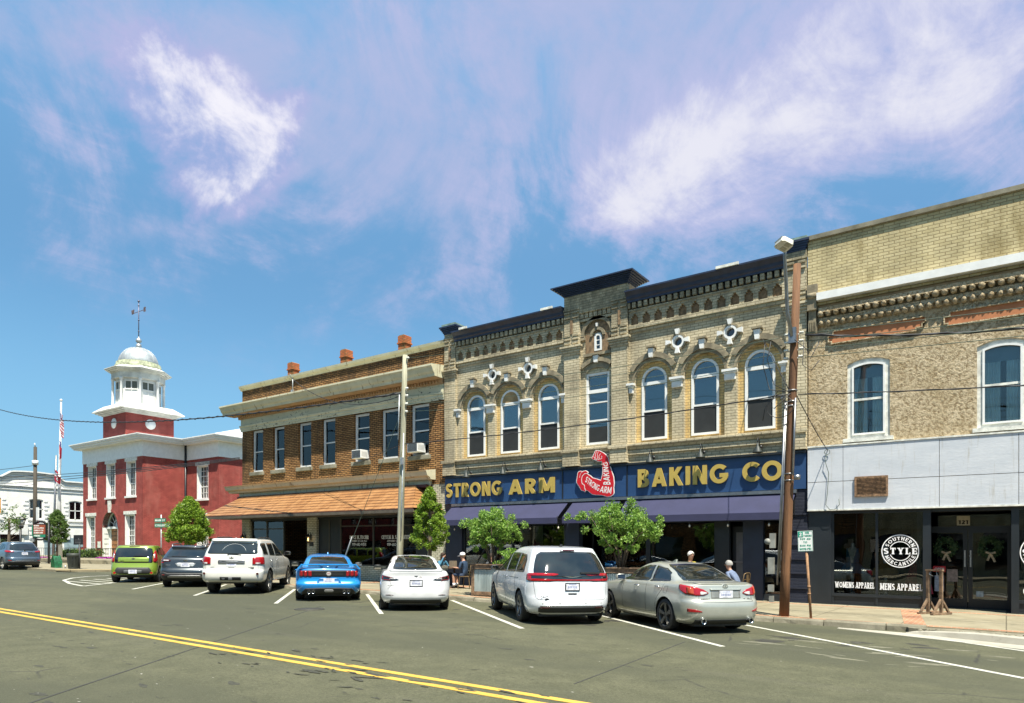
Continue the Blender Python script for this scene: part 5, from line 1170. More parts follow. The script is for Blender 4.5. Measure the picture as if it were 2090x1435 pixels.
# rough kerb stones, each a bit out of line
rk = random.Random(3); x = -34.4
mb = MB()
while x < -1.3:
    L = rk.uniform(.7, 1.3); y0 = KY-.02+rk.uniform(-.02, .02); z = rk.uniform(.105, .135); n = 6
    x1_ = min(x+L, -1.3)
    pr = []
    for k in range(n+1):
        xx = x+(x1_-.02-x)*k/n; jx = rk.uniform(-.014, .014); pr.append([(xx, y0+.24, gz(xx)+z), (xx, y0+.03+jx, gz(xx)+z+rk.uniform(-.012, .008)), (xx, y0+jx, gz(xx)+z-.035), (xx, y0-.02+jx+rk.uniform(-.02, .01), gz(xx)-.02)])
    for a, b in zip(pr, pr[1:]):
        for k in range(3): mb.poly([a[k], b[k], b[k+1], a[k+1]])
    mb.poly(pr[0]); mb.poly(pr[-1]); x += L
o = mb.build('kerb', M['kerb'], None, org=(0, 0, 0)); o['kind'] = 'structure'
mb = MB(); pr = []; n = 30                                  # new pale kerb swinging out at the right, with gutter
for k in range(n+1):
    xx = -1.65+6*k/n; yb = 15.80-.38*(xx+1.65); f = min(1, (k/n)*5)**.5; pr.append([(xx, yb+.30, gz(xx)+.11*f), (xx, yb+.05, gz(xx)+.15*f), (xx, yb, gz(xx)+.12*f), (xx, yb-.04, gz(xx)-.01)])
for p, q in zip(pr, pr[1:]):
    for k in range(3): mb.poly([p[k], q[k], q[k+1], p[k+1]])
mb.poly(pr[0])
o = mb.build('kerb', M['gutter'], None, org=(0, 0, 0)); o['kind'] = 'structure'
sheet('gutter', [(-2.9, 15.95), (-1.65, 15.82), (4.35, 13.5), (4.35, 12.6), (-.9, 14.95), (-2.9, 15.75)], .006, M['gutter'], thick=.008)
sheet('kerb_fill', [(-1.7, 16.3), (4.35, 16.3), (4.35, 13.7), (-1.6, 15.95)], .10, M['kerb'], thick=.08)
# brick borders in the pavement
for nm, pts in (('a', [(-34, KY+.22), (8, KY+.10), (8, KY+.32), (-34, KY+.44)]), ('b', [(-34, 20.55), (8, 20.55), (8, 20.75), (-34, 20.75)])) : sheet('brick_border', pts, .124, M['paver'])
for xx in (-31, -26.3, -21.6, -16.9, -12.2, -7.1, -2.05, 2.6): sheet('brick_border', [(xx-.2+.5, KY+.42), (xx+.2+.5, KY+.42), (xx+.2, 20.55), (xx-.2, 20.55)], .124, M['paver'])
# loose rubble by the broken kerb
mb = MB(); rr = random.Random(9)
for k in range(70):
    xx = rr.uniform(-1.4, 1.2); yy = 16.02-.07*(xx+1.7)+rr.gauss(0, .06)-.1; s_ = rr.uniform(.02, .07); c0 = len(mb.v); mb.lathe([(s_*.3, -s_*.4), (s_, 0), (s_*.5, s_*.5)], (xx, yy, gz(xx)+.06+s_*.3), 6, smooth=False)
    for i in range(c0, len(mb.v)): mb.v[i] += Vector((rr.uniform(-.3, .3)*s_, rr.uniform(-.3, .3)*s_, rr.uniform(-.2, .2)*s_))
o = mb.build('rubble', M['kerb'], None, org=(0, 16, .05)); o['kind'] = 'stuff'
# painted lines
def line(name, a, b, w, mat, dz=.006):
    a = Vector(a); b = Vector(b); d = (b-a).normalized(); n = Vector((-d.y, d.x))*w/2
    return sheet(name, [(p.x, p.y) for p in (a-n, b-n, b+n, a+n)], dz, mat, thick=.004)
line('yellow_line', (-150, 6.47), (60, 6.17), .12, M['yellow_line']); line('yellow_line', (-150, 6.20), (60, 5.88), .12, M['yellow_line'])
for a, b in (((.19, 11.11), (-5.6, 15.9)), ((-3.88, 11.45), (-9.3, 15.9)), ((-7.93, 11.35), (-13.82, 16.0)), ((-12.24, 11.59), (-17.59, 16.0)), ((-16.56, 11.69), (-21.5, 16.0)), ((-20.95, 11.8), (-26.0, 16.0)), ((-25.4, 12.0), (-30.0, 16.0)), ((4.3, 11.2), (-1.2, 15.3))):
    line('parking_line', a, b, .11, M['white_line'])
hp = [(-28.4, 11.6), (-30.6, 12.0), (-33.5, 12.9), (-35.4, 14.0), (-36.6, 15.2), (-37.0, 16.3)]
for a, b in zip(hp, hp[1:]): line('hatching_line', a, b, .14, M['white_line'])
line('hatching_line', (-28.4, 11.6), (-32.6, 16.2), .14, M['white_line'])
for k in range(5): f = k/5+.12; xa = -29.0-3.5*f; ya = 12.2+3.8*f; line('hatching_line', (xa, ya), (xa-3.4+1.2*f, ya+.0), .12, M['white_line'], .0075)
line('yellow_kerb_paint', (-43.5, 16.33), (-40.0+-1.8, 18.6), .18, M['yellow_line'], .125)
# asphalt joint, tyre scuffs, manhole
line('asphalt_joint', (-7.8, 2.5), (-14.9, 11.9), .03, plain('joint_tar', (.035, .035, .03), .9), .004); line('asphalt_joint', (-4.2, 7.1), (-4.6, 11.6), .02, bpy.data.materials['joint_tar'], .004)
def blots(name, n, seed, mat, smin, smax, dz, spots=None, stretch=1):
    rg = random.Random(seed); mb = MB()
    for k in range(n):
        if spots: sx_, sy_ = spots[k % len(spots)]; x = sx_+rg.gauss(0, .5); y = sy_+rg.gauss(0, .4)
        else: y = 2.5+13*rg.random()**1.5; x = -y*1.4+rg.uniform(-1.6, 1.5)*y*.95
        a0 = rg.gauss(.05, .25); s = rg.uniform(smin, smax)*rg.random()**.5; m = 9; pts = []
        for j in range(m): a = 2*PI*j/m; q = s*rg.uniform(.45, 1.2); u, v = q*math.cos(a)*rg.uniform(1, 1.3)*stretch, q*math.sin(a)*.6; pts.append((x+u*math.cos(a0)-v*math.sin(a0), y+u*math.sin(a0)+v*math.cos(a0)))
        mb.poly([(a, b, gz(a)+dz+k*.000004) for a, b in pts])
    o = mb.build(name, mat, None, org=(0, 0, 0), recalc=False); o['kind'] = 'structure'
blots('road_stain', 170, 5, plain('tar_stain', (.040, .040, .027), .9, var=.4, scale=20), .03, .13, .0022, stretch=1.6)
blots('road_stain', 60, 6, bpy.data.materials['tar_stain'], .03, .10, .0078, [(-9, 6.0), (-8, 5.9), (-6.8, 5.95), (-5.6, 5.9), (-4.6, 5.8), (-7.4, 5.95)], stretch=2.6)
blots('oil_stain', 40, 7, plain('oil_stain', (.034, .033, .026), .6, var=.3), .1, .35, .0016, [(-7.2, 13.6), (-3.2, 13.4), (-10.6, 13.8), (-14.8, 13.9), (-18.8, 14.2), (-1.8, 13.4)])
blots('road_grit', 150, 8, plain('pale_grit', (.36, .35, .30), .9), .012, .03, .0032)
blots('dusty_patch', 26, 9, plain('dusty_patch', (.13, .126, .085), .95, var=.3, scale=9), .06, .26, .0012, [(-1.2, 12.3), (-2.6, 12.9), (-.4, 12.6), (-3.5, 12.2), (-1.8, 11.6)], stretch=2.2)
def disc(name, x, y, r, mat, dz, label=None, cat=None):
    mb = MB(); mb.lathe([(r, -.01), (r, 0)], (0, 0, 0), 36)
    for v in mb.v: v += Vector((x, y, gz(x+v.x)+dz))
    o = mb.build(name, mat, None, org=(x, y, gz(x)+dz)); 
    if label: tag(o, label, cat)
    return o
disc('manhole_cover', -14.45, 11.2, .38, plain('cast_iron', (.055, .052, .04), .7, .3, var=.4, scale=18), .008, 'round iron manhole cover in the asphalt behind the blue car', 'manhole cover')

# ------------------------------------------------------------ trees and planting
def leafmat(name, a, b, c):
    t = NT(name); g = t.n('ShaderNodeNewGeometry'); n = t.n('ShaderNodeValToRGB')
    t.l(g.outputs['Random Per Island'], n.inputs[0]); e = n.color_ramp.elements; e[0].color = (*a, 1); e[1].color = (*c, 1); m = e.new(.55); m.color = (*b, 1)
    t.l(n.outputs[0], t.b.inputs['Base Color']); t.b.inputs['Roughness'].default_value = .45; t.b.inputs['Specular IOR Level'].default_value = .4
    tr = t.n('ShaderNodeBsdfTranslucent'); t.l(n.outputs[0], tr.inputs[0]); ms = t.n('ShaderNodeMixShader'); ms.inputs[0].default_value = .35
    t.l(t.b.outputs[0], ms.inputs[1]); t.l(tr.outputs[0], ms.inputs[2]); o = [x for x in t.t.nodes if x.type == 'OUTPUT_MATERIAL'][0]; t.l(ms.outputs[0], o.inputs[0]); return t.m
M['leaf_a'] = leafmat('leaf_yellow_green', (.08, .16, .014), (.18, .30, .024), (.33, .44, .055)); M['leaf_b'] = leafmat('leaf_light_green', (.08, .18, .025), (.19, .34, .05), (.34, .48, .11)); M['leaf_c'] = leafmat('hedge_leaf', (.05, .11, .02), (.11, .19, .04), (.20, .28, .07))
M['bark'] = plain('bark', (.10, .075, .05), .9, var=.4, scale=14, bump=.5)
def leaves(name, parent, mat, clumps, per, size, rng, jitter=.10):
    mb = MB()
    for (c, r) in clumps:
        for k in range(per):
            v = Vector((rng.gauss(0, 1), rng.gauss(0, 1), rng.gauss(0, 1))).normalized()*(r*rng.random()**.45); p = c+v
            d = (v.normalized()*.5+Vector((rng.gauss(0, .8), rng.gauss(0, .8), rng.gauss(.15, .6)))).normalized()*size*rng.uniform(.6, 1.25); w = d.cross(Vector((rng.gauss(0, 1), rng.gauss(0, 1), rng.gauss(0, 1)))); w = w.normalized()*size*.34 if w.length > 1e-4 else Vector((size*.3, 0, 0))
            mb.poly([p-d*.6, p+w, p+d*.8, p-w])
    return mb.build(name, mat, parent, recalc=False)
def topiary(x, y, zb, zt, rad, label, seed, dens=1., size=.06, mat='leaf_a', group=None, z0=None):
    """egg-shaped street tree: profile radius by height"""
    rng = random.Random(seed); t = thing('street_tree', label, 'tree', (x, y, z0 if z0 is not None else sw(x)), group); H = zt-zb; cl = []
    n = int(170*dens)
    for k in range(n):
        h = rng.random()**.85; pr = rad*(min(1, (h/.16))**.6 if h < .16 else (1-((h-.16)/.84)**1.7)**.8)+.02
        a = rng.uniform(0, 2*PI); q = rng.uniform(.55, 1.02); cl.append((Vector((x+pr*q*math.cos(a), y+pr*q*math.sin(a), zb+H*h)), rad*rng.uniform(.13, .24)))
    for k in range(int(14*dens)): a = rng.uniform(0, 2*PI); h = rng.random(); pr = rad*(1-h**1.8)**.8; cl.append((Vector((x+pr*1.08*math.cos(a), y+pr*1.08*math.sin(a), zb+H*h*.95)), rad*.09))
    leaves('crown', t, M[mat], cl, int(95), size*.92, rng)
    mb = MB(); g = (z0 if z0 is not None else sw(x))-.02; mb.tube([(x, y, g), (x+.02, y, (g+zb)/2), (x, y, zb+.1), (x, y, zb+H*.7)], [.09, .07, .06, .02], 9)
    for k in range(9): a = rng.uniform(0, 2*PI); z_ = zb+.05+k*H*.08; mb.tube([(x, y, z_), (x+rad*.4*math.cos(a), y+rad*.4*math.sin(a), z_+.25), (x+rad*.75*math.cos(a), y+rad*.75*math.sin(a), z_+.4)], [.03, .02, .006], 6)
    mb.build('trunk', M['bark'], t); return t
topiary(-31.75, 17.6, 2.15, 4.20, .98, 'dense rounded street tree between the green street signs and the orange roof', 11, 1.5, .075, group='clipped street trees')
topiary(-16.05, 17.45, 1.75, 3.82, .60, 'narrow cone shaped street tree beside the wooden pole and navy awning', 12, 1.15, .055, group='clipped street trees')
topiary(-59.4, 22.4, 2.45, 4.9, .95, 'small clipped tree in front of the white corner building', 13, .8, .09, 'leaf_c', z0=1.0)
def shrubby(x, y, zb, zt, rx, label, seed, size=.055):
    rng = random.Random(seed); t = thing('planter_tree', label, 'tree', (x, y, zb), 'spreading trees in the metal planters'); mb = MB(); cl = []; H = zt-zb
    for k in range(7):
        a = 2*PI*k/7+rng.uniform(-.3, .3); L = rng.uniform(.5, .95); p0 = Vector((x+.05*math.cos(a), y+.03*math.sin(a), zb-.1)); p1 = p0+Vector((.15*math.cos(a), .1*math.sin(a), H*.3)); p2 = p1+Vector((rx*.4*L*math.cos(a), rx*.35*L*math.sin(a), H*.28)); p3 = p2+Vector((rx*.35*L*math.cos(a), rx*.3*L*math.sin(a), H*rng.uniform(.08, .3)))
        mb.tube([p0, p1, p2, p3], [.028, .022, .015, .006], 7)
        for q in range(13): f = rng.random(); c = p2.lerp(p3, f*1.2)+Vector((rng.gauss(0, .22), rng.gauss(0, .16), rng.gauss(0, .13))); cl.append((c, rng.uniform(.09, .17)))
        for q in range(3): cl.append((p1.lerp(p2, rng.random())+Vector((rng.gauss(0, .12), rng.gauss(0, .1), rng.gauss(0, .1))), .09))
    for q in range(26): a = rng.uniform(0, 2*PI); r = math.sqrt(rng.random())*.75; cl.append((Vector((x+rx*r*math.cos(a), y+rx*.7*r*math.sin(a), zb+H*(.62+.34*(1-r*r)+rng.gauss(0, .05)))), rng.uniform(.1, .19)))
    mb.build('trunk', M['bark'], t); leaves('crown', t, M['leaf_b'], cl, 105, size*.92, rng); return t
shrubby(-13.0, 17.0, 1.25, 3.0, .84, 'spreading light green tree in the planter left of the white minivan', 21)
shrubby(-8.6, 17.05, 1.22, 2.98, .98, 'spreading light green tree in the planter right of the white minivan', 24)
rng = random.Random(77); tt = [o for o in bpy.data.objects if o.name == 'planter_tree'][0]
leaves('low_branch', tt, M['leaf_b'], [(Vector((-12.35+rng.gauss(0, .13), 16.8+rng.gauss(0, .1), 1.62-.35*k/22+rng.gauss(0, .12))), .11) for k in range(26)], 40, .055, rng)
M['corrugated'] = None
def corr():
    t = NT('corrugated_zinc'); n = t.noise(2.4, 6, .7, sc=(1, 1, .25)); c = t.mix((.28, .34, .34), (.50, .58, .57), t.ramp(n, .3, .7)); c = t.mix(c, (.20, .24, .22), t.math('MULTIPLY', t.ramp(t.noise(9, 5, .7, sc=(1, 1, .15)), .55, .7), .7)); t.out(c, .42, .55); return t.m
M['corrugated'] = corr(); M['old_wood'] = plain('weathered_wood', (.17, .11, .065), .85, var=.45, scale=9, bump=.4)
def planter(x0, x1, y0, y1, label):
    g = sw((x0+x1)/2); t = thing('planter', label, 'planter', ((x0+x1)/2, (y0+y1)/2, g), 'corrugated metal planters on the pavement'); mb = MB()
    for a, b in ((x0, y0), (x1-.09, y0), (x0, y1-.09), (x1-.09, y1-.09)): mb.box(a, a+.09, b, b+.09, g, g+.98)
    for (z0, z1) in ((.04, .16), (.86, .98)):
        mb.box(x0+.09, x1-.09, y0+.01, y0+.05, g+z0, g+z1); mb.box(x0+.09, x1-.09, y1-.05, y1-.01, g+z0, g+z1); mb.box(x0+.01, x0+.05, y0+.09, y1-.09, g+z0, g+z1); mb.box(x1-.05, x1-.01, y0+.09, y1-.09, g+z0, g+z1)
    mb.box(x0-.02, x1+.02, y0-.02, y0+.10, g+.981, g+1.01); mb.box(x0-.02, x0+.1, y0+.1, y1+.02, g+.981, g+1.01); mb.build('timber_frame', M['old_wood'], t)
    mb = MB(); n = int((x1-x0)/.033); pts = [(x0+.09+(x1-x0-.18)*k/n, y0+.06+(.012 if k % 2 else -.006)) for k in range(n+1)]
    for p, q in zip(pts, pts[1:]): mb.poly([(p[0], p[1], g+.15), (q[0], q[1], g+.15), (q[0], q[1], g+.87), (p[0], p[1], g+.87)])
    n = int((y1-y0)/.033); pts = [(x0+.06+(.012 if k % 2 else -.006), y0+.09+(y1-y0-.18)*k/n) for k in range(n+1)]
    for p, q in zip(pts, pts[1:]): mb.poly([(p[0], p[1], g+.15), (q[0], q[1], g+.15), (q[0], q[1], g+.87), (p[0], p[1], g+.87)])
    mb.build('corrugated_panel', M['corrugated'], t); mb = MB(); mb.box(x0+.05, x1-.05, y0+.05, y1-.05, g+.84, g+.88); mb.build('soil', plain('soil', (.05, .03, .02), 1, var=.4, scale=20), t)
planter(-13.55, -11.4, 16.62, 17.4, 'corrugated metal planter with timber frame left of the white minivan'); planter(-9.9, -7.6, 16.62, 17.4, 'corrugated metal planter with timber frame behind the silver sedan')

# ------------------------------------------------------------ poles, wires, signs
def woodmat(name, a, b):
    t = NT(name); c = t.mix(a, b, t.ramp(t.noise(7, 7, .75, sc=(1, 1, .07)), .32, .68)); c = t.mix(c, (.03, .02, .012), t.math('MULTIPLY', t.ramp(t.noise(14, 5, .7, sc=(1, 1, .12)), .58, .68), .8)); t.out(c, .85); t.bump(t.noise(16, 6, .7, sc=(1, 1, .08)), .7, .02); return t.m
M['pole_red'] = woodmat('reddish_pole_wood', (.085, .038, .016), (.20, .095, .040)); M['pole_grey'] = woodmat('grey_green_pole_wood', (.20, .195, .13), (.38, .37, .27))
pr = thing('utility_pole', 'brown wooden utility pole with conduits in front of the navy brick pier', 'utility pole', (-4.02, 16.25, sw(-4)))
pb, pt = Vector((-4.16, 16.5, .17)), Vector((-3.87, 16.5, 8.22))
def onp(z): f = (z-pb.z)/(pt.z-pb.z); return pb.lerp(pt, f)
mb = MB(); mb.tube([pb+Vector((0, 0, -.05)), onp(1.2), onp(2.5), onp(4), onp(6), pt], [.112, .106, .102, .098, .092, .08], 18); mb.build('pole_shaft', M['pole_red'], pr)
mb = MB()
for (dx, z0, z1, r) in ((-.15, .9, 5.1, .02), (-.11, 1.2, 5.1, .016), (.125, 3.4, 5.15, .022)):
    mb.tube([onp(z)+Vector((dx*(1-.04*z), -.12, 0)) for z in (z0, (z0+z1)/2, z1)], r, 8)
mb.tube([onp(5.1)+Vector((-.15, -.12, 0)), onp(5.2)+Vector((-.16, -.15, .02)), onp(5.15)+Vector((-.19, -.2, 0))], .03, 8)
for z in (3.3, 3.45, 5.0, 5.1, 5.35): c = onp(z); mb.lathe([(.108, -.012), (.11, .012)], c, 16)
mb.lathe([(.07, -.05), (.07, .05)], onp(3.35)+Vector((.2, -.12, 0)), 12); mb.build('conduit', M['alu'], pr)
mb = MB()
for (dx, z, h, w, d) in ((-.28, 1.75, .34, .12, .12), (-.29, 1.15, .38, .13, .12), (-.28, .74, .16, .12, .10), (-.26, .50, .14, .09, .1)): c = onp(z); mb.box(c.x+dx-w/2, c.x+dx+w/2, c.y-.16, c.y-.16+d, z, z+h)
mb.lathe([(.07, -.05), (.075, .03), (.02, .05)], onp(1.9)+Vector((-.39, -.12, 0)), 14, 'y'); mb.split('meter_box', plain('meter_grey', (.24, .24, .21), .6, var=.25), pr)
mb = MB(); hd = Vector((-3.93, 15.75, 8.33))
mb.tube([onp(6.55)+Vector((-.02, -.15, 0)), onp(7.1)+Vector((-.12, -.22, 0)), Vector((-3.98, 15.95, 7.75)), Vector((-3.97, 15.8, 8.2)), hd], [.045, .04, .038, .035, .03], 10); mb.box(*[v for p in zip(onp(6.5)-Vector((.09, .18, .1)), onp(6.5)+Vector((.07, -.08, .25))) for v in p]); mb.build('lamp_arm', M['alu'], pr)
mb = MB(Matrix() and False); ql = Matrix.Translation(hd+Vector((0, -.22, .02))) @ Matrix.Rotation(-.35, 4, 'X') @ Matrix.Rotation(-.62, 4, 'Z') @ Matrix.Scale(.84, 4); mb.xf = ql
mb.prism([(-.17, -.10), (-.13, -.16), (.13, -.16), (.17, -.10), (.17, .16), (.12, .2), (-.12, .2), (-.17, .16)], -.06, .05, flat=lambda a, b, d: (a, b, d)); mb.build('lamp_head', plain('lamp_head_grey', (.52, .51, .44), .5, var=.12), pr, bevel=.012)
mb = MB(); mb.xf = ql
for sx in (-1, 1): mb.box(sx*.018, sx*.14, -.0, .155, -.068, -.061)
mb.build('lamp_lens', plain('lamp_lens', (.30, .29, .22), .4, var=.4, scale=60), pr)
mb = MB()
for z in (6.62, 6.44, 6.26, 6.08):
    for s_ in (-1, 1): c = onp(z)+Vector((s_*.16, -.05, .02)); mb.lathe([(.012, -.05), (.026, -.03), (.018, 0), (.026, .03), (.012, .05)], c, 10, 'x')
    mb.bar(onp(z)+Vector((-.2, -.02, 0)), onp(z)+Vector((.2, -.02, 0)), .025)
mb.split('insulator', M['old_white'], pr)
mb = MB()
for pts in ([(.0, 5.25), (-.35, 4.95), (-.45, 5.05), (-.30, 5.28)], [(.0, 5.3), (-.25, 5.35), (-.55, 5.0), (-.6, 4.7)], [(-.05, 5.3), (-.35, 5.5), (-.5, 6.1), (-.42, 6.5)], [(-.55, 6.55), (-.6, 6.0), (-.45, 5.4), (-.1, 5.3)], [(.1, 6.45), (.35, 6.2), (.42, 5.95), (.62, 6.3)], [(.3, 6.4), (.27, 5.85), (.45, 5.7), (.62, 5.9)]):
    mb.tube([onp(5.2)+Vector((a, -.2, b-5.2)) for a, b in pts], .009, 6)
mb.tube([onp(5.02)+Vector((-.16+.3*math.cos(a)-.05, -.2, .24*math.sin(a)-.05)) for a in [k*PI/8 for k in range(17)]], .008, 6)
mb.build('loose_wiring', M['black'], pr)
pl = thing('utility_pole', 'grey green wooden utility pole in front of the law office', 'utility pole', (-17.29, 17.2, sw(-17.3)))
qb, qt = Vector((-17.29, 17.2, .3)), Vector((-16.98, 17.2, 8.53))
def onq(z): return qb.lerp(qt, (z-qb.z)/(qt.z-qb.z))
mb = MB(); mb.tube([qb, onq(2), onq(4), onq(6.5), qt], [.125, .115, .105, .095, .085], 16); mb.build('pole_shaft', M['pole_grey'], pl)
mb = MB()
for z in (8.40, 7.35, 7.1, 6.82, 6.55): mb.lathe([(.02, -.06), (.045, -.03), (.03, 0), (.045, .03), (.02, .06)], onq(z)+Vector((.16, -.03, 0)), 10, 'x'); mb.bar(onq(z), onq(z)+Vector((.2, -.03, 0)), .025)
mb.split('insulator', M['old_white'], pl)
mb = MB(); mb.tube([onq(z)+Vector((.13, -.1, 0)) for z in (2.2, 3.5, 5.8)], .022, 8); mb.tube([onq(z)+Vector((-.13, -.1, 0)) for z in (5.6, 6.3, 7.2)], .02, 8); mb.box(onq(4.9).x+.1, onq(4.9).x+.2, 17.0, 17.08, 4.7, 4.95); mb.build('conduit', M['steel'], pl)
# cables
M['cable'] = plain('black_cable', (.02, .02, .022), .6); M['wire'] = plain('green_wire', (.06, .09, .06), .6)
def cable(a, b, sag, r, label, mat='cable', twist=0, name='overhead_cable', group='overhead cables'):
    a = Vector(a); b = Vector(b); n = 28; pts = [a.lerp(b, k/n)-Vector((0, 0, sag*4*(k/n)*(1-k/n))) for k in range(n+1)]
    mb = MB(); mb.tube(pts, r, 6)
    if twist:
        m = int((b-a).length*3); mb.tube([a.lerp(b, k/m)-Vector((0, 0, sag*4*(k/m)*(1-k/m)))+Vector((0, r*1.3*math.cos(k*1.9), r*1.3*math.sin(k*1.9))) for k in range(m+1)], r*.8, 5)
    o = mb.build(name, M[mat], None, org=tuple(a.lerp(b, .5))); tag(o, label, 'cable', group); return o
zt_ = (6.60, 6.42, 6.24, 6.06); ql_ = (7.35, 7.1, 6.82, 6.55)
names4 = ('topmost', 'second', 'third', 'lowest')
for k in range(4):
    cable(onp(zt_[k])+Vector((-.25, -.05, 0)), onq(ql_[k])+Vector((.22, -.03, 0)), .22, .007, names4[k]+' of the four green wires between the two poles', 'wire')
    cable(onp(zt_[k])+Vector((.25, -.05, 0)), (9.5, 16.2, zt_[k]-.75+.12), .1, .008, names4[k]+' of the four green wires right of the brown pole', 'wire')
cable(onp(7.45), onq(8.40)+Vector((.22, 0, 0)), .12, .006, 'thin single wire joining the tops of the two poles', 'wire')
cable(onp(5.25)+Vector((0, -.15, 0)), onq(5.45), .12, .013, 'black cable crossing the arched windows between the poles', twist=1)
cable(onq(7.2)+Vector((-.1, -.1, 0)), (-90, 26.5, 17.9), 1.5, .03, 'long twisted black cable from the grey pole towards the far left sky', twist=1)
cable(onp(6.55)+Vector((.25, -.1, 0)), (9.5, 17.5, 6.9), .75, .02, 'thick sagging black cable in front of the right stucco window', twist=1)
cable(onp(5.23)+Vector((.15, -.1, 0)), (9.5, 16.2, 4.55), .22, .012, 'lower twisted cable right of the brown pole', twist=1)
cable(onp(5.35)+Vector((.05, -.1, 0)), (-4.12, 21.05, 4.55), .05, .012, 'black drop cable from the pole to the white panels')
cable(onp(5.35)+Vector((-.05, -.1, 0)), (-5.9, 21.0, 8.02), .0, .012, 'black drop cable from the pole up to the rightmost arched window')
cable(onq(6.6)+Vector((-.1, 0, 0)), (-20.4, 17.2, .95), .02, .009, 'steel guy wire slanting down from the grey pole', 'wire', group=None)
mb = MB(); mb.tube([(-19.72, 17.2, 2.35-.1), (-20.4, 17.2, .95), (-20.6, 17.2, .42)], [.022, .028, .028], 8); tag(mb.build('guy_guard', M['alu'], None, org=(-20, 17.2, 1.5)), 'metal guy wire guard behind the blue car', 'guard')
cable(onq(7.15)+Vector((-.1, 0, 0)), (-28.6, 21.0, 10.33), .75, .012, 'service drop from the grey pole to the mast on the brown parapet', twist=1)
cable(onq(5.45), (-26.0, 20.9, 5.05), -.05, .008, 'thin drop wire from the grey pole down to the brown shopfront')
for k, (z0, z1) in enumerate(((8.2, 5.55+2.35), (8.9, 5.50+2.5), (9.6, 5.45+2.65))):
    cable((-96, 20+1.5*k, z0+.6), (-32.9, 21.0, 6.6+.05*k), .55, .022, ('lowest', 'middle', 'highest')[k]+' of three cables crossing the courthouse to the brown corner')
for k in range(3): cable((-57.88, 20.4, 8.1-.7*k), (-90, 12-k, 9.0-.9*k), .6, .018, ('top', 'middle', 'bottom')[k]+' wire leaving the far left wooden pole to the left')
# coil of cable on the white panels
mb = MB(); mb.tube([(-4.12+.07*math.cos(a), 21.0, 4.5+.07*math.sin(a)) for a in [k*PI/8 for k in range(20)]], .008, 6); mb.tube([(-4.14, 21.0, 4.45), (-4.16, 20.98, 4.2), (-4.08, 21.0, 3.9), (-4.12, 21.0, 3.3), (-4.16, 21, 3.0), (-4.05, 21, 2.86), (-3.9, 21, 2.88), (-3.8, 21, 3.0), (-3.82, 21, 3.15)], .008, 6)
tag(mb.build('cable_coil', M['wire'], None, org=(-4.1, 21, 3.9)), 'loose cable coil hanging on the white panels near the navy sign', 'cable')
# two hour parking sign
ps = thing('parking_sign', 'green and white 2 HR PARKING sign on a rusty post', 'sign', (-3.55, 16.35, sw(-3.55)))
mb = MB(); mb.tube([(-3.54, 16.35, .10), (-3.64, 16.35, 1.75)], .028, 8); mb.lathe([(.036, -.02), (.036, .02)], (-3.585, 16.35, .88), 10); mb.lathe([(.036, -.02), (.036, .02)], (-3.58, 16.35, .72), 10); mb.build('post', plain('rusty_post', (.27, .15, .075), .8, var=.35, scale=8), ps)
rs = Matrix.Translation((-3.655, 16.31, 1.90)) @ Matrix.Rotation(.12, 4, 'Z') @ Matrix.Rotation(-.03, 4, 'Y')
mb = MB(); mb.xf = rs; mb.box(-.155, .155, 0, .006, -.23, .23); sp_ = mb.build('sign_plate', M['white'], ps)
mb = MB(); mb.xf = rs; mb.box(-.145, -.045, -.003, -.001, .09, .215); 
for (a, b, c, d) in ((-.15, .15, .217, .222), (-.15, .15, -.222, -.217), (-.15, -.145, -.217, .217), (.145, .15, -.217, .217)): mb.box(a, b, -.003, -.001, c, d)
for tx, x_, z_, w_, h_ in (('HR', .0, .165, .085, .045), ('PARKING', -.03, .10, .165, .04), ('9:00 AM', -.11, .03, .22, .042), ('TO', -.04, -.045, .08, .04), ('5:00 PM', -.11, -.12, .22, .042), ('MON-FRI', -.12, -.195, .24, .045)): lettering(mb, tx, x_, z_, w_, h_, -.001, .002, t=.2)
mb.build('green_marking', plain('sign_green', (.01, .25, .16), .6), sp_)
mb = MB(); mb.xf = rs; lettering(mb, '2', -.12, .11, .05, .085, -.003, .002, t=.2); mb.build('white_numeral', M['white'], sp_)
# wooden display stand
st = thing('wooden_stand', 'empty wooden display stand on the pavement by the boutique', 'display stand', (-1.4, 19.6, sw(-1.4))); g = sw(-1.4); mb = MB(); X = Matrix.Translation((-1.42, 19.6, g)) @ Matrix.Rotation(-.5, 4, 'Z') @ Matrix.Scale(.96, 4); mb.xf = X
for x_ in (-.17, .17):
    mb.box(x_-.035, x_+.035, -.03, .03, .05, 1.1); mb.box(x_-.04, x_+.04, -.38, .38, 0, .05)
    for s_ in (-1, 1): mb.bar((x_, s_*.30, .05), (x_, s_*.02, .38), .05)
mb.box(-.22, .22, -.04, .04, 1.10, 1.14); mb.build('timber', M['old_wood'], st); mb = MB(); mb.xf = X; mb.tube([(-.1, 0, 1.1), (-.12, -.03, 1.02), (-.02, -.02, .97)], .008, 6); mb.tube([(.05, 0, 1.1), (.08, -.03, 1.0), (.12, 0, .94)], .008, 6); mb.build('hanging_chain', M['steel'], st)
for (x_, y_) in ((-6.3, 21.05), (-5.75, 21.1)):
    mb = MB(); mb.lathe([(.05, 0), (.06, .05), (.05, .09)], (x_, y_, sw(x_)), 10); tag(mb.build('pot', M['plastic'], None, org=(x_, y_, sw(x_))), 'small dark pot by the bakery door, ' + ('left one' if x_ < -6 else 'right one'), 'pot')

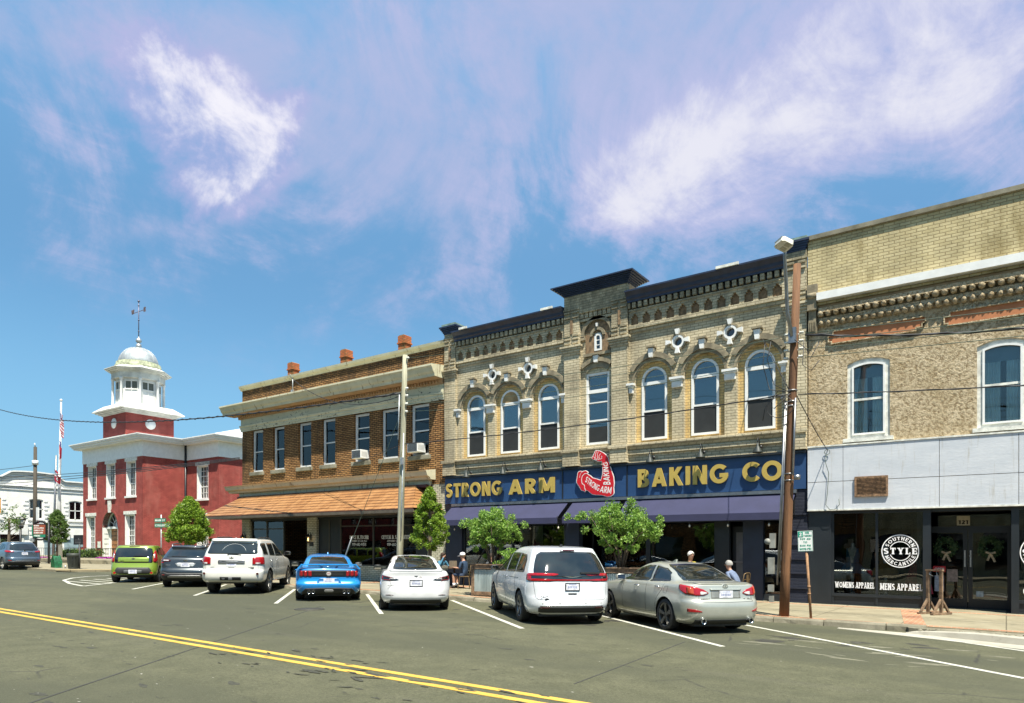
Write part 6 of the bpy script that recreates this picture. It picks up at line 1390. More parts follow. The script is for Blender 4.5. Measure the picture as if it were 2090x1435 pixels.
# ------------------------------------------------------------ far corner
fp = thing('utility_pole', 'dark wooden pole with a white band in front of the white corner building', 'utility pole', (-57.9, 20.4, .9))
mb = MB(); mb.tube([(-57.95, 20.4, .8), (-57.9, 20.4, 5), (-57.86, 20.4, 9.45)], [.16, .14, .11], 12); mb.build('pole_shaft', woodmat('dark_pole_wood', (.035, .028, .02), (.09, .075, .055)), fp)
mb = MB(); mb.lathe([(.2, -.16), (.2, .16)], (-57.87, 20.4, 8.3), 14); mb.tube([(-57.86, 20.4, 9.4), (-57.7, 20.3, 9.7)], .04); mb.build('white_band', M['white'], fp)
mb = MB(); mb.box(-57.62, -57.22, 20.36, 20.42, 4.05, 5.0); bn = mb.build('banner', M['white'], fp)
mb = MB(); mb.box(-57.62, -57.22, 20.36, 20.42, 3.82, 4.04); mb.build('maroon_stripe', plain('maroon_cloth', (.12, .01, .03), .8), bn)
mb = MB(); mb.box(-58.0, -57.6, 20.1, 20.3, 1.9, 2.3); mb.box(-57.9, -57.6, 20.1, 20.3, 2.5, 2.75); mb.box(-57.9, -57.65, 20.1, 20.3, 1.4, 1.7); mb.build('signal_box', M['steel'], fp)
fl = thing('flagpole', 'tall white flagpole by the courthouse', 'flagpole', (-64.95, 24.67, 1.2)); mb = MB(); mb.tube([(-64.95, 24.67, 1.1), (-64.95, 24.67, 7), (-64.8, 24.75, 14.5)], [.24, .11, .06], 12); mb.lathe([(.02, 14.45), (.13, 14.57), (.02, 14.7)], (-64.8, 24.75, 0), 10); mb.build('pole_shaft', M['white_trim'], fl)
def cloth(mb, base, pts_l, pts_r, rows, stripes, y=0):
    pass
def flag(x, y, ztop, w, h, label, design, lean=.0, seed=1, spread=.35):
    """limp flag: hangs in folds from its hoist; panel order from hoist outwards"""
    t = thing('flag', label, 'flag', (x, y, ztop-h), 'flags on the courthouse flagpoles'); rg = random.Random(seed); nx, ny = 18, 24; P = []
    for j in range(ny+1):
        v = j/ny; row = []
        for i in range(nx+1):
            u = i/nx; drop = u*spread*0+u*w*.62*min(1, 1.0); xx = x+.06+u*w*spread*(1-.25*v)+.05*math.sin(u*14+v*3+seed); yy = y+.10*math.sin(u*11+seed+v*2)*(.3+u); zz = ztop-v*h-drop*.9+.03*math.sin(v*9+u*6); row.append((xx*RX/RX, yy, zz))
        P.append(row)
    mats = design['mats']; mb = MB(); mb.sm = True
    for j in range(ny):
        for i in range(nx):
            mb.mi = design['f']((i+.5)/nx, (j+.5)/ny); mb.poly([P[j][i], P[j][i+1], P[j+1][i+1], P[j+1][i]])
    mb.mi = 0; mb.build('flag_cloth', [M[m] for m in mats], t, recalc=False)
M['flag_red'] = plain('flag_red', (.42, .02, .04), .8, var=.1); M['flag_blue'] = plain('flag_blue', (.03, .04, .18), .8, var=.1); M['flag_white'] = plain('flag_white', (.75, .74, .76), .8, var=.05)
def usf(u, v):
    if u < .42 and v < .54: return 2 if not ((int(u*24) % 2 == 0) and (int(v*24) % 2 == 0)) else 1
    return 0 if int(v*13) % 2 == 0 else 1
flag(-64.85, 24.68, 13.75, 1.7, 1.6, 'american flag hanging limp at the top of the tall flagpole', dict(mats=('flag_red', 'flag_white', 'flag_blue'), f=usf), seed=2, spread=.30)
flag(-64.88, 24.66, 11.2, 1.5, 1.7, 'limp blue, red and white flag below the american flag', dict(mats=('flag_red', 'flag_white', 'flag_blue'), f=lambda u, v: 2 if u < .35 else (0 if v < .5 else 1)), seed=5, spread=.12)
flag(-64.92, 24.3, 8.8, 1.5, 1.0, 'red and white flag blowing out from the second flagpole', dict(mats=('flag_red', 'flag_white'), f=lambda u, v: 1 if (.15 < v < .5 and .05 < u < .8) or (v > .62 and u > .3) else 0), seed=9, spread=.62)
f2 = thing('flagpole', 'shorter metal flagpole beside the tall white one', 'flagpole', (-65.2, 24.3, 1.2)); mb = MB(); mb.tube([(-65.2, 24.3, 1.1), (-64.85, 24.4, 9.9)], [.11, .06], 10); mb.build('pole_shaft', M['alu'], f2)
lp = thing('street_lamp', 'black twin lantern street lamp left of the dark pole', 'street lamp', (-58.9, 20.6, .95)); mb = MB(); lx, ly = -58.3, 19.62
mb.tube([(lx, ly, .8), (lx, ly, 3.55)], [.09, .07], 12); mb.bar((lx-.3, ly, 3.55), (lx+.3, ly, 3.55), .07)
for s_ in (-.30, .30): mb.lathe([(.06, 3.45), (.11, 3.6), (.09, 3.7)], (lx+s_, ly, 0), 8); mb.lathe([(.24, 4.08), (.26, 4.13), (.16, 4.26), (.04, 4.33)], (lx+s_, ly, 0), 8, smooth=False)
for s_ in (-.30, .30):
    for k in range(8): a = PI/4*k; mb.bar((lx+s_+.12*math.cos(a), ly+.12*math.sin(a), 3.7), (lx+s_+.22*math.cos(a), ly+.22*math.sin(a), 4.09), .025)
mb.build('lamp_post', M['black'], lp); mb = MB()
for s_ in (-.30, .30): mb.lathe([(.09, 3.7), (.20, 4.08)], (lx+s_, ly, 0), 8)
mb.build('lantern_glass', plain('frosted_glass', (.55, .56, .52), .3), lp)
ws = thing('wayfinding_sign', 'brown and green town wayfinding sign with scrolled black top', 'sign', (-57, 20.9, 1)); sx, sy = -57.15, 20.45
rot = Matrix.Translation((sx, sy, -.22)) @ Matrix.Rotation(.62, 4, 'Z') @ Matrix.Scale(.75, 4, (1, 0, 0)) @ Matrix.Scale(.95, 4, (0, 0, 1)); mb = MB(); mb.xf = rot
mb.box(-.62, .62, -.05, .05, 3.15, 4.22); 
for k in range(9): a = k*PI/8; mb.lathe([(.09, -.03), (.09, .03)], (.5*math.cos(a), 0, 4.25+.16*math.sin(a)), 8, 'y'); mb.lathe([(.08, -.03), (.08, .03)], (.45*math.cos(a), 0, 3.13-.12*math.sin(a)), 8, 'y')
mb.tube([(.86, 0, .8), (.86, 0, 4.35)], .09, 10); mb.lathe([(.02, 4.35), (.12, 4.42), (.02, 4.5)], (.86, 0, 0), 8); mb.bar((.6, 0, 4.0), (.86, 0, 4.0), .05); mb.bar((.6, 0, 3.4), (.86, 0, 3.4), .05); mb.build('sign_frame', M['black'], ws)
mb = MB(); mb.xf = rot; mb.box(-.57, .57, -.065, -.051, 3.42, 4.15); b1 = mb.build('brown_panel', plain('brown_sign', (.22, .05, .02), .6), ws)
mb = MB(); mb.xf = rot; mb.box(-.57, .57, -.065, -.051, 3.20, 3.41); mb.box(-.75, -.64, -.06, .04, 3.25, 4.1); mb.build('green_panel', plain('green_sign', (.01, .16, .09), .6), ws)
mb = MB(); mb.xf = rot
for tx, z_, w_ in (('MUSEUMS', 4.02, .5), ('CITY/CO. OFFICES', 3.84, .95), ('CHAMBER OF COM', 3.66, .9), ('DOWNTOWN', 3.48, .85), ('PARKING', 3.25, .6)): lettering(mb, tx, -.53, z_, w_, .11, -.066, .004, t=.2)
mb.build('sign_lettering', M['white'], b1)
hm = thing('historical_marker', 'black rectangular marker board on a post beside the litter bin', 'sign', (-44.1, 17.55, .72)); mb = MB(); hx, hy = -44.45, 17.95
mb.tube([(hx, hy, .6), (hx, hy, 2.2)], .05, 8); mb.build('post', M['plastic'], hm); mb = MB(); mb.xf = Matrix.Translation((hx-.12, hy, 0)) @ Matrix.Rotation(.45, 4, 'Z'); mb.box(-.30, .30, -.05, .0, 2.15, 2.72); b1 = mb.build('board', M['black'], hm)
mb = MB(); mb.xf = Matrix.Translation((hx-.12, hy, 0)) @ Matrix.Rotation(.45, 4, 'Z')
for z_ in (2.42, 2.30, 2.25): mb.box(-.2, .18, -.055, -.051, z_, z_+.014)
mb.box(.02, .06, -.055, -.051, 2.46, 2.52); mb.build('faded_print', plain('grey_print', (.2, .2, .2), .7), b1)
lb_ = thing('litter_bin', 'dark slatted litter bin on the far corner pavement', 'litter bin', (-44.85, 17.75, .72)); mb = MB(); bx, by = -44.75, 17.75
for k in range(28): a = 2*PI*k/28; mb.bar((bx+.27*math.cos(a), by+.27*math.sin(a), .78), (bx+.33*math.cos(a), by+.33*math.sin(a), 1.45), .035)
mb.lathe([(.27, .74), (.28, .8)], (bx, by, 0), 24); mb.lathe([(.34, 1.42), (.36, 1.5), (.36, 1.62), (.30, 1.64)], (bx, by, 0), 24); mb.build('slats', plain('bin_green_grey', (.035, .04, .032), .6), lb_)
mb = MB(); mb.lathe([(.25, .76), (.29, 1.6)], (bx, by, 0), 20); mb.build('liner', M['black'], lb_)
mb = MB(); mb.prism([(-47.5, .74), (-46.85, .74), (-46.95, 1.15), (-47.08, 1.42), (-47.2, 1.5), (-47.35, 1.35), (-47.45, 1.0)], 17.6, 17.95); tag(mb.build('watering_bag', plain('green_bag', (.012, .09, .035), .45, var=.5, scale=8, bump=.8, bscale=7), None, org=(-47.2, 17.8, .75), bevel=.05), 'crumpled green tree watering bag near the litter bin', 'bag')
mb = MB(); ny = 17.8
tag(mb.lathe([(.05, 0), (.05, .16)], (-45.75, 17.7, .75), 8) and mb.build('stub_pipe', M['steel'], None, org=(-45.75, 17.7, .75)), 'small metal stub between the green bag and the litter bin', 'pipe')
sg = thing('street_name_sign', 'green street name signs on a metal post by the rounded tree', 'sign', (-40.6, 22.7, .67)); gx, gy = -34.05, 17.45
mb = MB(); mb.tube([(gx, gy, .5), (gx, gy, 3.55)], .03, 8); mb.tube([(gx-.10, gy+.05, .5), (gx-.10, gy+.05, 2.9)], .022, 8); mb.build('post', M['steel'], sg)
for (z_, tx, w_, an) in ((3.17, 'MAIN ST', .62, .45), (2.92, 'COLLEGE ST', .9, .45)):
    mb = MB(); mb.xf = Matrix.Translation((gx, gy-.05, 0)) @ Matrix.Rotation(an, 4, 'Z'); mb.box(-.30, w_-.30, -.02, 0, z_, z_+.20); pn = mb.build('name_panel', bpy.data.materials['green_sign'], sg)
    mb = MB(); mb.xf = Matrix.Translation((gx, gy-.05, 0)) @ Matrix.Rotation(an, 4, 'Z'); lettering(mb, tx, -.26, z_+.05, w_-.08, .10, -.021, .004, t=.2); mb.build('name_lettering', M['white'], pn)
ts = thing('traffic_signal', 'yellow traffic signal at the left edge of the view', 'traffic light', (-58, 17, 5)); mb = MB(); tx_, ty_ = -53.75, 16.75
for k in range(3): mb.lathe([(.15, -.2), (.15, .12)], (tx_, ty_, 4.45+.29*k), 14, 'x')
mb.box(tx_-.17, tx_+.17, ty_-.17, ty_+.17, 4.28, 5.22); mb.build('signal_housing', plain('signal_yellow', (.55, .27, .02), .5), ts); mb = MB(); mb.tube([(tx_, ty_, 5.2), (tx_, ty_, 9.2)], .02, 6); mb.build('hanger', M['steel'], ts)
# railings, hedge, flowers
def railing(x0, y0, x1, y1, z, label):
    mb = MB(); a = Vector((x0, y0, z)); b = Vector((x1, y1, z)); L = (b-a).length; n = int(L/.16)
    for h in (.12, .95): mb.bar(a+Vector((0, 0, h)), b+Vector((0, 0, h)), .04)
    for k in range(n+1): p = a.lerp(b, k/n); r = .035 if k % 10 == 0 else .018; mb.bar(p, p+Vector((0, 0, 1.0 if k % 10 == 0 else .95)), r)
    tag(mb.build('iron_railing', M['black'], None, org=tuple(a.lerp(b, .5))), label, 'railing', 'black railings before the courthouse')
railing(-67.2, 23.9, -62.8, 26.6, 1.15, 'black iron railing by the flagpole and purple flowers'); railing(-62.5, 26.6, -59.0, 28.2, 1.1, 'black iron railing at the arched courthouse door')
rng = random.Random(8); hd_ = thing('hedge', 'low clipped hedge between the flagpole and courthouse wall', 'hedge', (-60.5, 27, 1.2))
leaves('foliage', hd_, M['leaf_c'], [((lambda f_: Vector((-67.6+f_*2.6, 25.6+f_*2.0+rng.uniform(-.5, .5), rng.uniform(1.25, 1.85))))(rng.random()), .3) for k in range(110)], 40, .13, rng)
hd2 = thing('hedge', 'small yellow green bush at the foot of the courthouse side wall', 'hedge', (-38, 24, .7)); leaves('foliage', hd2, M['leaf_a'], [(Vector((rng.uniform(-34.6, -33.3), rng.uniform(18.5, 19.4), rng.uniform(.6, 1.25))), .2) for k in range(30)], 40, .08, rng)
def flowers(x0, x1, y0, y1, z):
    mb = MB(); 
    for k in range(1500):
        p = Vector((rng.uniform(x0, x1), rng.uniform(y0, y1), z+rng.uniform(0, .22))); d = Vector((rng.gauss(0, 1), rng.gauss(0, 1), rng.gauss(0, 1))).normalized()*.06; e = d.cross(Vector((0, 1, .3))).normalized()*.06 if d.length else d; mb.poly([p-d, p+e, p+d, p-e])
    o = mb.build('flower_bed', M['purple'], None, org=((x0+x1)/2, (y0+y1)/2, z), recalc=False); o['kind'] = 'stuff'
M['purple'] = plain('purple_petals', (.42, .06, .38), .8, var=.35, scale=9)
flowers(-67.5, -64.6, 22.9, 24.0, 1.12); flowers(-61.5, -59.0, 26.0, 27.2, 1.1)
sheet('lawn', [(-76, 27.9), (-62.5, 27.9), (-62.5, 29.9), (-76, 29.9)], .42, plain('lawn_green', (.09, .17, .03), .95, var=.3, scale=8))
# overhanging branch at the left edge
rng = random.Random(4); eb = thing('street_tree', 'leafy branches reaching in at the left edge of the view', 'tree', (-60.4, 19.5, 1.0)); ex, ey = -54.3, 17.6
mb = MB(); mb.tube([(ex, ey, .8), (ex, ey, 2.4), (ex+.1, ey, 4)], [.12, .1, .05], 8)
for k in range(8): a = rng.uniform(0, 6.28); mb.tube([(ex, ey, 2.5+k*.2), (ex+.6*math.cos(a), ey+.6*math.sin(a), 3.0+k*.15)], [.03, .01], 6)
mb.build('trunk', M['bark'], eb); leaves('crown', eb, M['leaf_c'], [(Vector((ex+rng.gauss(0, .38), ey+rng.gauss(0, .4), 3.75+rng.gauss(0, .5))), .2) for k in range(40)], 26, .09, rng)
# distant tree belt beyond the buildings
for i, (x, y, h) in enumerate(((-130, 60, 7), (-118, 85, 8), (-105, 110, 8), (-150, 30, 8), (-150, 5, 8), (-140, -20, 9))):
    rng = random.Random(50+i); t = thing('far_tree', 'dark green tree far beyond the white corner building, number %s from the street end' % ('one', 'two', 'three', 'four', 'five', 'six')[i], 'tree', (x, y, 1.5)); leaves('crown', t, M['leaf_c'], [(Vector((x+rng.gauss(0, 2.6), y+rng.gauss(0, 2.6), h*.55+rng.gauss(0, 1.5))), 1.3) for k in range(60)], 26, .5, rng); mb = MB(); mb.tube([(x, y, 1.2), (x, y, h*.6)], [.35, .15], 8); mb.build('trunk', M['bark'], t)
# ------------------------------------------------------------ cars
def carpaint(name, col, metal=0., rough=.28, dust=.0):
    t = NT(name); n = t.noise(2.2, 5, .65); c = t.mix(col, tuple(x*.86 for x in col), t.ramp(n, .35, .7))
    if dust:
        sp = t.n('ShaderNodeSeparateXYZ'); t.l(t.co, sp.inputs[0]); f = t.math('MULTIPLY', t.ramp(t.math('ADD', sp.outputs[2], t.math('MULTIPLY', n, .5)), .45, 1.15, 1, 0), dust); c = t.mix(c, (.30, .26, .17), f)
    t.out(c, t.ramp(n, .3, .7, rough, rough+.08), metal, .5); t.b.inputs['Coat Weight'].default_value = .9; t.b.inputs['Coat Roughness'].default_value = .03; return t.m
def pchip(xs, ys):
    n = len(xs); h = [xs[i+1]-xs[i] for i in range(n-1)]; d = [(ys[i+1]-ys[i])/h[i] for i in range(n-1)]; m = [0]*n; m[0], m[-1] = d[0], d[-1]
    for i in range(1, n-1):
        if d[i-1]*d[i] <= 0: m[i] = 0
        else: w1, w2 = 2*h[i]+h[i-1], h[i]+2*h[i-1]; m[i] = (w1+w2)/(w1/d[i-1]+w2/d[i])
    def f(x):
        x = max(xs[0], min(xs[-1], x)); i = max(0, min(n-2, next((k for k in range(n-1) if x <= xs[k+1]), n-2))); t = (x-xs[i])/h[i]; t2, t3 = t*t, t*t*t
        return ys[i]*(2*t3-3*t2+1)+h[i]*m[i]*(t3-2*t2+t)+ys[i+1]*(-2*t3+3*t2)+h[i]*m[i+1]*(t3-t2)
    return f
class Body:
    """ring loft: rows (z, rear y, front y, half width, plan corner radius); y=0 at the rear bumper"""
    NR, NC, NS = 9, 7, 64
    def __init__(s, rows, L, bow=.05, ktf=.10, ktr=.04):
        s.rows = rows; s.L = L; zs = [r[0] for r in rows]; s.zs = zs; s.f = [pchip(zs, [r[k] for r in rows]) for k in (1, 2, 3, 4)]; s.bow = bow; s.ktf = ktf; s.ktr = ktr
    def ring(s, z):
        yr, yf, w, r = [f(z) for f in s.f]; r = min(r, w*.9, (yf-yr)*.45); NR, NC, NS = s.NR, s.NC, s.NS; pts = []
        for k in range(NR+1): pts.append((( w-r)*k/NR, yr))
        for k in range(1, NC+1): a = -PI/2+PI/2*k/NC; pts.append((w-r+r*math.cos(a), yr+r+r*math.sin(a)))
        for k in range(1, NS): pts.append((w, yr+r+(yf-yr-2*r)*k/NS))
        for k in range(NC+1): a = PI/2*k/NC; pts.append((w-r+r*math.cos(a), yf-r+r*math.sin(a)))
        for k in range(1, NR+1): pts.append(((w-r)*(1-k/NR), yf))
        yc, hl = (yr+yf)/2, (yf-yr)/2; o = []
        for (x, y) in pts:
            q = (y-yc)/hl; x2 = x*(1-(s.ktf if q > 0 else s.ktr)*abs(q)**3.2); y2 = y+(s.bow*(x/max(w, .01))**2*(1 if q < 0 else -1)*max(0, abs(q)-.6)/.4 if abs(q) > .6 else 0)
            o.append(Vector((x2, y2, z)))
        return o
    def levels(s):
        zl = []
        for a, b in zip(s.zs, s.zs[1:]):
            dy = max(abs(s.f[0](b)-s.f[0](a)), abs(s.f[1](b)-s.f[1](a)), abs(s.f[2](b)-s.f[2](a))*2); n = max(2, int((b-a)/.035)+1, int(dy/.09)+1); zl += [a+(b-a)*k/n for k in range(n)]
        return zl+[s.zs[-1]]
    def mesh(s, mb, arches=(), ra=.4):
        mb.sm = True; rows = []
        for z in s.levels():
            half = s.ring(z); full = half+[Vector((-p.x, p.y, p.z)) for p in reversed(half[1:-1])]
            rows.append(full)
        n = len(rows[0]); ins = {}
        for i, r in enumerate(rows):
            for j, p in enumerate(r):
                for (ay, az) in arches:
                    d = math.hypot(p.y-ay, p.z-az)
                    if d < ra and abs(p.x) > .45:
                        ins[(i, j)] = True; k = ra/max(d, .001); p.y = ay+(p.y-ay)*k; p.z = max(s.zs[0]-.02, az+(p.z-az)*k) if az+(p.z-az)*k > s.zs[0] else s.zs[0]
        ids = [[mb.vv(p) for p in r] for r in rows]
        for i in range(len(rows)-1):
            for j in range(n):
                c = [(i, j), (i, (j+1) % n), (i+1, (j+1) % n), (i+1, j)]
                if all(q in ins for q in c): continue
                mb.face([ids[a][b] for a, b in c])
        mb.face(ids[-1])
    def at(s, z, u, mode='s'):
        """point on the rear (u = distance along the ring from the rear centre, + right) or on the side (u = y)"""
        r = s.ring(z); sg = 1 if u >= 0 else -1
        if mode == 's':
            a = abs(u)
            for p, q in zip(r, r[1:]):
                L = (q-p).length
                if a <= L and L > 0: P = p.lerp(q, a/L); T = (q-p); break
                a -= L
            else: P, T = r[-1], r[-1]-r[-2]
            N = Vector((T.y, -T.x, 0)).normalized(); return Vector((P.x*sg, P.y, P.z)), Vector((N.x*sg, N.y, 0))
    def side(s, z, y, sg):
        r = s.ring(z); i0 = s.NR
        for p, q in zip(r[i0:], r[i0+1:]):
            if p.y <= y <= q.y and q.y > p.y: P = p.lerp(q, (y-p.y)/(q.y-p.y)); T = q-p; break
        else: P = min(r[i0:], key=lambda p: abs(p.y-y)); T = Vector((0, 1, 0))
        N = Vector((T.y, -T.x, 0)).normalized(); return Vector((P.x*sg, P.y, P.z)), Vector((N.x*sg, N.y, 0))
    def patch(s, mb, cols, off=.006, mode='s', sg=1, nz=6, du=.05, thick=.012):
        """panel lying on the surface: cols = [(u, z low, z high)]"""
        xs = [c[0] for c in cols]; lo = [c[1] for c in cols]; hi = [c[2] for c in cols]; U = []
        for a, b in zip(xs, xs[1:]): n = max(1, int(abs(b-a)/du)); U += [a+(b-a)*k/n for k in range(n)]
        U.append(xs[-1])
        def lerp(u, arr):
            for i in range(len(xs)-1):
                if min(xs[i], xs[i+1])-1e-9 <= u <= max(xs[i], xs[i+1])+1e-9: t = (u-xs[i])/(xs[i+1]-xs[i]) if xs[i+1] != xs[i] else 0; return arr[i]+(arr[i+1]-arr[i])*t
            return arr[-1]
        G_, B_ = [], []
        for u in U:
            a, b = lerp(u, lo), lerp(u, hi); g, bk = [], []
            for k in range(nz+1):
                z = a+(b-a)*k/nz; P, N = s.at(z, u) if mode == 's' else s.side(z, u, sg)
                P2, _ = s.at(z+.01, u) if mode == 's' else s.side(z+.01, u, sg)
                T = Vector((-N.y, N.x, 0)); V = (P2-P); n = T.cross(V).normalized() if V.length > 1e-5 else N
                if n.dot(N) < 0: n = -n
                if (P2-P).length > .1: n = (N+Vector((0, 0, 1.5))).normalized()
                g.append(mb.vv(P+n*off)); bk.append(mb.vv(P-n*thick))
            G_.append(g); B_.append(bk)
        mb.sm = True
        for i in range(len(U)-1):
            for k in range(nz): mb.face((G_[i][k], G_[i+1][k], G_[i+1][k+1], G_[i][k+1]))
        mb.sm = False
        for i in range(len(U)-1): mb.face((G_[i][0], G_[i+1][0], B_[i+1][0], B_[i][0])); mb.face((G_[i][nz], G_[i+1][nz], B_[i+1][nz], B_[i][nz]))
        for e in (0, -1):
            for k in range(nz): mb.face((G_[e][k], G_[e][k+1], B_[e][k+1], B_[e][k]))
    def seam(s, mb, pts, mode='s', sg=1, r=.0035):
        """thin shut line through (u, z) points"""
        P = []
        for (a, b) in zip(pts, pts[1:]):
            n = max(2, int(math.hypot(b[0]-a[0], b[1]-a[1])/.04))
            for k in range(n): P.append((a[0]+(b[0]-a[0])*k/n, a[1]+(b[1]-a[1])*k/n))
        P.append(pts[-1]); mb.tube([(lambda pn: pn[0]+pn[1]*.0006)(s.at(z, u) if mode == 's' else s.side(z, u, sg)) for u, z in P], r, 5)
def wheel(parent, x, y, r, wdt, spokes, mat, sg, rim=.72, double=False, sw_=.035):
    """tyre (part) with its rim (sub-part)"""
    mb = MB(); c = (x-sg*wdt/2, y, r); h = wdt/2
    mb.lathe([(r*rim, -h), (r*.93, -h), (r*.985, -h*.82), (r, -h*.6), (r, h*.6), (r*.985, h*.82), (r*.93, h), (r*rim, h), (r*rim, h*.3), (r*rim, -h)], c, 40, 'x', cap=False)
    tw = mb.build('wheel', M['rubber'], parent); mb = MB(); xo = x-sg*.012; R = r*rim
    prof = [(R+.002, 0), (R*.93, 0), (R*.91, -.02), (R*.90, -.12), (R*.9, -.14)]
    mb.lathe([(a, b*sg) for a, b in prof], (xo, y, r), 40, 'x', cap=False)
    for k in range(spokes):
        for dd in ((-.09, .09) if double else (0,)):
            a = 2*PI*k/spokes+.3; p0 = Vector((xo-sg*.03, y+R*.16*math.cos(a+dd*2), r+R*.16*math.sin(a+dd*2))); p1 = Vector((xo-sg*.008, y+R*.93*math.cos(a+dd), r+R*.93*math.sin(a+dd))); mb.bar(p0, p1, sw_, sw_*.8)
    mb.lathe([(R*.24, 0), (R*.2, sg*.012), (.01, sg*.014)], (xo-sg*.028, y, r), 20, 'x'); mb.build('rim', mat, tw)
    mb = MB(); mb.lathe([(R*.86, 0), (R*.86, -sg*.02)], (xo-sg*.10, y, r), 30, 'x'); mb.build('brake_disc', M['plastic'], tw)
def make_car(kind, label, cat, pos, heading, C):
    rw = C['rw']; L = C['L']; ro = C['ro']; wb = C['wb']; hd = math.radians(heading)
    t = thing(kind, label, cat, (pos[0], pos[1], gz(pos[0])), 'cars parked along the kerb', rot=hd-PI/2)
    ORG[t.name] = Vector((0, 0, 0))
    # sit on the sloping street
    up = Vector((G, 0, 1)).normalized(); fwd = Vector((math.cos(hd), math.sin(hd), 0)); fwd = (fwd-up*fwd.dot(up)).normalized(); rt = fwd.cross(up); t.rotation_euler = Matrix((rt, fwd, up)).transposed().to_euler()
    sh = Matrix.Translation((0, -ro, 0)); b = Body(C['rows'], L, C.get('bow', .05), C.get('ktf', .12), C.get('ktr', .04)); paint = C['paint']
    def NM(): return MB(False, sh)
    mb = NM(); b.mesh(mb, [(ro, rw), (ro+wb, rw)], C.get('ra', rw*1.16)); bd = mb.build('body', paint, t, smooth=True)
    z0 = C['rows'][0][0]; w = b.f[2](rw+.15)
    mb = NM(); mb.box(-w+.28, w-.28, .25, L-.25, z0-.05, .62)
    for ay in (ro, ro+wb):
        for sg in (-1, 1):                                   # wheel housings
            ra = C.get('ra', rw*1.16); P = [(ay+ra*1.0*math.cos(a), rw+ra*1.0*math.sin(a)) for a in [PI*k/14-.25 for k in range(17)]]
            for p, q in zip(P, P[1:]): mb.poly([(sg*(w-.022), p[0], p[1]), (sg*(w-.022), q[0], q[1]), (sg*(w-.34), q[0], q[1]), (sg*(w-.34), p[0], p[1])])
            mb.poly([(sg*(w-.335), p[0], p[1]) for p in P])
    mb.build('underbody', M['black'], t, recalc=False)
    for ay in (ro, ro+wb):
        for sg in (-1, 1): wheel(t, sg*(C['tw']), ay-ro, rw, C.get('ww', .225), C['spokes'], C['rim'], sg, C.get('rimf', .72), C.get('dbl', False), C.get('sw', .035))
    def P(name, cols, mat, off=.006, mode='s', both=False, sg=1, parent=None, **k):
        r = []
        for q in ((1, -1) if both else (1,)):
            mb = NM(); b.patch(mb, [(c[0]*(q if mode == 's' else 1), c[1], c[2]) for c in cols], off, mode, q if mode != 's' else 1, **k); r.append(mb.build(name, mat, parent or t))
        return r
    C['P'] = P; C['b'] = b; C['NM'] = NM; C['t'] = t; C['body'] = bd
    P('rear_window', C['rear_glass'], M['car_glass'], .004, du=.06, nz=10)
    for poly in C['side_glass']: P('side_window', poly, M['car_glass'], .004, 'side', True, du=.06, nz=8)
    mb = NM()                                                # windscreen seen from ahead
    ws = C['screen']; N = 10
    for k in range(N):
        za, zb_ = ws[0]+(ws[1]-ws[0])*k/N, ws[0]+(ws[1]-ws[0])*(k+1)/N
        def fr(z, x): r_ = b.ring(z); q = min(r_[len(r_)//2:], key=lambda p: abs(p.x-abs(x))); return Vector((x, q.y+.006, z+.006))
        wa, wc = b.f[2](za)*.84, b.f[2](zb_)*.84
        for j in range(6): x0, x1 = -1+j/3, -1+(j+1)/3; mb.poly([fr(za, wa*x0), fr(za, wa*x1), fr(zb_, wc*x1), fr(zb_, wc*x0)])
    mb.build('windscreen', M['car_glass'], t, smooth=True)
    # licence plate
    z, wd = C['plate'][0], .155; pc, pn = b.at(z, C['plate'][1] if len(C['plate']) > 1 else 0); mb = NM(); y = pc.y-C.get('plate_out', .012)
    mb.box(pc.x-wd, pc.x+wd, y-.008, y, z-.078, z+.078); o = mb.build('licence_plate', M['plate'], t); mb = NM(); rr = random.Random(len(label))
    for k in range(6): mb.box(pc.x-.11+k*.037, pc.x-.085+k*.037, y-.0095, y-.008, z-.03, z+.02)
    mb.box(pc.x-.09, pc.x+.09, y-.0095, y-.008, z+.045, z+.06); mb.build('plate_marking', plain('plate_blue', (.25, .28, .42), .5) if 'plate_blue' not in bpy.data.materials else bpy.data.materials['plate_blue'], o)
    if C.get('plate_frame'): mb = NM(); mb.prism([(pc.x-.17, z-.09), (pc.x+.17, z-.09), (pc.x+.17, z+.09), (pc.x-.17, z+.09)], y-.012, y-.002, [[(pc.x-.15, z-.072), (pc.x-.15, z+.072), (pc.x+.15, z+.072), (pc.x+.15, z-.072)]]); mb.build('plate_frame', M['black'], t)
    # mirrors
    for sg in (-1, 1):
        my, mz, mx = C['mirror']; mb = NM(); mb.xf = sh @ Matrix.Translation((sg*mx, my, mz)); c0 = len(mb.v)
        for (yy, sc_) in ((-.05, .9), (-.02, 1.0), (.05, .85), (.11, .4)):
            pass
        rg = []
        for (yy, sc_) in ((-.06, .92), (-.03, 1.0), (.04, .9), (.10, .45)): rg.append([(math.copysign(abs(math.cos(a))**.6, math.cos(a))*.115*sc_, yy, math.copysign(abs(math.sin(a))**.6, math.sin(a))*.075*sc_) for a in [2*PI*k/16 for k in range(16)]])
        mb.sm = True; ids = [[mb.vv(p) for p in r_] for r_ in rg]
        for i in range(3):
            for k in range(16): mb.face((ids[i][k], ids[i][(k+1) % 16], ids[i+1][(k+1) % 16], ids[i+1][k]))
        mb.face(ids[-1]); mb.face(ids[0][::-1]); mb.sm = False; mb.bar((-sg*.06, .04, -.03), (-sg*.22, .03, -.06), .035); m_ = mb.build('wing_mirror', C.get('mirror_mat', paint), t)
        mb = NM(); mb.xf = sh @ Matrix.Translation((sg*mx, my, mz)); mb.box(-.095, .095, -.066, -.061, -.058, .058); mb.build('mirror_glass', M['mirror'], m_)
    # door seams and handles
    mb = NM()
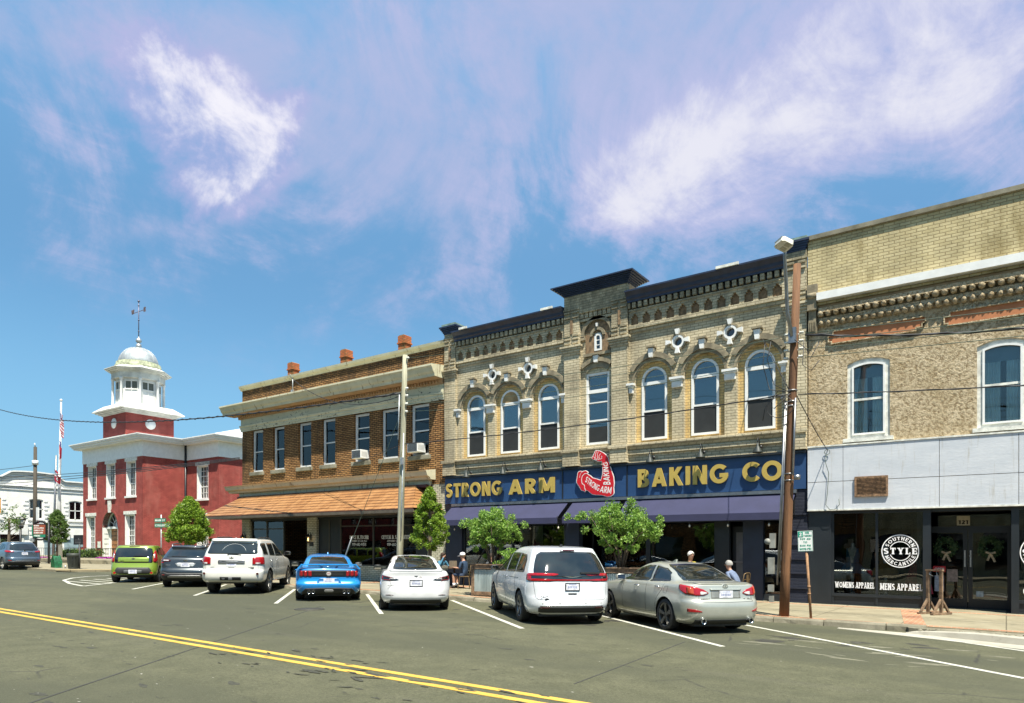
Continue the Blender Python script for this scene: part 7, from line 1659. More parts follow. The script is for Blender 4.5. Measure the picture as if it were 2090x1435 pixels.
    for sg in (-1, 1):
        for pts in C.get('seams', []): b.seam(mb, pts, 'side', sg)
    for pts in C.get('rear_seams', []): b.seam(mb, pts); b.seam(mb, [(-u, z) for u, z in pts])
    mb.build('shut_line', M['black'], bd)
    for sg in (-1, 1):
        for (hy, hz) in C.get('handles', []): p, n = b.side(hz, hy, sg); mb = NM(); mb.tube([p+Vector((sg*.0, -.09, -.0)), p+Vector((sg*.03, -.06, .005)), p+Vector((sg*.03, .06, .01)), p+Vector((0, .09, .01))], .013, 8); mb.build('door_handle', C.get('handle_mat', paint), t)
    t.scale = [C.get('k', 1)]*3
    return t
M['mirror'] = plain('mirror_glass_silver', (.5, .52, .55), .03, 1., var=.02)
M['rim_silver'] = plain('alloy_silver', (.28, .28, .26), .5, .5, var=.15, scale=8); M['rim_grey'] = plain('alloy_dark_grey', (.16, .155, .145), .4, .7, var=.2, scale=8); M['rim_black'] = plain('alloy_black', (.03, .03, .032), .35, .5)
def rbox(C, name, x0, x1, z0, z1, mat, out=.02, dep=.05, both=False, parent=None, bevel=.006):
    """small block on the tail at its surface"""
    r = None
    for q in ((1, -1) if both else (1,)):
        p, n = C['b'].at((z0+z1)/2, (x0+x1)/2*q); mb = C['NM'](); mb.box(q*x0, q*x1, p.y-out, p.y+dep, z0, z1); r = mb.build(name, mat, parent or C['t'], bevel=bevel)
    return r
def oval(C, name, x, z, rx, rz, mat, out=.012, parent=None, n=24):
    p, nn = C['b'].at(z, x); mb = C['NM'](); mb.prism(arcp(p.x, z, rx, rz, 0, 360, n)[:-1], p.y-out, p.y+.02); return mb.build(name, mat, parent or C['t'])
def badge(C, text, x, z, w, h, mat, out=.006, name='badge_lettering', **k):
    p, nn = C['b'].at(z+h/2, x+w/2); mb = C['NM'](); lettering(mb, text, x, z, w, h, p.y-out+.004, .006, t=.2, **k); return mb.build(name, mat, C['t'])
def pipe(C, x, z, r, y=-.02, n=16):
    mb = C['NM'](); mb.lathe([(r, 0), (r, .16), (r*.78, .16), (r*.78, 0), (r, 0)], (x, y, z), n, 'y', cap=False); o = mb.build('exhaust_pipe', M['chrome'], C['t']); mb = C['NM'](); mb.lathe([(r*.8, .02), (r*.8, .03)], (x, y, z), n, 'y'); mb.build('pipe_mouth', M['black'], o)
# --- silver sedan
L = 4.58
C = dict(k=.96, L=L, ro=.98, wb=2.73, rw=.33, tw=.885, paint=carpaint('silver_gold_paint', (.46, .47, .41), .45, .30, .12), spokes=5, dbl=True, rim=M['rim_grey'], rimf=.76, sw=.045,
 rows=[(.20, .16, L-.2, .78, .3), (.27, .06, L-.08, .85, .32), (.40, .01, L-.02, .885, .34), (.55, .0, L, .897, .34), (.66, .03, L-.03, .90, .33), (.70, .07, L-.06, .90, .32), (.84, .10, L-.25, .885, .30), (.94, .12, L-.75, .86, .28), (.985, .13, L-1.05, .83, .26), (1.01, .20, L-1.2, .79, .24), (1.035, .58, L-1.35, .745, .22), (1.12, .80, L-1.5, .71, .22), (1.24, 1.08, L-1.75, .655, .22), (1.34, 1.38, L-2.02, .60, .22), (1.40, 1.72, L-2.3, .52, .22), (1.425, 2.15, L-2.55, .35, .2)],
 rear_glass=[(-.60, 1.05, 1.13), (-.52, 1.045, 1.33), (-.45, 1.045, 1.37), (0, 1.045, 1.385), (.45, 1.045, 1.37), (.52, 1.045, 1.33), (.60, 1.05, 1.13)],
 side_glass=[[(1.0, 1.03, 1.07), (1.12, 1.02, 1.20), (1.35, 1.01, 1.29), (1.68, 1.0, 1.335), (1.76, 1.0, 1.34)], [(1.84, 1.0, 1.345), (2.1, .995, 1.345), (2.45, .99, 1.28), (2.75, .985, 1.17), (3.05, .98, 1.03)]],
 screen=(1.03, 1.36), plate=(.80,), plate_out=.004, mirror=(2.98, 1.04, .93), seams=[[(1.80, .34), (1.80, .98)], [(2.92, .34), (2.95, .7), (2.90, .96)], [(1.05, 1.0), (1.12, .85), (1.35, .62), (1.42, .36), (1.80, .34), (2.92, .34)]], handles=[(1.30, .90), (2.22, .88)], handle_mat=M['chrome'], rear_seams=[[(.70, 1.0), (.60, .86), (.62, .66), (0, .645)]])
make_car('silver_sedan', 'silver sedan with dark alloy wheels parked nearest the brown utility pole', 'car', (-5.1, 13.72), 143, C)
C['P']('tail_light', [(.40, .82, .835), (.50, .78, .90), (.66, .775, .945), (.86, .80, .975), (.99, .87, .985), (1.04, .92, .975)], M['red_lens'], .012, both=True)
C['P']('reverse_lens', [(.43, .82, .84), (.55, .79, .86), (.58, .80, .85)], M['clear_lens'], .016, both=True); C['P']('indicator_lens', [(.70, .80, .92), (.84, .82, .95)], M['amber_lens'], .016, both=True)
C['P']('plate_recess', [(-.34, .72, .885), (.34, .72, .885)], plain('plate_surround', (.30, .30, .27), .4, .5), .001, thick=.002); C['P']('plate_garnish', [(-.36, .885, .91), (.36, .885, .91)], C['paint'], .02)
C['P']('rear_spoiler', [(-.62, 1.0, 1.018), (-.5, .995, 1.022), (.5, .995, 1.022), (.62, 1.0, 1.018)], C['paint'], .025)
C['P']('bumper_reflector', [(.58, .455, .47), (.70, .45, .505), (.88, .455, .52)], M['red_lens'], .008, both=True); C['P']('lower_valance', [(-.7, .205, .30), (.7, .205, .30)], M['plastic'], .004)
pipe(C, .55, .27, .055, .0); pipe(C, -.55, .27, .055, .0)
o = oval(C, 'emblem', 0, .958, .062, .042, M['chrome']); p, n_ = C['b'].at(.958, 0); mb = C['NM'](); mb.prism(arcp(0, .958, .048, .030, 0, 360, 20)[:-1], p.y-.0135, p.y-.011); e_ = mb.build('emblem_field', C['paint'], o)
mb = C['NM'](); mb.prism([(.0, .985), (-.028, .935), (.045, .935), (.035, .945), (-.008, .945), (.012, .98)], p.y-.016, p.y-.0135); mb.build('emblem_stroke', M['chrome'], e_)
badge(C, 'LEXUS', -.58, .70, .20, .028, M['chrome']); badge(C, 'IS 250', .40, .70, .20, .028, M['chrome'])
mb = C['NM'](); mb.prism([(2.0, 1.42), (2.16, 1.42), (2.02, 1.475), (1.99, 1.475)], -.018, .018, flat=lambda a, b, d: (d, a, b)); mb.build('roof_antenna', C['paint'], C['t'])
mb = C['NM']()
C['b'].seam(mb, [(.88, .93), (1.02, .93), (1.04, .80), (.92, .78), (.88, .93)], 'side', -1); mb.build('fuel_flap_line', M['plastic'], C['body'])
# --- white minivan
L = 5.18
C = dict(k=.95, L=L, ro=1.07, wb=3.09, rw=.365, tw=.985, paint=carpaint('pearl_white_paint', (.70, .73, .76), 0, .22), spokes=5, dbl=True, rim=M['alu'], rimf=.68, bow=.10,
 rows=[(.24, .16, L-.2, .86, .35), (.32, .05, L-.08, .94, .38), (.46, .0, L-.01, .985, .40), (.60, .015, L, 1.0, .40), (.66, .05, L-.01, 1.005, .38), (.80, .07, L-.04, 1.005, .36), (.95, .08, L-.15, .995, .34), (1.06, .09, L-.55, .975, .33), (1.16, .12, L-1.0, .95, .32), (1.24, .17, L-1.25, .925, .31), (1.42, .29, L-1.7, .86, .30), (1.58, .43, L-2.15, .80, .28), (1.67, .50, L-2.45, .755, .26), (1.71, .52, L-2.6, .72, .24), (1.74, .85, L-2.8, .66, .22), (1.765, 1.35, L-3.1, .52, .2), (1.775, 1.9, L-3.4, .32, .15)],
 rear_glass=[(-.88, 1.10, 1.22), (-.82, 1.06, 1.42), (-.74, 1.05, 1.57), (-.62, 1.05, 1.63), (0, 1.05, 1.65), (.62, 1.05, 1.63), (.74, 1.05, 1.57), (.82, 1.06, 1.42), (.88, 1.10, 1.22)],
 side_glass=[[(.78, 1.18, 1.20), (.86, 1.16, 1.44), (1.0, 1.16, 1.56), (1.55, 1.15, 1.60)], [(1.60, 1.15, 1.60), (2.0, 1.14, 1.605), (2.5, 1.13, 1.60)], [(2.58, 1.13, 1.595), (3.0, 1.12, 1.53), (3.35, 1.11, 1.42), (3.7, 1.10, 1.22), (3.85, 1.09, 1.13)]],
 screen=(1.18, 1.66), plate=(.86,), plate_frame=True, mirror=(3.62, 1.18, 1.06), mirror_mat=M['black'], seams=[[(1.45, .40), (1.45, .8), (1.55, 1.12)], [(2.55, .40), (2.55, 1.1)], [(3.62, .40), (3.66, 1.08)], [(1.45, .40), (3.62, .40)], [(1.2, 1.02), (2.5, 1.01)]], handles=[(2.42, 1.0), (2.66, 1.0)], handle_mat=M['chrome'], rear_seams=[[(.90, 1.04), (.84, .62), (.78, .58), (0, .575)]])
make_car('white_minivan', 'white minivan with a full width red light bar and black mirrors', 'car', (-8.17, 13.15), 138.5, C)
for q in (1, -1):
    mb = C['NM'](); C['b'].patch(mb, [(q*.32, 1.12, 1.14), (q*.42, 1.10, 1.155), (q*.85, 1.10, 1.155), (q*1.02, 1.09, 1.15), (q*1.12, 1.07, 1.12)], .014); tl = mb.build('tail_light', M['red_lens'], C['t']); mb = C['NM'](); C['b'].patch(mb, [(q*.95, .99, 1.12), (q*1.06, .99, 1.13), (q*1.13, 1.01, 1.10)], .013); mb.build('tail_light_corner', M['red_lens'], tl)
C['P']('light_bar', [(-1.0, .985, 1.035), (-.55, .985, 1.03), (-.45, .995, 1.02), (.45, .995, 1.02), (.55, .985, 1.03), (1.0, .985, 1.035)], M['red_lens'], .014)
C['P']('black_trim', [(-1.04, .975, 1.12), (-.5, .975, 1.12), (-.4, .985, 1.08), (.4, .985, 1.08), (.5, .975, 1.12), (1.04, .975, 1.12)], M['car_glass'], .008)
C['P']('rear_bumper_trim', [(-.78, .31, .40), (-.72, .29, .42), (.72, .29, .42), (.78, .31, .40)], M['plastic'], .012); C['P']('bumper_reflector', [(.52, .385, .415), (.74, .38, .415)], M['dark_red_lens'], .018, both=True)
C['P']('bumper_chrome', [(-.74, .43, .445), (.74, .43, .445)], M['chrome'], .012); rbox(C, 'tailgate_handle', -.10, .10, .685, .72, M['black'], .012)
o = C['P']('third_brake_light', [(-.17, 1.655, 1.68), (.17, 1.655, 1.68)], M['dark_red_lens'], .012)
p, n_ = C['b'].at(1.09, 0); mb = C['NM'](); mb.prism([(-.23, 1.098), (-.05, 1.086), (0, 1.076), (.05, 1.086), (.23, 1.098), (.06, 1.062), (0, 1.056), (-.06, 1.062)], p.y-.025, p.y+.01); mb.build('wing_emblem', M['chrome'], C['t'])
mb = C['NM'](); p, n_ = C['b'].at(1.17, .2); mb.bar(p+Vector((0, -.03, 0)), (p.x+.46, p.y-.005, 1.165), .03, .035); mb.build('wiper', M['plastic'], C['t'])
badge(C, 'PACIFICA', -.72, .625, .26, .03, M['plastic']); oval(C, 'round_sticker', -.59, .592, .045, .018, M['black'])
for x_ in (-.68, -.3, .3, .68): oval(C, 'parking_sensor', x_, .50, .016, .016, M['clear_lens'], .005)
mb = C['NM'](); mb.prism([(.95, 1.735), (1.12, 1.745), (.98, 1.81), (.95, 1.81)], -.02, .02, flat=lambda a, b, d: (d, a, b)); mb.build('roof_antenna', M['black'], C['t'])
# --- white electric fastback
L = 4.69
C = dict(k=.97, L=L, ro=.98, wb=2.875, rw=.335, tw=.915, paint=carpaint('solid_white_paint', (.74, .75, .76), 0, .2), spokes=7, rim=M['rim_grey'], rimf=.76, bow=.11,
 rows=[(.20, .18, L-.2, .78, .3), (.27, .07, L-.08, .86, .34), (.38, .01, L-.02, .91, .38), (.52, .0, L, .925, .40), (.62, .02, L-.02, .93, .38), (.78, .05, L-.15, .93, .34), (.90, .07, L-.55, .905, .32), (.98, .06, L-.95, .87, .30), (1.03, .05, L-1.15, .83, .28), (1.05, .12, L-1.25, .80, .27), (1.065, .34, L-1.32, .765, .26), (1.10, .50, L-1.4, .735, .26), (1.20, .80, L-1.6, .69, .26), (1.30, 1.12, L-1.85, .64, .26), (1.38, 1.5, L-2.1, .58, .25), (1.42, 1.85, L-2.3, .50, .24), (1.443, 2.2, L-2.5, .32, .2)],
 rear_glass=[(-.60, 1.09, 1.14), (-.53, 1.08, 1.33), (-.46, 1.075, 1.40), (-.3, 1.072, 1.418), (0, 1.07, 1.425), (.3, 1.072, 1.418), (.46, 1.075, 1.40), (.53, 1.08, 1.33), (.60, 1.09, 1.14)],
 side_glass=[[(.95, 1.07, 1.10), (1.15, 1.06, 1.25), (1.5, 1.05, 1.34), (1.85, 1.04, 1.37)], [(1.93, 1.04, 1.37), (2.3, 1.03, 1.36), (2.75, 1.02, 1.24), (3.2, 1.01, 1.07)]],
 screen=(1.06, 1.38), plate=(.735,), plate_frame=True, mirror=(3.0, 1.06, 1.0), mirror_mat=M['black'], seams=[[(1.88, .34), (1.88, 1.02)], [(3.0, .34), (2.95, .98)]], rear_seams=[[(.72, .90), (.64, .68), (.4, .64), (0, .635)]])
make_car('white_fastback', 'white electric fastback with a glass roof and dark wraparound tail lights', 'car', (-12.70, 13.2), 136.5, C)
for q in (1, -1):
    mb = C['NM'](); C['b'].patch(mb, [(q*.44, .815, .825), (q*.52, .80, .86), (q*.70, .795, .90), (q*.90, .81, .93), (q*1.0, .84, .94), (q*1.02, .88, .935)], .010); tl = mb.build('tail_light', M['car_glass'], C['t'])
    mb = C['NM'](); C['b'].patch(mb, [(q*.62, .866, .876), (q*.74, .888, .898), (q*.92, .908, .918)], .016, nz=2); C['b'].patch(mb, [(q*.92, .84, .915), (q*.945, .84, .918)], .016, nz=3); C['b'].patch(mb, [(q*.66, .806, .816), (q*.94, .815, .825)], .016, nz=2); mb.build('light_strip', M['red_lens'], tl)
    mb = C['NM'](); C['b'].patch(mb, [(q*.52, .835, .85), (q*.68, .835, .86)], .016, nz=2); mb.build('reverse_lens', M['clear_lens'], tl)
C['P']('rear_diffuser', [(-.72, .21, .24), (-.66, .21, .31), (.66, .21, .31), (.72, .21, .24)], M['plastic'], .006); C['P']('bumper_reflector', [(.58, .42, .428), (.70, .418, .438), (.82, .42, .428)], M['dark_red_lens'], .006, both=True)
C['P']('tail_lip', [(-.70, 1.03, 1.046), (-.5, 1.03, 1.052), (.5, 1.03, 1.052), (.70, 1.03, 1.046)], C['paint'], .03)
p, n_ = C['b'].at(.90, -.06); mb = C['NM'](); mb.prism([(-.045, .925), (.045, .925), (.04, .912), (.012, .912), (0, .865), (-.012, .912), (-.04, .912)], p.y-.008, p.y+.01); mb.build('emblem', M['black'], C['t'])
o = oval(C, 'round_sticker', .115, .888, .036, .028, M['clear_lens'], .006); badge(C, 'DUAL MOTOR', -.72, .665, .15, .02, M['chrome'])
# --- blue coupe
L = 4.79
C = dict(L=L, ro=1.12, wb=2.72, rw=.345, tw=.95, paint=carpaint('grabber_blue_paint', (.012, .24, .62), .1, .22), spokes=7, rim=M['rim_black'], rimf=.78, bow=.05, ktr=.03, ww=.26,
 rows=[(.20, .18, L-.2, .82, .24), (.28, .08, L-.1, .90, .26), (.40, .02, L-.02, .945, .27), (.50, .0, L, .955, .27), (.58, .05, L-.01, .955, .26), (.66, .07, L-.03, .955, .25), (.80, .06, L-.25, .955, .24), (.88, .05, L-.8, .945, .24), (.94, .04, L-1.2, .90, .24), (.975, .10, L-1.4, .85, .24), (.995, .42, L-1.5, .80, .24), (1.05, .62, L-1.65, .755, .24), (1.14, .86, L-1.85, .70, .25), (1.24, 1.18, L-2.1, .65, .25), (1.32, 1.55, L-2.35, .57, .25), (1.355, 1.9, L-2.5, .48, .22), (1.375, 2.2, L-2.65, .3, .2)],
 rear_glass=[(-.60, 1.01, 1.04), (-.55, 1.01, 1.20), (-.49, 1.01, 1.275), (0, 1.005, 1.30), (.49, 1.01, 1.275), (.55, 1.01, 1.20), (.60, 1.01, 1.04)],
 side_glass=[[(1.2, 1.04, 1.08), (1.35, 1.03, 1.18), (1.6, 1.02, 1.24)], [(1.68, 1.01, 1.27), (2.2, 1.0, 1.31), (2.6, 1.0, 1.22), (3.0, .99, 1.07)]],
 screen=(1.02, 1.32), plate=(.60,), mirror=(2.85, 1.02, 1.02), mirror_mat=M['black'], seams=[[(1.72, .36), (1.68, .95)], [(3.05, .36), (3.02, .92)]], handles=[(1.95, .86)])
make_car('blue_coupe', 'bright blue muscle coupe with triple bar tail lights and a rear wing', 'car', (-16.98, 13.85), 142, C)
C['P']('tail_panel', [(-.84, .735, .885), (-.80, .72, .905), (.80, .72, .905), (.84, .735, .885)], M['black'], .004)
for q in (1, -1):
    for k in range(3): x_ = .49+.125*k; C['P']('tail_light_bar', [(q*x_, .74, .885), (q*(x_+.035), .735, .895), (q*(x_+.095), .745, .90)], M['red_lens'], .02)
for z_ in (.78, .82, .86): C['P']('panel_rib', [(-.44, z_, z_+.004), (.44, z_, z_+.004)], M['plastic'], .009, nz=1)
o = oval(C, 'round_emblem', -.01, .815, .082, .072, M['chrome'], .03); p, n_ = C['b'].at(.815, 0); mb = C['NM'](); mb.prism(arcp(-.01, .815, .06, .052, 0, 360, 20)[:-1], p.y-.033, p.y-.03); e_ = mb.build('emblem_field', M['clear_lens'], o); mb = C['NM'](); lettering(mb, 'GT', -.045, .80, .07, .032, p.y-.033, .003, t=.2); mb.build('emblem_lettering', M['red_lens'], e_)
mb = C['NM'](); zz = 1.075                                    # wing on its supports
for x0_, x1_, y0_, y1_ in ((-.80, -.42, .02, .0), (-.42, .42, -.0, -.0), (.42, .80, .0, .02)): mb.prism([(x0_, y0_), (x1_, y1_), (x1_, y1_+.16), (x0_, y0_+.16)], zz-.012-(.0 if x0_ == -.42 else 0), zz+.012, flat=lambda a, b, d: (a, b+.02, d+.02*b))
for x_ in (-.20, .20): mb.prism([(x_-.03, .99), (x_+.03, .99), (x_*1.4+.03, 1.07), (x_*1.4-.03, 1.07)], .06, .12)
for s_ in (-1, 1): mb.prism([(s_*.80, 1.063), (s_*.90, .96), (s_*.86, .955), (s_*.76, 1.063)][::s_], .04, .20)
mb.build('rear_wing', C['paint'], C['t'], bevel=.004)
C['P']('rear_diffuser', [(-.80, .205, .25), (-.66, .205, .385), (-.3, .205, .40), (.3, .205, .40), (.66, .205, .385), (.80, .205, .25)], M['plastic'], .010); C['P']('diffuser_pod', [(-.13, .30, .33), (-.10, .28, .35), (.10, .28, .35), (.13, .30, .33)], M['clear_lens'], .018)
C['P']('plate_recess', [(-.36, .53, .535), (-.26, .53, .68), (.26, .53, .68), (.36, .53, .535)], plain('recess_blue', (.006, .10, .27), .4), .002, thick=.003)
for x_ in (-.56, -.44, .44, .56): pipe(C, x_, .275, .045, -.01)
mb = C['NM'](); mb.prism([(1.95, 1.37), (2.1, 1.37), (1.99, 1.42)], -.012, .012, flat=lambda a, b, d: (d, a, b)); mb.build('roof_antenna', C['paint'], C['t'])
# --- big white suv
L = 5.21
C = dict(L=L, ro=1.18, wb=3.1, rw=.40, tw=.985, ww=.27, paint=carpaint('dusty_white_paint', (.64, .64, .59), 0, .35, .35), spokes=5, dbl=True, rim=M['rim_silver'], rimf=.64, bow=.06, ra=.475,
 rows=[(.40, .14, L-.2, .93, .26), (.47, .04, L-.08, .985, .28), (.60, .0, L-.01, 1.0, .30), (.74, .01, L, 1.01, .30), (.78, .06, L-.01, 1.01, .27), (.82, .11, L-.02, 1.005, .26), (.98, .12, L-.08, 1.0, .25), (1.12, .13, L-.35, .985, .24), (1.21, .14, L-.95, .97, .24), (1.27, .16, L-1.25, .955, .23), (1.38, .21, L-1.5, .93, .22), (1.55, .32, L-1.85, .875, .21), (1.70, .42, L-2.15, .82, .20), (1.77, .44, L-2.3, .79, .20), (1.80, .50, L-2.4, .77, .2), (1.83, .8, L-2.6, .70, .2), (1.855, 1.4, L-2.9, .52, .2), (1.865, 2.0, L-3.2, .3, .15)],
 rear_glass=[(-.80, 1.36, 1.38), (-.76, 1.33, 1.68), (-.70, 1.325, 1.70), (0, 1.325, 1.715), (.70, 1.325, 1.70), (.76, 1.33, 1.68), (.80, 1.36, 1.38)],
 side_glass=[[(.52, 1.33, 1.62), (.60, 1.31, 1.69), (1.0, 1.30, 1.70), (1.08, 1.30, 1.69)], [(1.28, 1.28, 1.69), (1.5, 1.27, 1.70), (2.05, 1.26, 1.70)], [(2.13, 1.26, 1.70), (2.45, 1.25, 1.70), (2.85, 1.25, 1.60), (3.3, 1.25, 1.38), (3.5, 1.25, 1.27)]],
 screen=(1.26, 1.74), plate=(1.0,), plate_out=.0, mirror=(3.45, 1.34, 1.13), mirror_mat=M['plastic'], seams=[[(1.22, .95), (1.20, 1.27)], [(2.09, .5), (2.09, 1.27)], [(3.35, .5), (3.38, 1.25)], [(1.95, .5), (1.8, .75), (1.22, .98)]], handles=[(1.42, 1.13), (2.30, 1.13)], handle_mat=M['chrome'], rear_seams=[[(.86, 1.30), (.84, .84), (.8, .82), (0, .815)]])
make_car('white_suv', 'large dusty white SUV with roof rails and red tail lights', 'car', (-21.35, 13.65), 132.5, C)
C['P']('tail_light', [(.66, .99, 1.20), (.70, .985, 1.225), (.98, .985, 1.235), (1.10, .99, 1.22), (1.12, 1.0, 1.20)], M['red_lens'], .02, both=True); C['P']('reverse_lens', [(.76, 1.0, 1.05), (.90, 1.0, 1.05)], M['clear_lens'], .026, both=True)
C['P']('chrome_garnish', [(-.42, 1.03, 1.10), (-.38, 1.02, 1.135), (.38, 1.02, 1.135), (.42, 1.03, 1.10)], M['alu'], .024); C['P']('bumper_chrome', [(-.72, .785, .80), (.72, .785, .80)], M['chrome'], .012)
C['P']('hitch_cover', [(-.33, .47, .58), (.33, .47, .58)], M['black'], .01); rbox(C, 'hitch_receiver', -.06, .06, .49, .56, M['alu'], .03); oval(C, 'hitch_plug', -.22, .525, .05, .026, M['alu'], .02); rbox(C, 'tailgate_handle', -.10, .10, .875, .895, M['black'], .004)
for q in (1, -1): oval(C, 'bumper_reflector', q*.85, .69, .035, .035, M['dark_red_lens'], .045)
C['P']('plate_marking_bar', [(-.2, 1.065, 1.085), (.22, 1.065, 1.085)], M['steel'], .03); C['P']('rear_spoiler', [(-.72, 1.74, 1.79), (0, 1.745, 1.80), (.72, 1.74, 1.79)], C['paint'], .05)
o = oval(C, 'oval_emblem', 0, 1.21, .065, .04, M['chrome'], .016); p, n_ = C['b'].at(1.21, 0); mb = C['NM'](); mb.prism(arcp(0, 1.21, .05, .028, 0, 360, 18)[:-1], p.y-.0175, p.y-.016, [arcp(0, 1.21, .018, .028, 0, 360, 14)[:-1][::-1]]); mb.build('emblem_field', C['paint'], o)
badge(C, 'SEQUOIA', -.30, 1.09, .4, .02, M['plastic'], .03); badge(C, 'PLATINUM', .54, .875, .17, .03, M['plastic']); badge(C, '4X4', .60, .84, .10, .025, M['plastic']); badge(C, 'SR5', -.66, .89, .12, .02, M['steel'])
mb = C['NM'](); p, n_ = C['b'].at(1.34, -.12); mb.bar(p+Vector((0, -.03, 0)), (.30, p.y-.02, 1.30), .022, .02); mb.bar(p+Vector((0, -.03, 0)), p+Vector((0, -.03, -.06)), .03, .03); mb.build('wiper', M['black'], C['t'])
mb = C['NM'](); P_ = []
for k in range(13): a = math.radians(15+150*k/12); P_.append(C['b'].at(1.335+.33*math.sin(a), .05+.40*math.cos(a))[0])
p0 = C['b'].at(1.34, .02)[0]
for q in (1, -1):
    for a, b_ in zip([k for k in range(12)], [k for k in range(1, 13)]): pass
mb.tube([p+Vector((0, -.006, 0)) for p in P_], .006, 5); mb.build('wiper_arc', M['steel'], C['t'])
for sg in (-1, 1):
    mb = C['NM'](); mb.tube([(sg*.66, .75, 1.81), (sg*.67, .95, 1.875), (sg*.665, 1.8, 1.90), (sg*.65, 2.5, 1.885), (sg*.64, 2.8, 1.80)], .022, 8); mb.build('roof_rail', M['plastic'], C['t'])
    mb = C['NM'](); mb.box(sg*.80, sg*1.0, 1.75, 3.7, .40, .455); mb.build('running_board', C['paint'], C['t'], bevel=.015)
mb = C['NM'](); mb.prism([(.62, 1.80), (.75, 1.81), (.66, 1.87)], -.02, .02, flat=lambda a, b, d: (d, a, b)); mb.build('roof_antenna', C['paint'], C['t'])
# --- dark wagon
L = 4.86
C = dict(L=L, ro=1.07, wb=2.745, rw=.36, tw=.92, paint=carpaint('dark_slate_paint', (.045, .055, .062), .5, .25), spokes=5, rim=M['rim_grey'], bow=.09,
 rows=[(.28, .16, L-.2, .82, .28), (.36, .05, L-.06, .90, .3), (.50, .0, L, .925, .32), (.66, .02, L, .935, .32), (.72, .07, L-.02, .93, .30), (.86, .10, L-.1, .925, .28), (1.0, .13, L-.5, .905, .27), (1.08, .16, L-1.05, .88, .26), (1.14, .22, L-1.25, .855, .25), (1.28, .42, L-1.55, .80, .24), (1.42, .62, L-1.9, .73, .23), (1.50, .70, L-2.15, .68, .22), (1.54, .75, L-2.3, .64, .22), (1.57, 1.05, L-2.5, .56, .2), (1.59, 1.6, L-2.8, .4, .2)],
 rear_glass=[(-.70, 1.15, 1.17), (-.64, 1.14, 1.38), (-.56, 1.14, 1.44), (0, 1.14, 1.455), (.56, 1.14, 1.44), (.64, 1.14, 1.38), (.70, 1.15, 1.17)],
 side_glass=[[(.85, 1.16, 1.22), (.95, 1.15, 1.42), (1.2, 1.14, 1.45)], [(1.27, 1.14, 1.46), (2.0, 1.12, 1.48)], [(2.08, 1.12, 1.48), (2.5, 1.11, 1.46), (2.9, 1.10, 1.30), (3.3, 1.10, 1.14)]],
 screen=(1.12, 1.50), plate=(.86,), mirror=(3.1, 1.18, 1.03), mirror_mat=M['black'], seams=[[(2.04, .4), (2.04, 1.1)], [(3.1, .4), (3.15, 1.08)]], rear_seams=[[(.74, 1.04), (.68, .80), (.62, .70), (0, .695)]])
make_car('dark_wagon', 'dark slate wagon with silver roof rails between the green car and white SUV', 'car', (-25.9, 14.4), 141, C)
C['P']('tail_light', [(.52, .99, 1.03), (.60, .97, 1.07), (.80, .96, 1.075), (1.0, .90, 1.06), (1.06, .92, 1.04)], M['dark_red_lens'], .016, both=True); C['P']('tail_light_strip', [(.80, .915, .945), (1.02, .925, .955)], M['red_lens'], .02, both=True); C['P']('reverse_lens', [(.58, .995, 1.035), (.82, 1.0, 1.04)], M['clear_lens'], .02, both=True)
C['P']('bumper_cladding', [(-1.0, .285, .56), (-.80, .285, .60), (-.6, .285, .54), (.6, .285, .54), (.80, .285, .60), (1.0, .285, .56)], M['plastic'], .012); C['P']('silver_skid', [(-.60, .40, .43), (-.52, .38, .465), (.52, .38, .465), (.60, .40, .43)], M['alu'], .03)
C['P']('plate_recess', [(-.36, .90, .91), (-.26, .79, .93), (.26, .79, .93), (.36, .90, .91)], M['steel'], .002, thick=.002); C['P']('bumper_reflector', [(.72, .47, .49), (.85, .47, .49)], M['red_lens'], .018, both=True)
oval(C, 'oval_emblem', 0, 1.015, .075, .035, M['chrome'], .016); badge(C, 'OUTBACK', .46, .80, .22, .022, M['chrome']); badge(C, 'SUBARU', -.68, .84, .18, .018, M['steel'])
mb = C['NM'](); p, n_ = C['b'].at(1.17, -.5); mb.bar(p+Vector((0, -.02, 0)), (.02, p.y-.05, 1.16), .03, .03); mb.build('wiper', M['black'], C['t']); C['P']('rear_spoiler', [(-.60, 1.475, 1.53), (0, 1.48, 1.54), (.60, 1.475, 1.53)], C['paint'], .06)
for sg in (-1, 1):
    mb = C['NM'](); mb.tube([(sg*.58, .78, 1.53), (sg*.60, .92, 1.62), (sg*.60, 1.6, 1.66), (sg*.58, 2.3, 1.64), (sg*.56, 2.6, 1.55)], .028, 8); mb.build('roof_rail', M['alu'], C['t'])
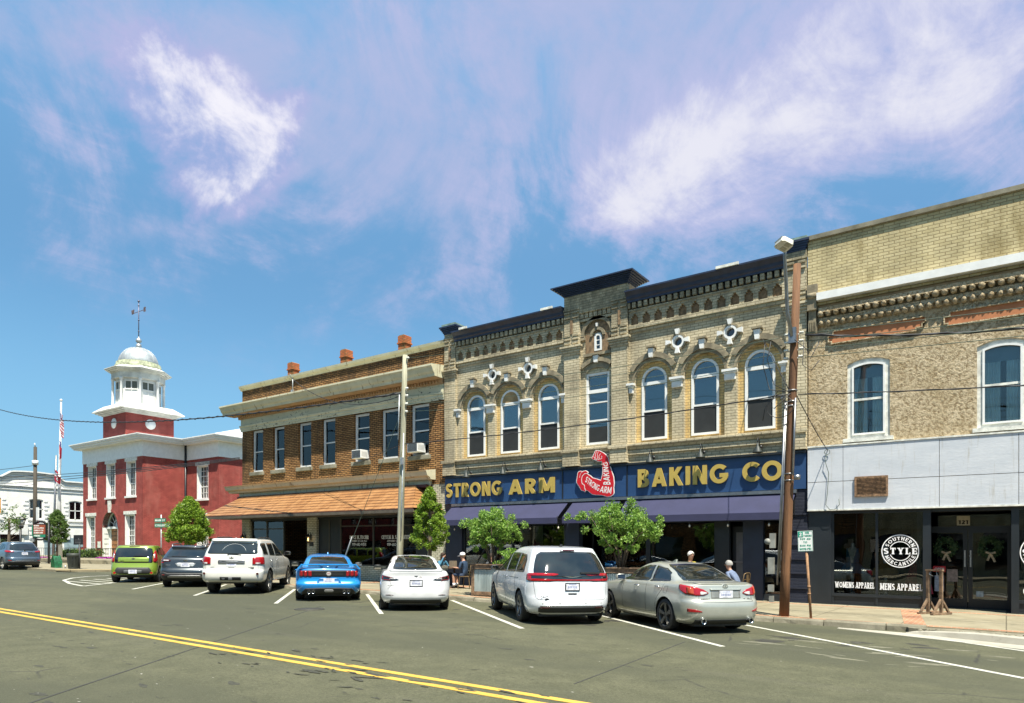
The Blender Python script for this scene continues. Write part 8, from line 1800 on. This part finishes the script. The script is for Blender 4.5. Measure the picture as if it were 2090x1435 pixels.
# --- green boxy hatchback
L = 4.14
C = dict(L=L, ro=.74, wb=2.57, rw=.335, tw=.885, paint=carpaint('lime_green_paint', (.21, .31, .035), .25, .25), spokes=5, rim=M['rim_silver'], bow=.07,
 rows=[(.26, .14, L-.18, .80, .26), (.34, .04, L-.06, .87, .28), (.48, .0, L, .895, .30), (.60, .02, L, .90, .30), (.72, .06, L-.02, .90, .29), (.86, .10, L-.1, .89, .28), (1.0, .12, L-.4, .875, .26), (1.08, .14, L-.8, .86, .25), (1.15, .17, L-1.0, .845, .24), (1.32, .25, L-1.3, .79, .23), (1.46, .33, L-1.65, .735, .22), (1.52, .36, L-1.85, .70, .22), (1.55, .42, L-2.0, .67, .2), (1.575, .8, L-2.2, .58, .2), (1.59, 1.3, L-2.5, .4, .2)],
 rear_glass=[(-.74, 1.13, 1.22), (-.68, 1.09, 1.42), (-.60, 1.08, 1.455), (0, 1.075, 1.47), (.60, 1.08, 1.455), (.68, 1.09, 1.42), (.74, 1.13, 1.22)],
 side_glass=[[(.66, 1.20, 1.32), (.80, 1.16, 1.42), (1.15, 1.14, 1.46)], [(1.22, 1.13, 1.46), (1.8, 1.11, 1.48)], [(1.88, 1.11, 1.48), (2.3, 1.09, 1.47), (2.8, 1.08, 1.28), (3.05, 1.08, 1.14)]],
 screen=(1.13, 1.50), plate=(.47,), mirror=(2.85, 1.15, 1.0), mirror_mat=M['black'], seams=[[(1.85, .36), (1.85, 1.1)], [(2.9, .36), (2.95, 1.06)]])
make_car('green_hatchback', 'lime green boxy hatchback, leftmost car parked before the brown building', 'car', (-30.15, 14.4), 143, C)
C['P']('tailgate_black', [(-.72, .86, 1.10), (-.68, .83, 1.10), (.68, .83, 1.10), (.72, .86, 1.10)], M['car_glass'], .004); C['P']('green_insert', [(-.58, .89, 1.04), (-.55, .87, 1.055), (.55, .87, 1.055), (.58, .89, 1.04)], C['paint'], .012)
C['P']('tail_light', [(.74, .88, 1.22), (.82, .84, 1.36), (.94, .86, 1.33), (1.0, .94, 1.18)], M['red_lens'], .014, both=True); C['P']('reverse_lens', [(.76, 1.04, 1.20), (.82, 1.02, 1.22)], M['clear_lens'], .02, both=True)
C['P']('lower_cladding', [(-.72, .44, .46), (-.60, .38, .64), (.60, .38, .64), (.72, .44, .46)], M['plastic'], .010); C['P']('bumper_cladding', [(-1.0, .265, .34), (1.0, .265, .34)], M['plastic'], .012); C['P']('plate_recess', [(-.34, .42, .53), (.34, .42, .53)], plain('grey_recess', (.10, .11, .11), .5), .016)
for q in (1, -1): o = oval(C, 'round_reflector', q*.70, .42, .075, .07, C['paint'], .03); mb = C['NM'](); p, n_ = C['b'].at(.42, q*.70); mb.prism(arcp(p.x, .42, .052, .048, 0, 360, 18)[:-1], p.y-.034, p.y-.028); mb.build('reflector_lens', M['red_lens'], o)
o = oval(C, 'oval_emblem', 0, 1.005, .072, .034, M['chrome'], .02); p, n_ = C['b'].at(1.005, 0); mb = C['NM'](); lettering(mb, 'KIA', -.04, .993, .08, .024, p.y-.02, .003, t=.2); mb.build('emblem_lettering', M['black'], o)
badge(C, 'SOUL', -.50, .90, .16, .03, M['black'], .02); C['P']('third_brake_light', [(-.2, 1.51, 1.53), (.2, 1.51, 1.53)], M['dark_red_lens'], .012)
mb = C['NM'](); p, n_ = C['b'].at(1.12, -.0); mb.bar(p+Vector((0, -.02, 0)), (.46, p.y-.01, 1.115), .025, .03); mb.build('wiper', M['black'], C['t']); mb = C['NM'](); mb.tube([(0, .75, 1.57), (0, .62, 1.78)], .006, 5); mb.build('roof_antenna', M['black'], C['t'])
# --- grey crossover at the left edge, parked parallel
L = 4.69
C = dict(L=L, ro=.98, wb=2.70, rw=.36, tw=.905, paint=carpaint('slate_blue_paint', (.11, .15, .19), .6, .25), spokes=5, rim=M['rim_silver'], bow=.10,
 rows=[(.30, .16, L-.2, .80, .3), (.38, .05, L-.06, .88, .32), (.52, .0, L, .915, .34), (.70, .02, L, .925, .34), (.76, .06, L-.02, .925, .33), (.90, .09, L-.1, .92, .32), (1.05, .11, L-.4, .905, .30), (1.14, .15, L-.95, .88, .29), (1.22, .22, L-1.15, .85, .28), (1.38, .40, L-1.5, .79, .26), (1.52, .56, L-1.85, .72, .25), (1.60, .60, L-2.1, .67, .24), (1.64, .65, L-2.3, .63, .22), (1.67, 1.0, L-2.5, .55, .2), (1.69, 1.6, L-2.8, .35, .2)],
 rear_glass=[(-.72, 1.20, 1.24), (-.64, 1.17, 1.48), (-.56, 1.165, 1.54), (0, 1.16, 1.56), (.56, 1.165, 1.54), (.64, 1.17, 1.48), (.72, 1.20, 1.24)],
 side_glass=[[(.86, 1.26, 1.32), (1.0, 1.24, 1.48), (1.2, 1.22, 1.53)], [(1.27, 1.21, 1.54), (2.0, 1.19, 1.58)], [(2.08, 1.18, 1.58), (2.5, 1.17, 1.55), (3.0, 1.16, 1.34), (3.25, 1.16, 1.22)]],
 screen=(1.20, 1.60), plate=(.98,), mirror=(3.1, 1.22, 1.02), seams=[[(2.04, .4), (2.04, 1.15)]], rear_seams=[[(.80, 1.10), (.72, .80), (0, .76)]])
make_car('grey_crossover', 'slate grey crossover at the left edge of the street, cut by the frame', 'car', (-48.5, 16.6-.3), 176, C)
C['P']('tail_light', [(.52, 1.07, 1.10), (.66, 1.05, 1.13), (.85, 1.05, 1.16), (1.15, 1.08, 1.17)], M['red_lens'], .016, both=True); C['P']('bumper_cladding', [(-1.0, .305, .44), (-.75, .305, .52), (.75, .305, .52), (1.0, .305, .44)], M['plastic'], .012); C['P']('silver_skid', [(-.48, .55, .575), (.48, .55, .575)], M['alu'], .02)
C['P']('bumper_reflector', [(.66, .56, .585), (.85, .56, .60)], M['red_lens'], .014, both=True); C['P']('chrome_garnish', [(-.38, 1.06, 1.085), (.38, 1.06, 1.085)], M['chrome'], .016); oval(C, 'round_emblem', 0, 1.12, .05, .045, M['chrome'], .02)
mb = C['NM'](); p, n_ = C['b'].at(1.2, 0); mb.bar(p+Vector((0, -.02, 0)), (.42, p.y-.02, 1.19), .025, .03); mb.build('wiper', M['black'], C['t'])
# --- red pickup on the cross street
t = thing('red_pickup', 'red pickup truck beyond the hedge on the cross street', 'pickup truck', (-76.5, 33.2, 1.15), rot=math.radians(96)); ORG[t.name] = Vector((0, 0, 0)); red = carpaint('red_truck_paint', (.48, .012, .02), 0, .25)
def sideprism(mb, pts, x0, x1): mb.prism(pts, x0, x1, flat=lambda a, b, d: (d, a, b))
mb = MB(); sideprism(mb, [(-2.9, .55), (2.9, .55), (2.95, .9), (2.8, 1.1), (1.6, 1.22), (.9, 1.88), (-.55, 1.92), (-.75, 1.25), (-2.85, 1.22)], -.98, .98); mb.build('body', red, t, bevel=.05)
for s_ in (-1, 1):
    mb = MB(); sideprism(mb, [(-.35, 1.28), (.35, 1.28), (.35, 1.78), (-.3, 1.80)], s_*.98, s_*.99); mb.build('side_window', M['car_glass'], t); mb = MB(); sideprism(mb, [(.42, 1.28), (1.35, 1.28), (.95, 1.78), (.42, 1.78)], s_*.98, s_*.99); mb.build('side_window', M['car_glass'], t)
    for wy in (-1.9, 1.9): wheel(t, s_*1.0, wy, .40, .26, 6, M['rim_silver'], s_)
mb = MB(); mb.box(-.85, .85, -2.8, -.8, 1.15, 1.225); mb.build('cargo_bed', M['black'], t)
mb = MB(); mb.box(-.8, .8, -.76, -.70, 1.3, 1.8); mb.build('rear_window', M['car_glass'], t)
for s_ in (-1, 1): mb = MB(); mb.box(s_*.86, s_*.985, -2.93, -2.84, .85, 1.15); mb.build('tail_light', M['red_lens'], t)
# ------------------------------------------------------------ people
def skin_mesh(name, J, E, reg, mats, parent=None, loc=(0, 0, 0), sub=2):
    """one continuous surface grown over a skeleton. J: name->(pos, radius or (rx,ry)); E: edges; reg: joint->material index by nearest bone"""
    names = list(J); me = bpy.data.meshes.new(name+'_cage'); me.from_pydata([J[n][0] for n in names], [(names.index(a), names.index(b)) for a, b in E], []); ob = bpy.data.objects.new(name+'_cage', me); COL.objects.link(ob)
    bpy.context.view_layer.objects.active = ob
    sk = ob.modifiers.new('s', 'SKIN'); sk.use_smooth_shade = True; sk.branch_smoothing = .6
    for i, n in enumerate(names):
        r = J[n][1]; v = me.skin_vertices[0].data[i]; v.radius = r if isinstance(r, tuple) else (r, r); v.use_root = (i == 0)
    ss = ob.modifiers.new('d', 'SUBSURF'); ss.levels = ss.render_levels = sub
    dg = bpy.context.evaluated_depsgraph_get(); dg.update(); m2 = bpy.data.meshes.new_from_object(ob.evaluated_get(dg)); bpy.data.objects.remove(ob); m2.name = name
    m2.materials.clear()
    for m in mats: m2.materials.append(m)
    segs = [(Vector(J[a][0]), Vector(J[b][0]), reg[(a, b)] if (a, b) in reg else 0) for a, b in E]
    for p in m2.polygons:
        c = p.center; best = (9, 0)
        for a, b, r in segs:
            ab = b-a; t = max(0, min(1, (c-a).dot(ab)/ab.length_squared)); d = (c-(a+ab*t)).length
            if d < best[0]: best = (d, r)
        p.material_index = best[1]; p.use_smooth = True
    o = bpy.data.objects.new(name, m2); COL.objects.link(o)
    return o
SKIN = plain('skin', (.45, .25, .17), .55, var=.08); HAIRS = {}
def cm(name, col): return bpy.data.materials[name] if name in bpy.data.materials else plain(name, col, .85, var=.15, scale=14, bump=.15)
def person(label, pos, face, pose, shirt, trousers, hair, extra=None, hair_len=0, sleeves='long', shorts=False, arms=None, female=False, lean=.08, shoes=(.03, .03, .03), socks=None, drop=0):
    """pose 'sit' or 'stand'; face = heading degrees; arms = ((elbow, hand) left, right) in local metres (x right, y forward)"""
    seat = (.47 if pose == 'sit' else .92)+drop; sh = .17 if female else .20
    J = {}; P = lambda n, p, r: J.__setitem__(n, (p, r))
    P('pelvis', (0, 0, seat+.05), (.15, .12)); P('waist', (0, .01, seat+.22), (.135, .105)); P('chest', (0, lean*.6, seat+.40), (.165, .115)); P('neck0', (0, lean, seat+.54), (.075, .07)); P('neck', (0, lean+.02, seat+.585), .055); P('head0', (0, lean+.04, seat+.64), (.07, .082)); P('head1', (0, lean+.045, seat+.73), (.078, .095)); P('head2', (0, lean+.03, seat+.81), (.05, .06))
    E = [('pelvis', 'waist'), ('waist', 'chest'), ('chest', 'neck0'), ('neck0', 'neck'), ('neck', 'head0'), ('head0', 'head1'), ('head1', 'head2')]; reg = {('pelvis', 'waist'): 1, ('waist', 'chest'): 1, ('chest', 'neck0'): 1}
    for s, nm in ((-1, 'l'), (1, 'r')):
        if pose == 'sit': K, A, T = (s*.12, .44, seat+.04), (s*.11, .42, .08), (s*.11, .58, .04)
        else: K, A, T = (s*.10, .03, .50), (s*.10, 0, .08), (s*.11, .14, .04)
        P('hip'+nm, (s*.10, .05, seat), .095); P('knee'+nm, K, .062); P('calf'+nm, (K[0], K[1]+(A[1]-K[1])*.3, K[2]+(A[2]-K[2])*.3), .06); P('ankle'+nm, A, .042); P('toe'+nm, T, .038)
        E += [('pelvis', 'hip'+nm), ('hip'+nm, 'knee'+nm), ('knee'+nm, 'calf'+nm), ('calf'+nm, 'ankle'+nm), ('ankle'+nm, 'toe'+nm)]; tr = 2; reg[('pelvis', 'hip'+nm)] = tr; reg[('hip'+nm, 'knee'+nm)] = tr; reg[('knee'+nm, 'calf'+nm)] = 0 if shorts else tr; reg[('calf'+nm, 'ankle'+nm)] = 0 if shorts else tr; reg[('ankle'+nm, 'toe'+nm)] = 3
        el, hdn = (arms or {}).get(nm, ((s*.26, .12, seat+.27), (s*.15, .38, seat+.30)))
        P('sh'+nm, (s*sh, lean, seat+.50), .058); P('el'+nm, el, .043); P('wr'+nm, hdn, .028)
        E += [('chest', 'sh'+nm), ('sh'+nm, 'el'+nm), ('el'+nm, 'wr'+nm)]; reg[('chest', 'sh'+nm)] = 1; reg[('sh'+nm, 'el'+nm)] = 1; reg[('el'+nm, 'wr'+nm)] = 1 if sleeves == 'long' else 0
        d = (Vector(hdn)-Vector(el)).normalized(); side = d.cross(Vector((0, 0, 1))).normalized(); up = side.cross(d); pm = Vector(hdn)+d*.05; P('palm'+nm, tuple(pm), (.036, .018)); E.append(('wr'+nm, 'palm'+nm))
        for k, (o_, Lf) in enumerate(((-.028, .062), (-.010, .074), (.010, .070), (.027, .054))):
            f1 = pm+side*o_+d*(.02+Lf*.5); f2 = f1+d*Lf*.35-up*Lf*.35; P('f%d%s' % (k, nm), tuple(f1), .009); P('g%d%s' % (k, nm), tuple(f2), .008); E += [('palm'+nm, 'f%d%s' % (k, nm)), ('f%d%s' % (k, nm), 'g%d%s' % (k, nm))]
        th = Vector(hdn)+d*.03-side*s*.04; P('th'+nm, tuple(th), .011); P('tg'+nm, tuple(th+d*.035-side*s*.008), .009); E += [('wr'+nm, 'th'+nm), ('th'+nm, 'tg'+nm)]
    ms = [SKIN, cm('cloth_%d_%d_%d' % tuple(int(c*999) for c in shirt), shirt), cm('cloth_%d_%d_%d' % tuple(int(c*999) for c in trousers), trousers), cm('shoe_%d' % int(shoes[0]*999), shoes)]
    t = thing('person', label, 'person', (*pos, sw(pos[0])), 'people sitting outside the bakery', rot=math.radians(face)-PI/2); ORG[t.name] = Vector((0, 0, 0))
    body = skin_mesh('body', J, E, reg, ms); body.parent = t; hz = seat+.715; hy = lean+.045
    mb = MB(); mb.sm = True                                   # nose, ears, eyes
    mb.lathe([(.003, hy+.125), (.013, hy+.112), (.016, hy+.085)], (0, 0, hz-.005), 8, 'y')
    for s in (-1, 1): mb.lathe([(.005, s*.09), (.02, s*.085), (.022, s*.075)], (0, hy, hz-.005), 8, 'x')
    mb.build('nose_and_ears', SKIN, t)
    mb = MB()
    for s in (-1, 1): mb.lathe([(.002, hy+.098), (.009, hy+.094), (.01, hy+.08)], (s*.032, 0, hz+.015), 8, 'y')
    mb.box(-.024, .024, hy+.085, hy+.092, hz-.058, hz-.05); mb.build('eyes_and_mouth', cm('feature_dark', (.05, .02, .015)), t)
    # hair: cap of short tufts over the skull
    mb = MB(); mb.sm = True; n, m = 20, 9; rows = []
    for i in range(m+1):
        th = PI*.60*i/m; row = []
        for k in range(n):
            a = 2*PI*k/n; fr = max(0, math.sin(a)); lim = th*(1-.42*fr**2); w = 1+.05*noise.noise(Vector((a*2, th*4, seat+pos[0]))); row.append((.094*w*math.sin(lim)*math.cos(a), hy-.008+.112*w*math.sin(lim)*math.sin(a)*1.0, hz+.018+.112*w*math.cos(lim)))
        rows.append(row)
    if hair_len:
        for e in range(1, 5): rows.append([(p[0]*(1-.02*e), min(p[1], hy+.02)-.006*e, p[2]-hair_len*e/4*(1 if math.sin(2*PI*k/n) < .45 else 0)) for k, p in enumerate(rows[m])])
    ids = [[mb.vv(p) for p in r] for r in rows]
    for i in range(len(rows)-1):
        for k in range(n): mb.face((ids[i][k], ids[i][(k+1) % n], ids[i+1][(k+1) % n], ids[i+1][k]))
    mb.build('hair', cm('hair_%d' % int(hair[0]*999), hair), t)
    if extra == 'cap':
        mb = MB(); mb.sm = True; mb.lathe([(.105, hz+.03), (.108, hz+.06), (.095, hz+.11), (.055, hz+.145), (.005, hz+.152)], (0, hy, 0), 20); mb.sm = False; mb.prism([(-.08, hy+.06), (.08, hy+.06), (.07, hy+.17), (.03, hy+.2), (-.03, hy+.2), (-.07, hy+.17)], hz+.028, hz+.036, flat=lambda a, b, d: (a, b, d-(b-hy)*.15)); mb.build('cap', cm('cap_white', (.75, .76, .78)), t)
    if extra == 'shades': mb = MB(); mb.box(-.065, .065, hy+.085, hy+.098, hz+.0, hz+.035); mb.build('sunglasses', M['black'], t)
    if socks:
        mb = MB()
        for s in (-1, 1): mb.lathe([(.045, .10), (.050, .14), (.052, .20)], (s*.11, .425, 0), 12)
        mb.build('sock', cm('sock_white', (.75, .75, .75)), t)
    return t
def cafe_table(x, y, label):
    z = sw(x); t = thing('cafe_table', label, 'table', (x, y, z), 'cafe tables outside the bakery'); mb = MB(); mb.box(x-.38, x+.38, y-.33, y+.33, z+.72, z+.75); mb.build('table_top', plain('table_wood', (.14, .075, .04), .5, var=.3, scale=6) if 'table_wood' not in bpy.data.materials else bpy.data.materials['table_wood'], t, bevel=.005)
    mb = MB(); mb.tube([(x, y, z), (x, y, z+.72)], .035, 10); mb.bar((x-.28, y, z+.02), (x+.28, y, z+.02), .05); mb.bar((x, y-.25, z+.02), (x, y+.25, z+.02), .05); mb.build('leg', M['old_wood'], t)
def cafe_chair(x, y, face, label):
    z = sw(x); t = thing('cafe_chair', label, 'chair', (x, y, z), 'cafe chairs outside the bakery', rot=math.radians(face)-PI/2); ORG[t.name] = Vector((0, 0, 0)); w_ = bpy.data.materials.get('chair_bronze') or plain('chair_bronze', (.18, .12, .06), .45, .5)
    mb = MB(); mb.box(-.2, .2, -.2, .2, .43, .46); mb.build('seat', w_, t, bevel=.01)
    for sx_ in (-1, 1):
        for sy_ in (-1, 1): mb = MB(); mb.bar((sx_*.19, sy_*.18, .43), (sx_*.23, sy_*.24, 0), .028); mb.build('leg', w_, t)
    mb = MB(); mb.tube([(-.2, -.2, .44), (-.19, -.27, .85), (-.1, -.29, .88), (.1, -.29, .88), (.19, -.27, .85), (.2, -.2, .44)], .014, 8); mb.box(-.06, .06, -.285, -.27, .46, .87); mb.bar((-.19, -.26, .7), (.19, -.26, .7), .02); mb.build('backrest', w_, t)
S_ = .52
cafe_table(-16.75, 19.55, 'small wooden cafe table between the denim shirt woman and the man in the white cap')
cafe_chair(-16.08, 19.45, 195, 'bronze cafe chair under the man in the white cap'); cafe_chair(-17.45, 19.6, -5, 'bronze cafe chair under the woman in the denim shirt'); cafe_chair(-15.75, 19.9, 200, 'empty bronze cafe chair behind the man in the white cap')
person('woman in a blue denim shirt and sunglasses sitting, drinking at the cafe table', (-17.42, 19.55), -5, 'sit', (.05, .17, .26), (.03, .04, .07), (.035, .02, .012), 'shades', .22, female=True, arms={'l': ((-.26, .14, .78), (-.12, .36, .80)), 'r': ((.25, .18, .80), (.05, .20, 1.12))})
person('man in white cap, navy shirt and shorts sitting at the cafe table', (-16.12, 19.45), 192, 'sit', (.02, .045, .09), (.022, .04, .08), (.12, .08, .05), 'cap', sleeves='short', shorts=True, socks=True)
cafe_table(-14.75, 19.75, 'second wooden cafe table behind the left metal planter')
cafe_chair(-15.3, 19.8, -10, 'bronze cafe chair under the man in the grey shirt'); cafe_chair(-14.1, 19.75, 185, 'bronze cafe chair under the man half hidden by leaves')
person('man in a dark grey shirt sitting behind the left metal planter', (-15.28, 19.8), -10, 'sit', (.05, .055, .06), (.03, .03, .04), (.03, .018, .01), female=False)
person('man in a blue shirt sitting half hidden by leaves and the minivan', (-14.12, 19.75), 182, 'sit', (.02, .07, .22), (.03, .03, .04), (.05, .03, .02))
cafe_table(-7.2, 19.5, 'cafe table between the woman in yellow and the man in light blue')
cafe_chair(-7.75, 19.75, -20, 'bronze cafe chair under the woman in the yellow top'); cafe_chair(-6.1, 19.3, 172, 'bronze cafe chair under the man in the light blue shirt')
person('white haired woman in a yellow top sitting beyond the silver sedan roof', (-7.72, 19.75), -35, 'sit', (.50, .40, .045), (.05, .05, .06), (.62, .60, .54), female=True, sleeves='short', drop=.16)
person('grey haired man in a light blue shirt leaning at a table by the grey door', (-6.08, 19.3), 172, 'sit', (.13, .17, .26), (.04, .05, .07), (.30, .29, .27), lean=.26, drop=-.08)
mb = MB(); mb.box(-17.0, -16.75, 19.55, 19.7, sw(-17)+.755, sw(-17)+1.0); tag(mb.build('menu_card', plain('brown_card', (.20, .16, .11), .8), None, org=(-16.9, 19.6, 1.1)), 'brown menu board standing on the left cafe table', 'menu')
mb = MB(); mb.box(-9.35, -9.05, YF-.14, YF-.12, 1.02, 1.32); sgn = tag(mb.build('window_notice', M['white_trim'], None, org=(-9.2, YF-.1, 1.2)), 'small white notice with red letters behind the right planter tree', 'notice')
mb = MB(); lettering(mb, 'LIVE', -9.3, 1.08, .2, .07, YF-.141, .003, t=.22); mb.build('notice_lettering', M['red_lens'], sgn)
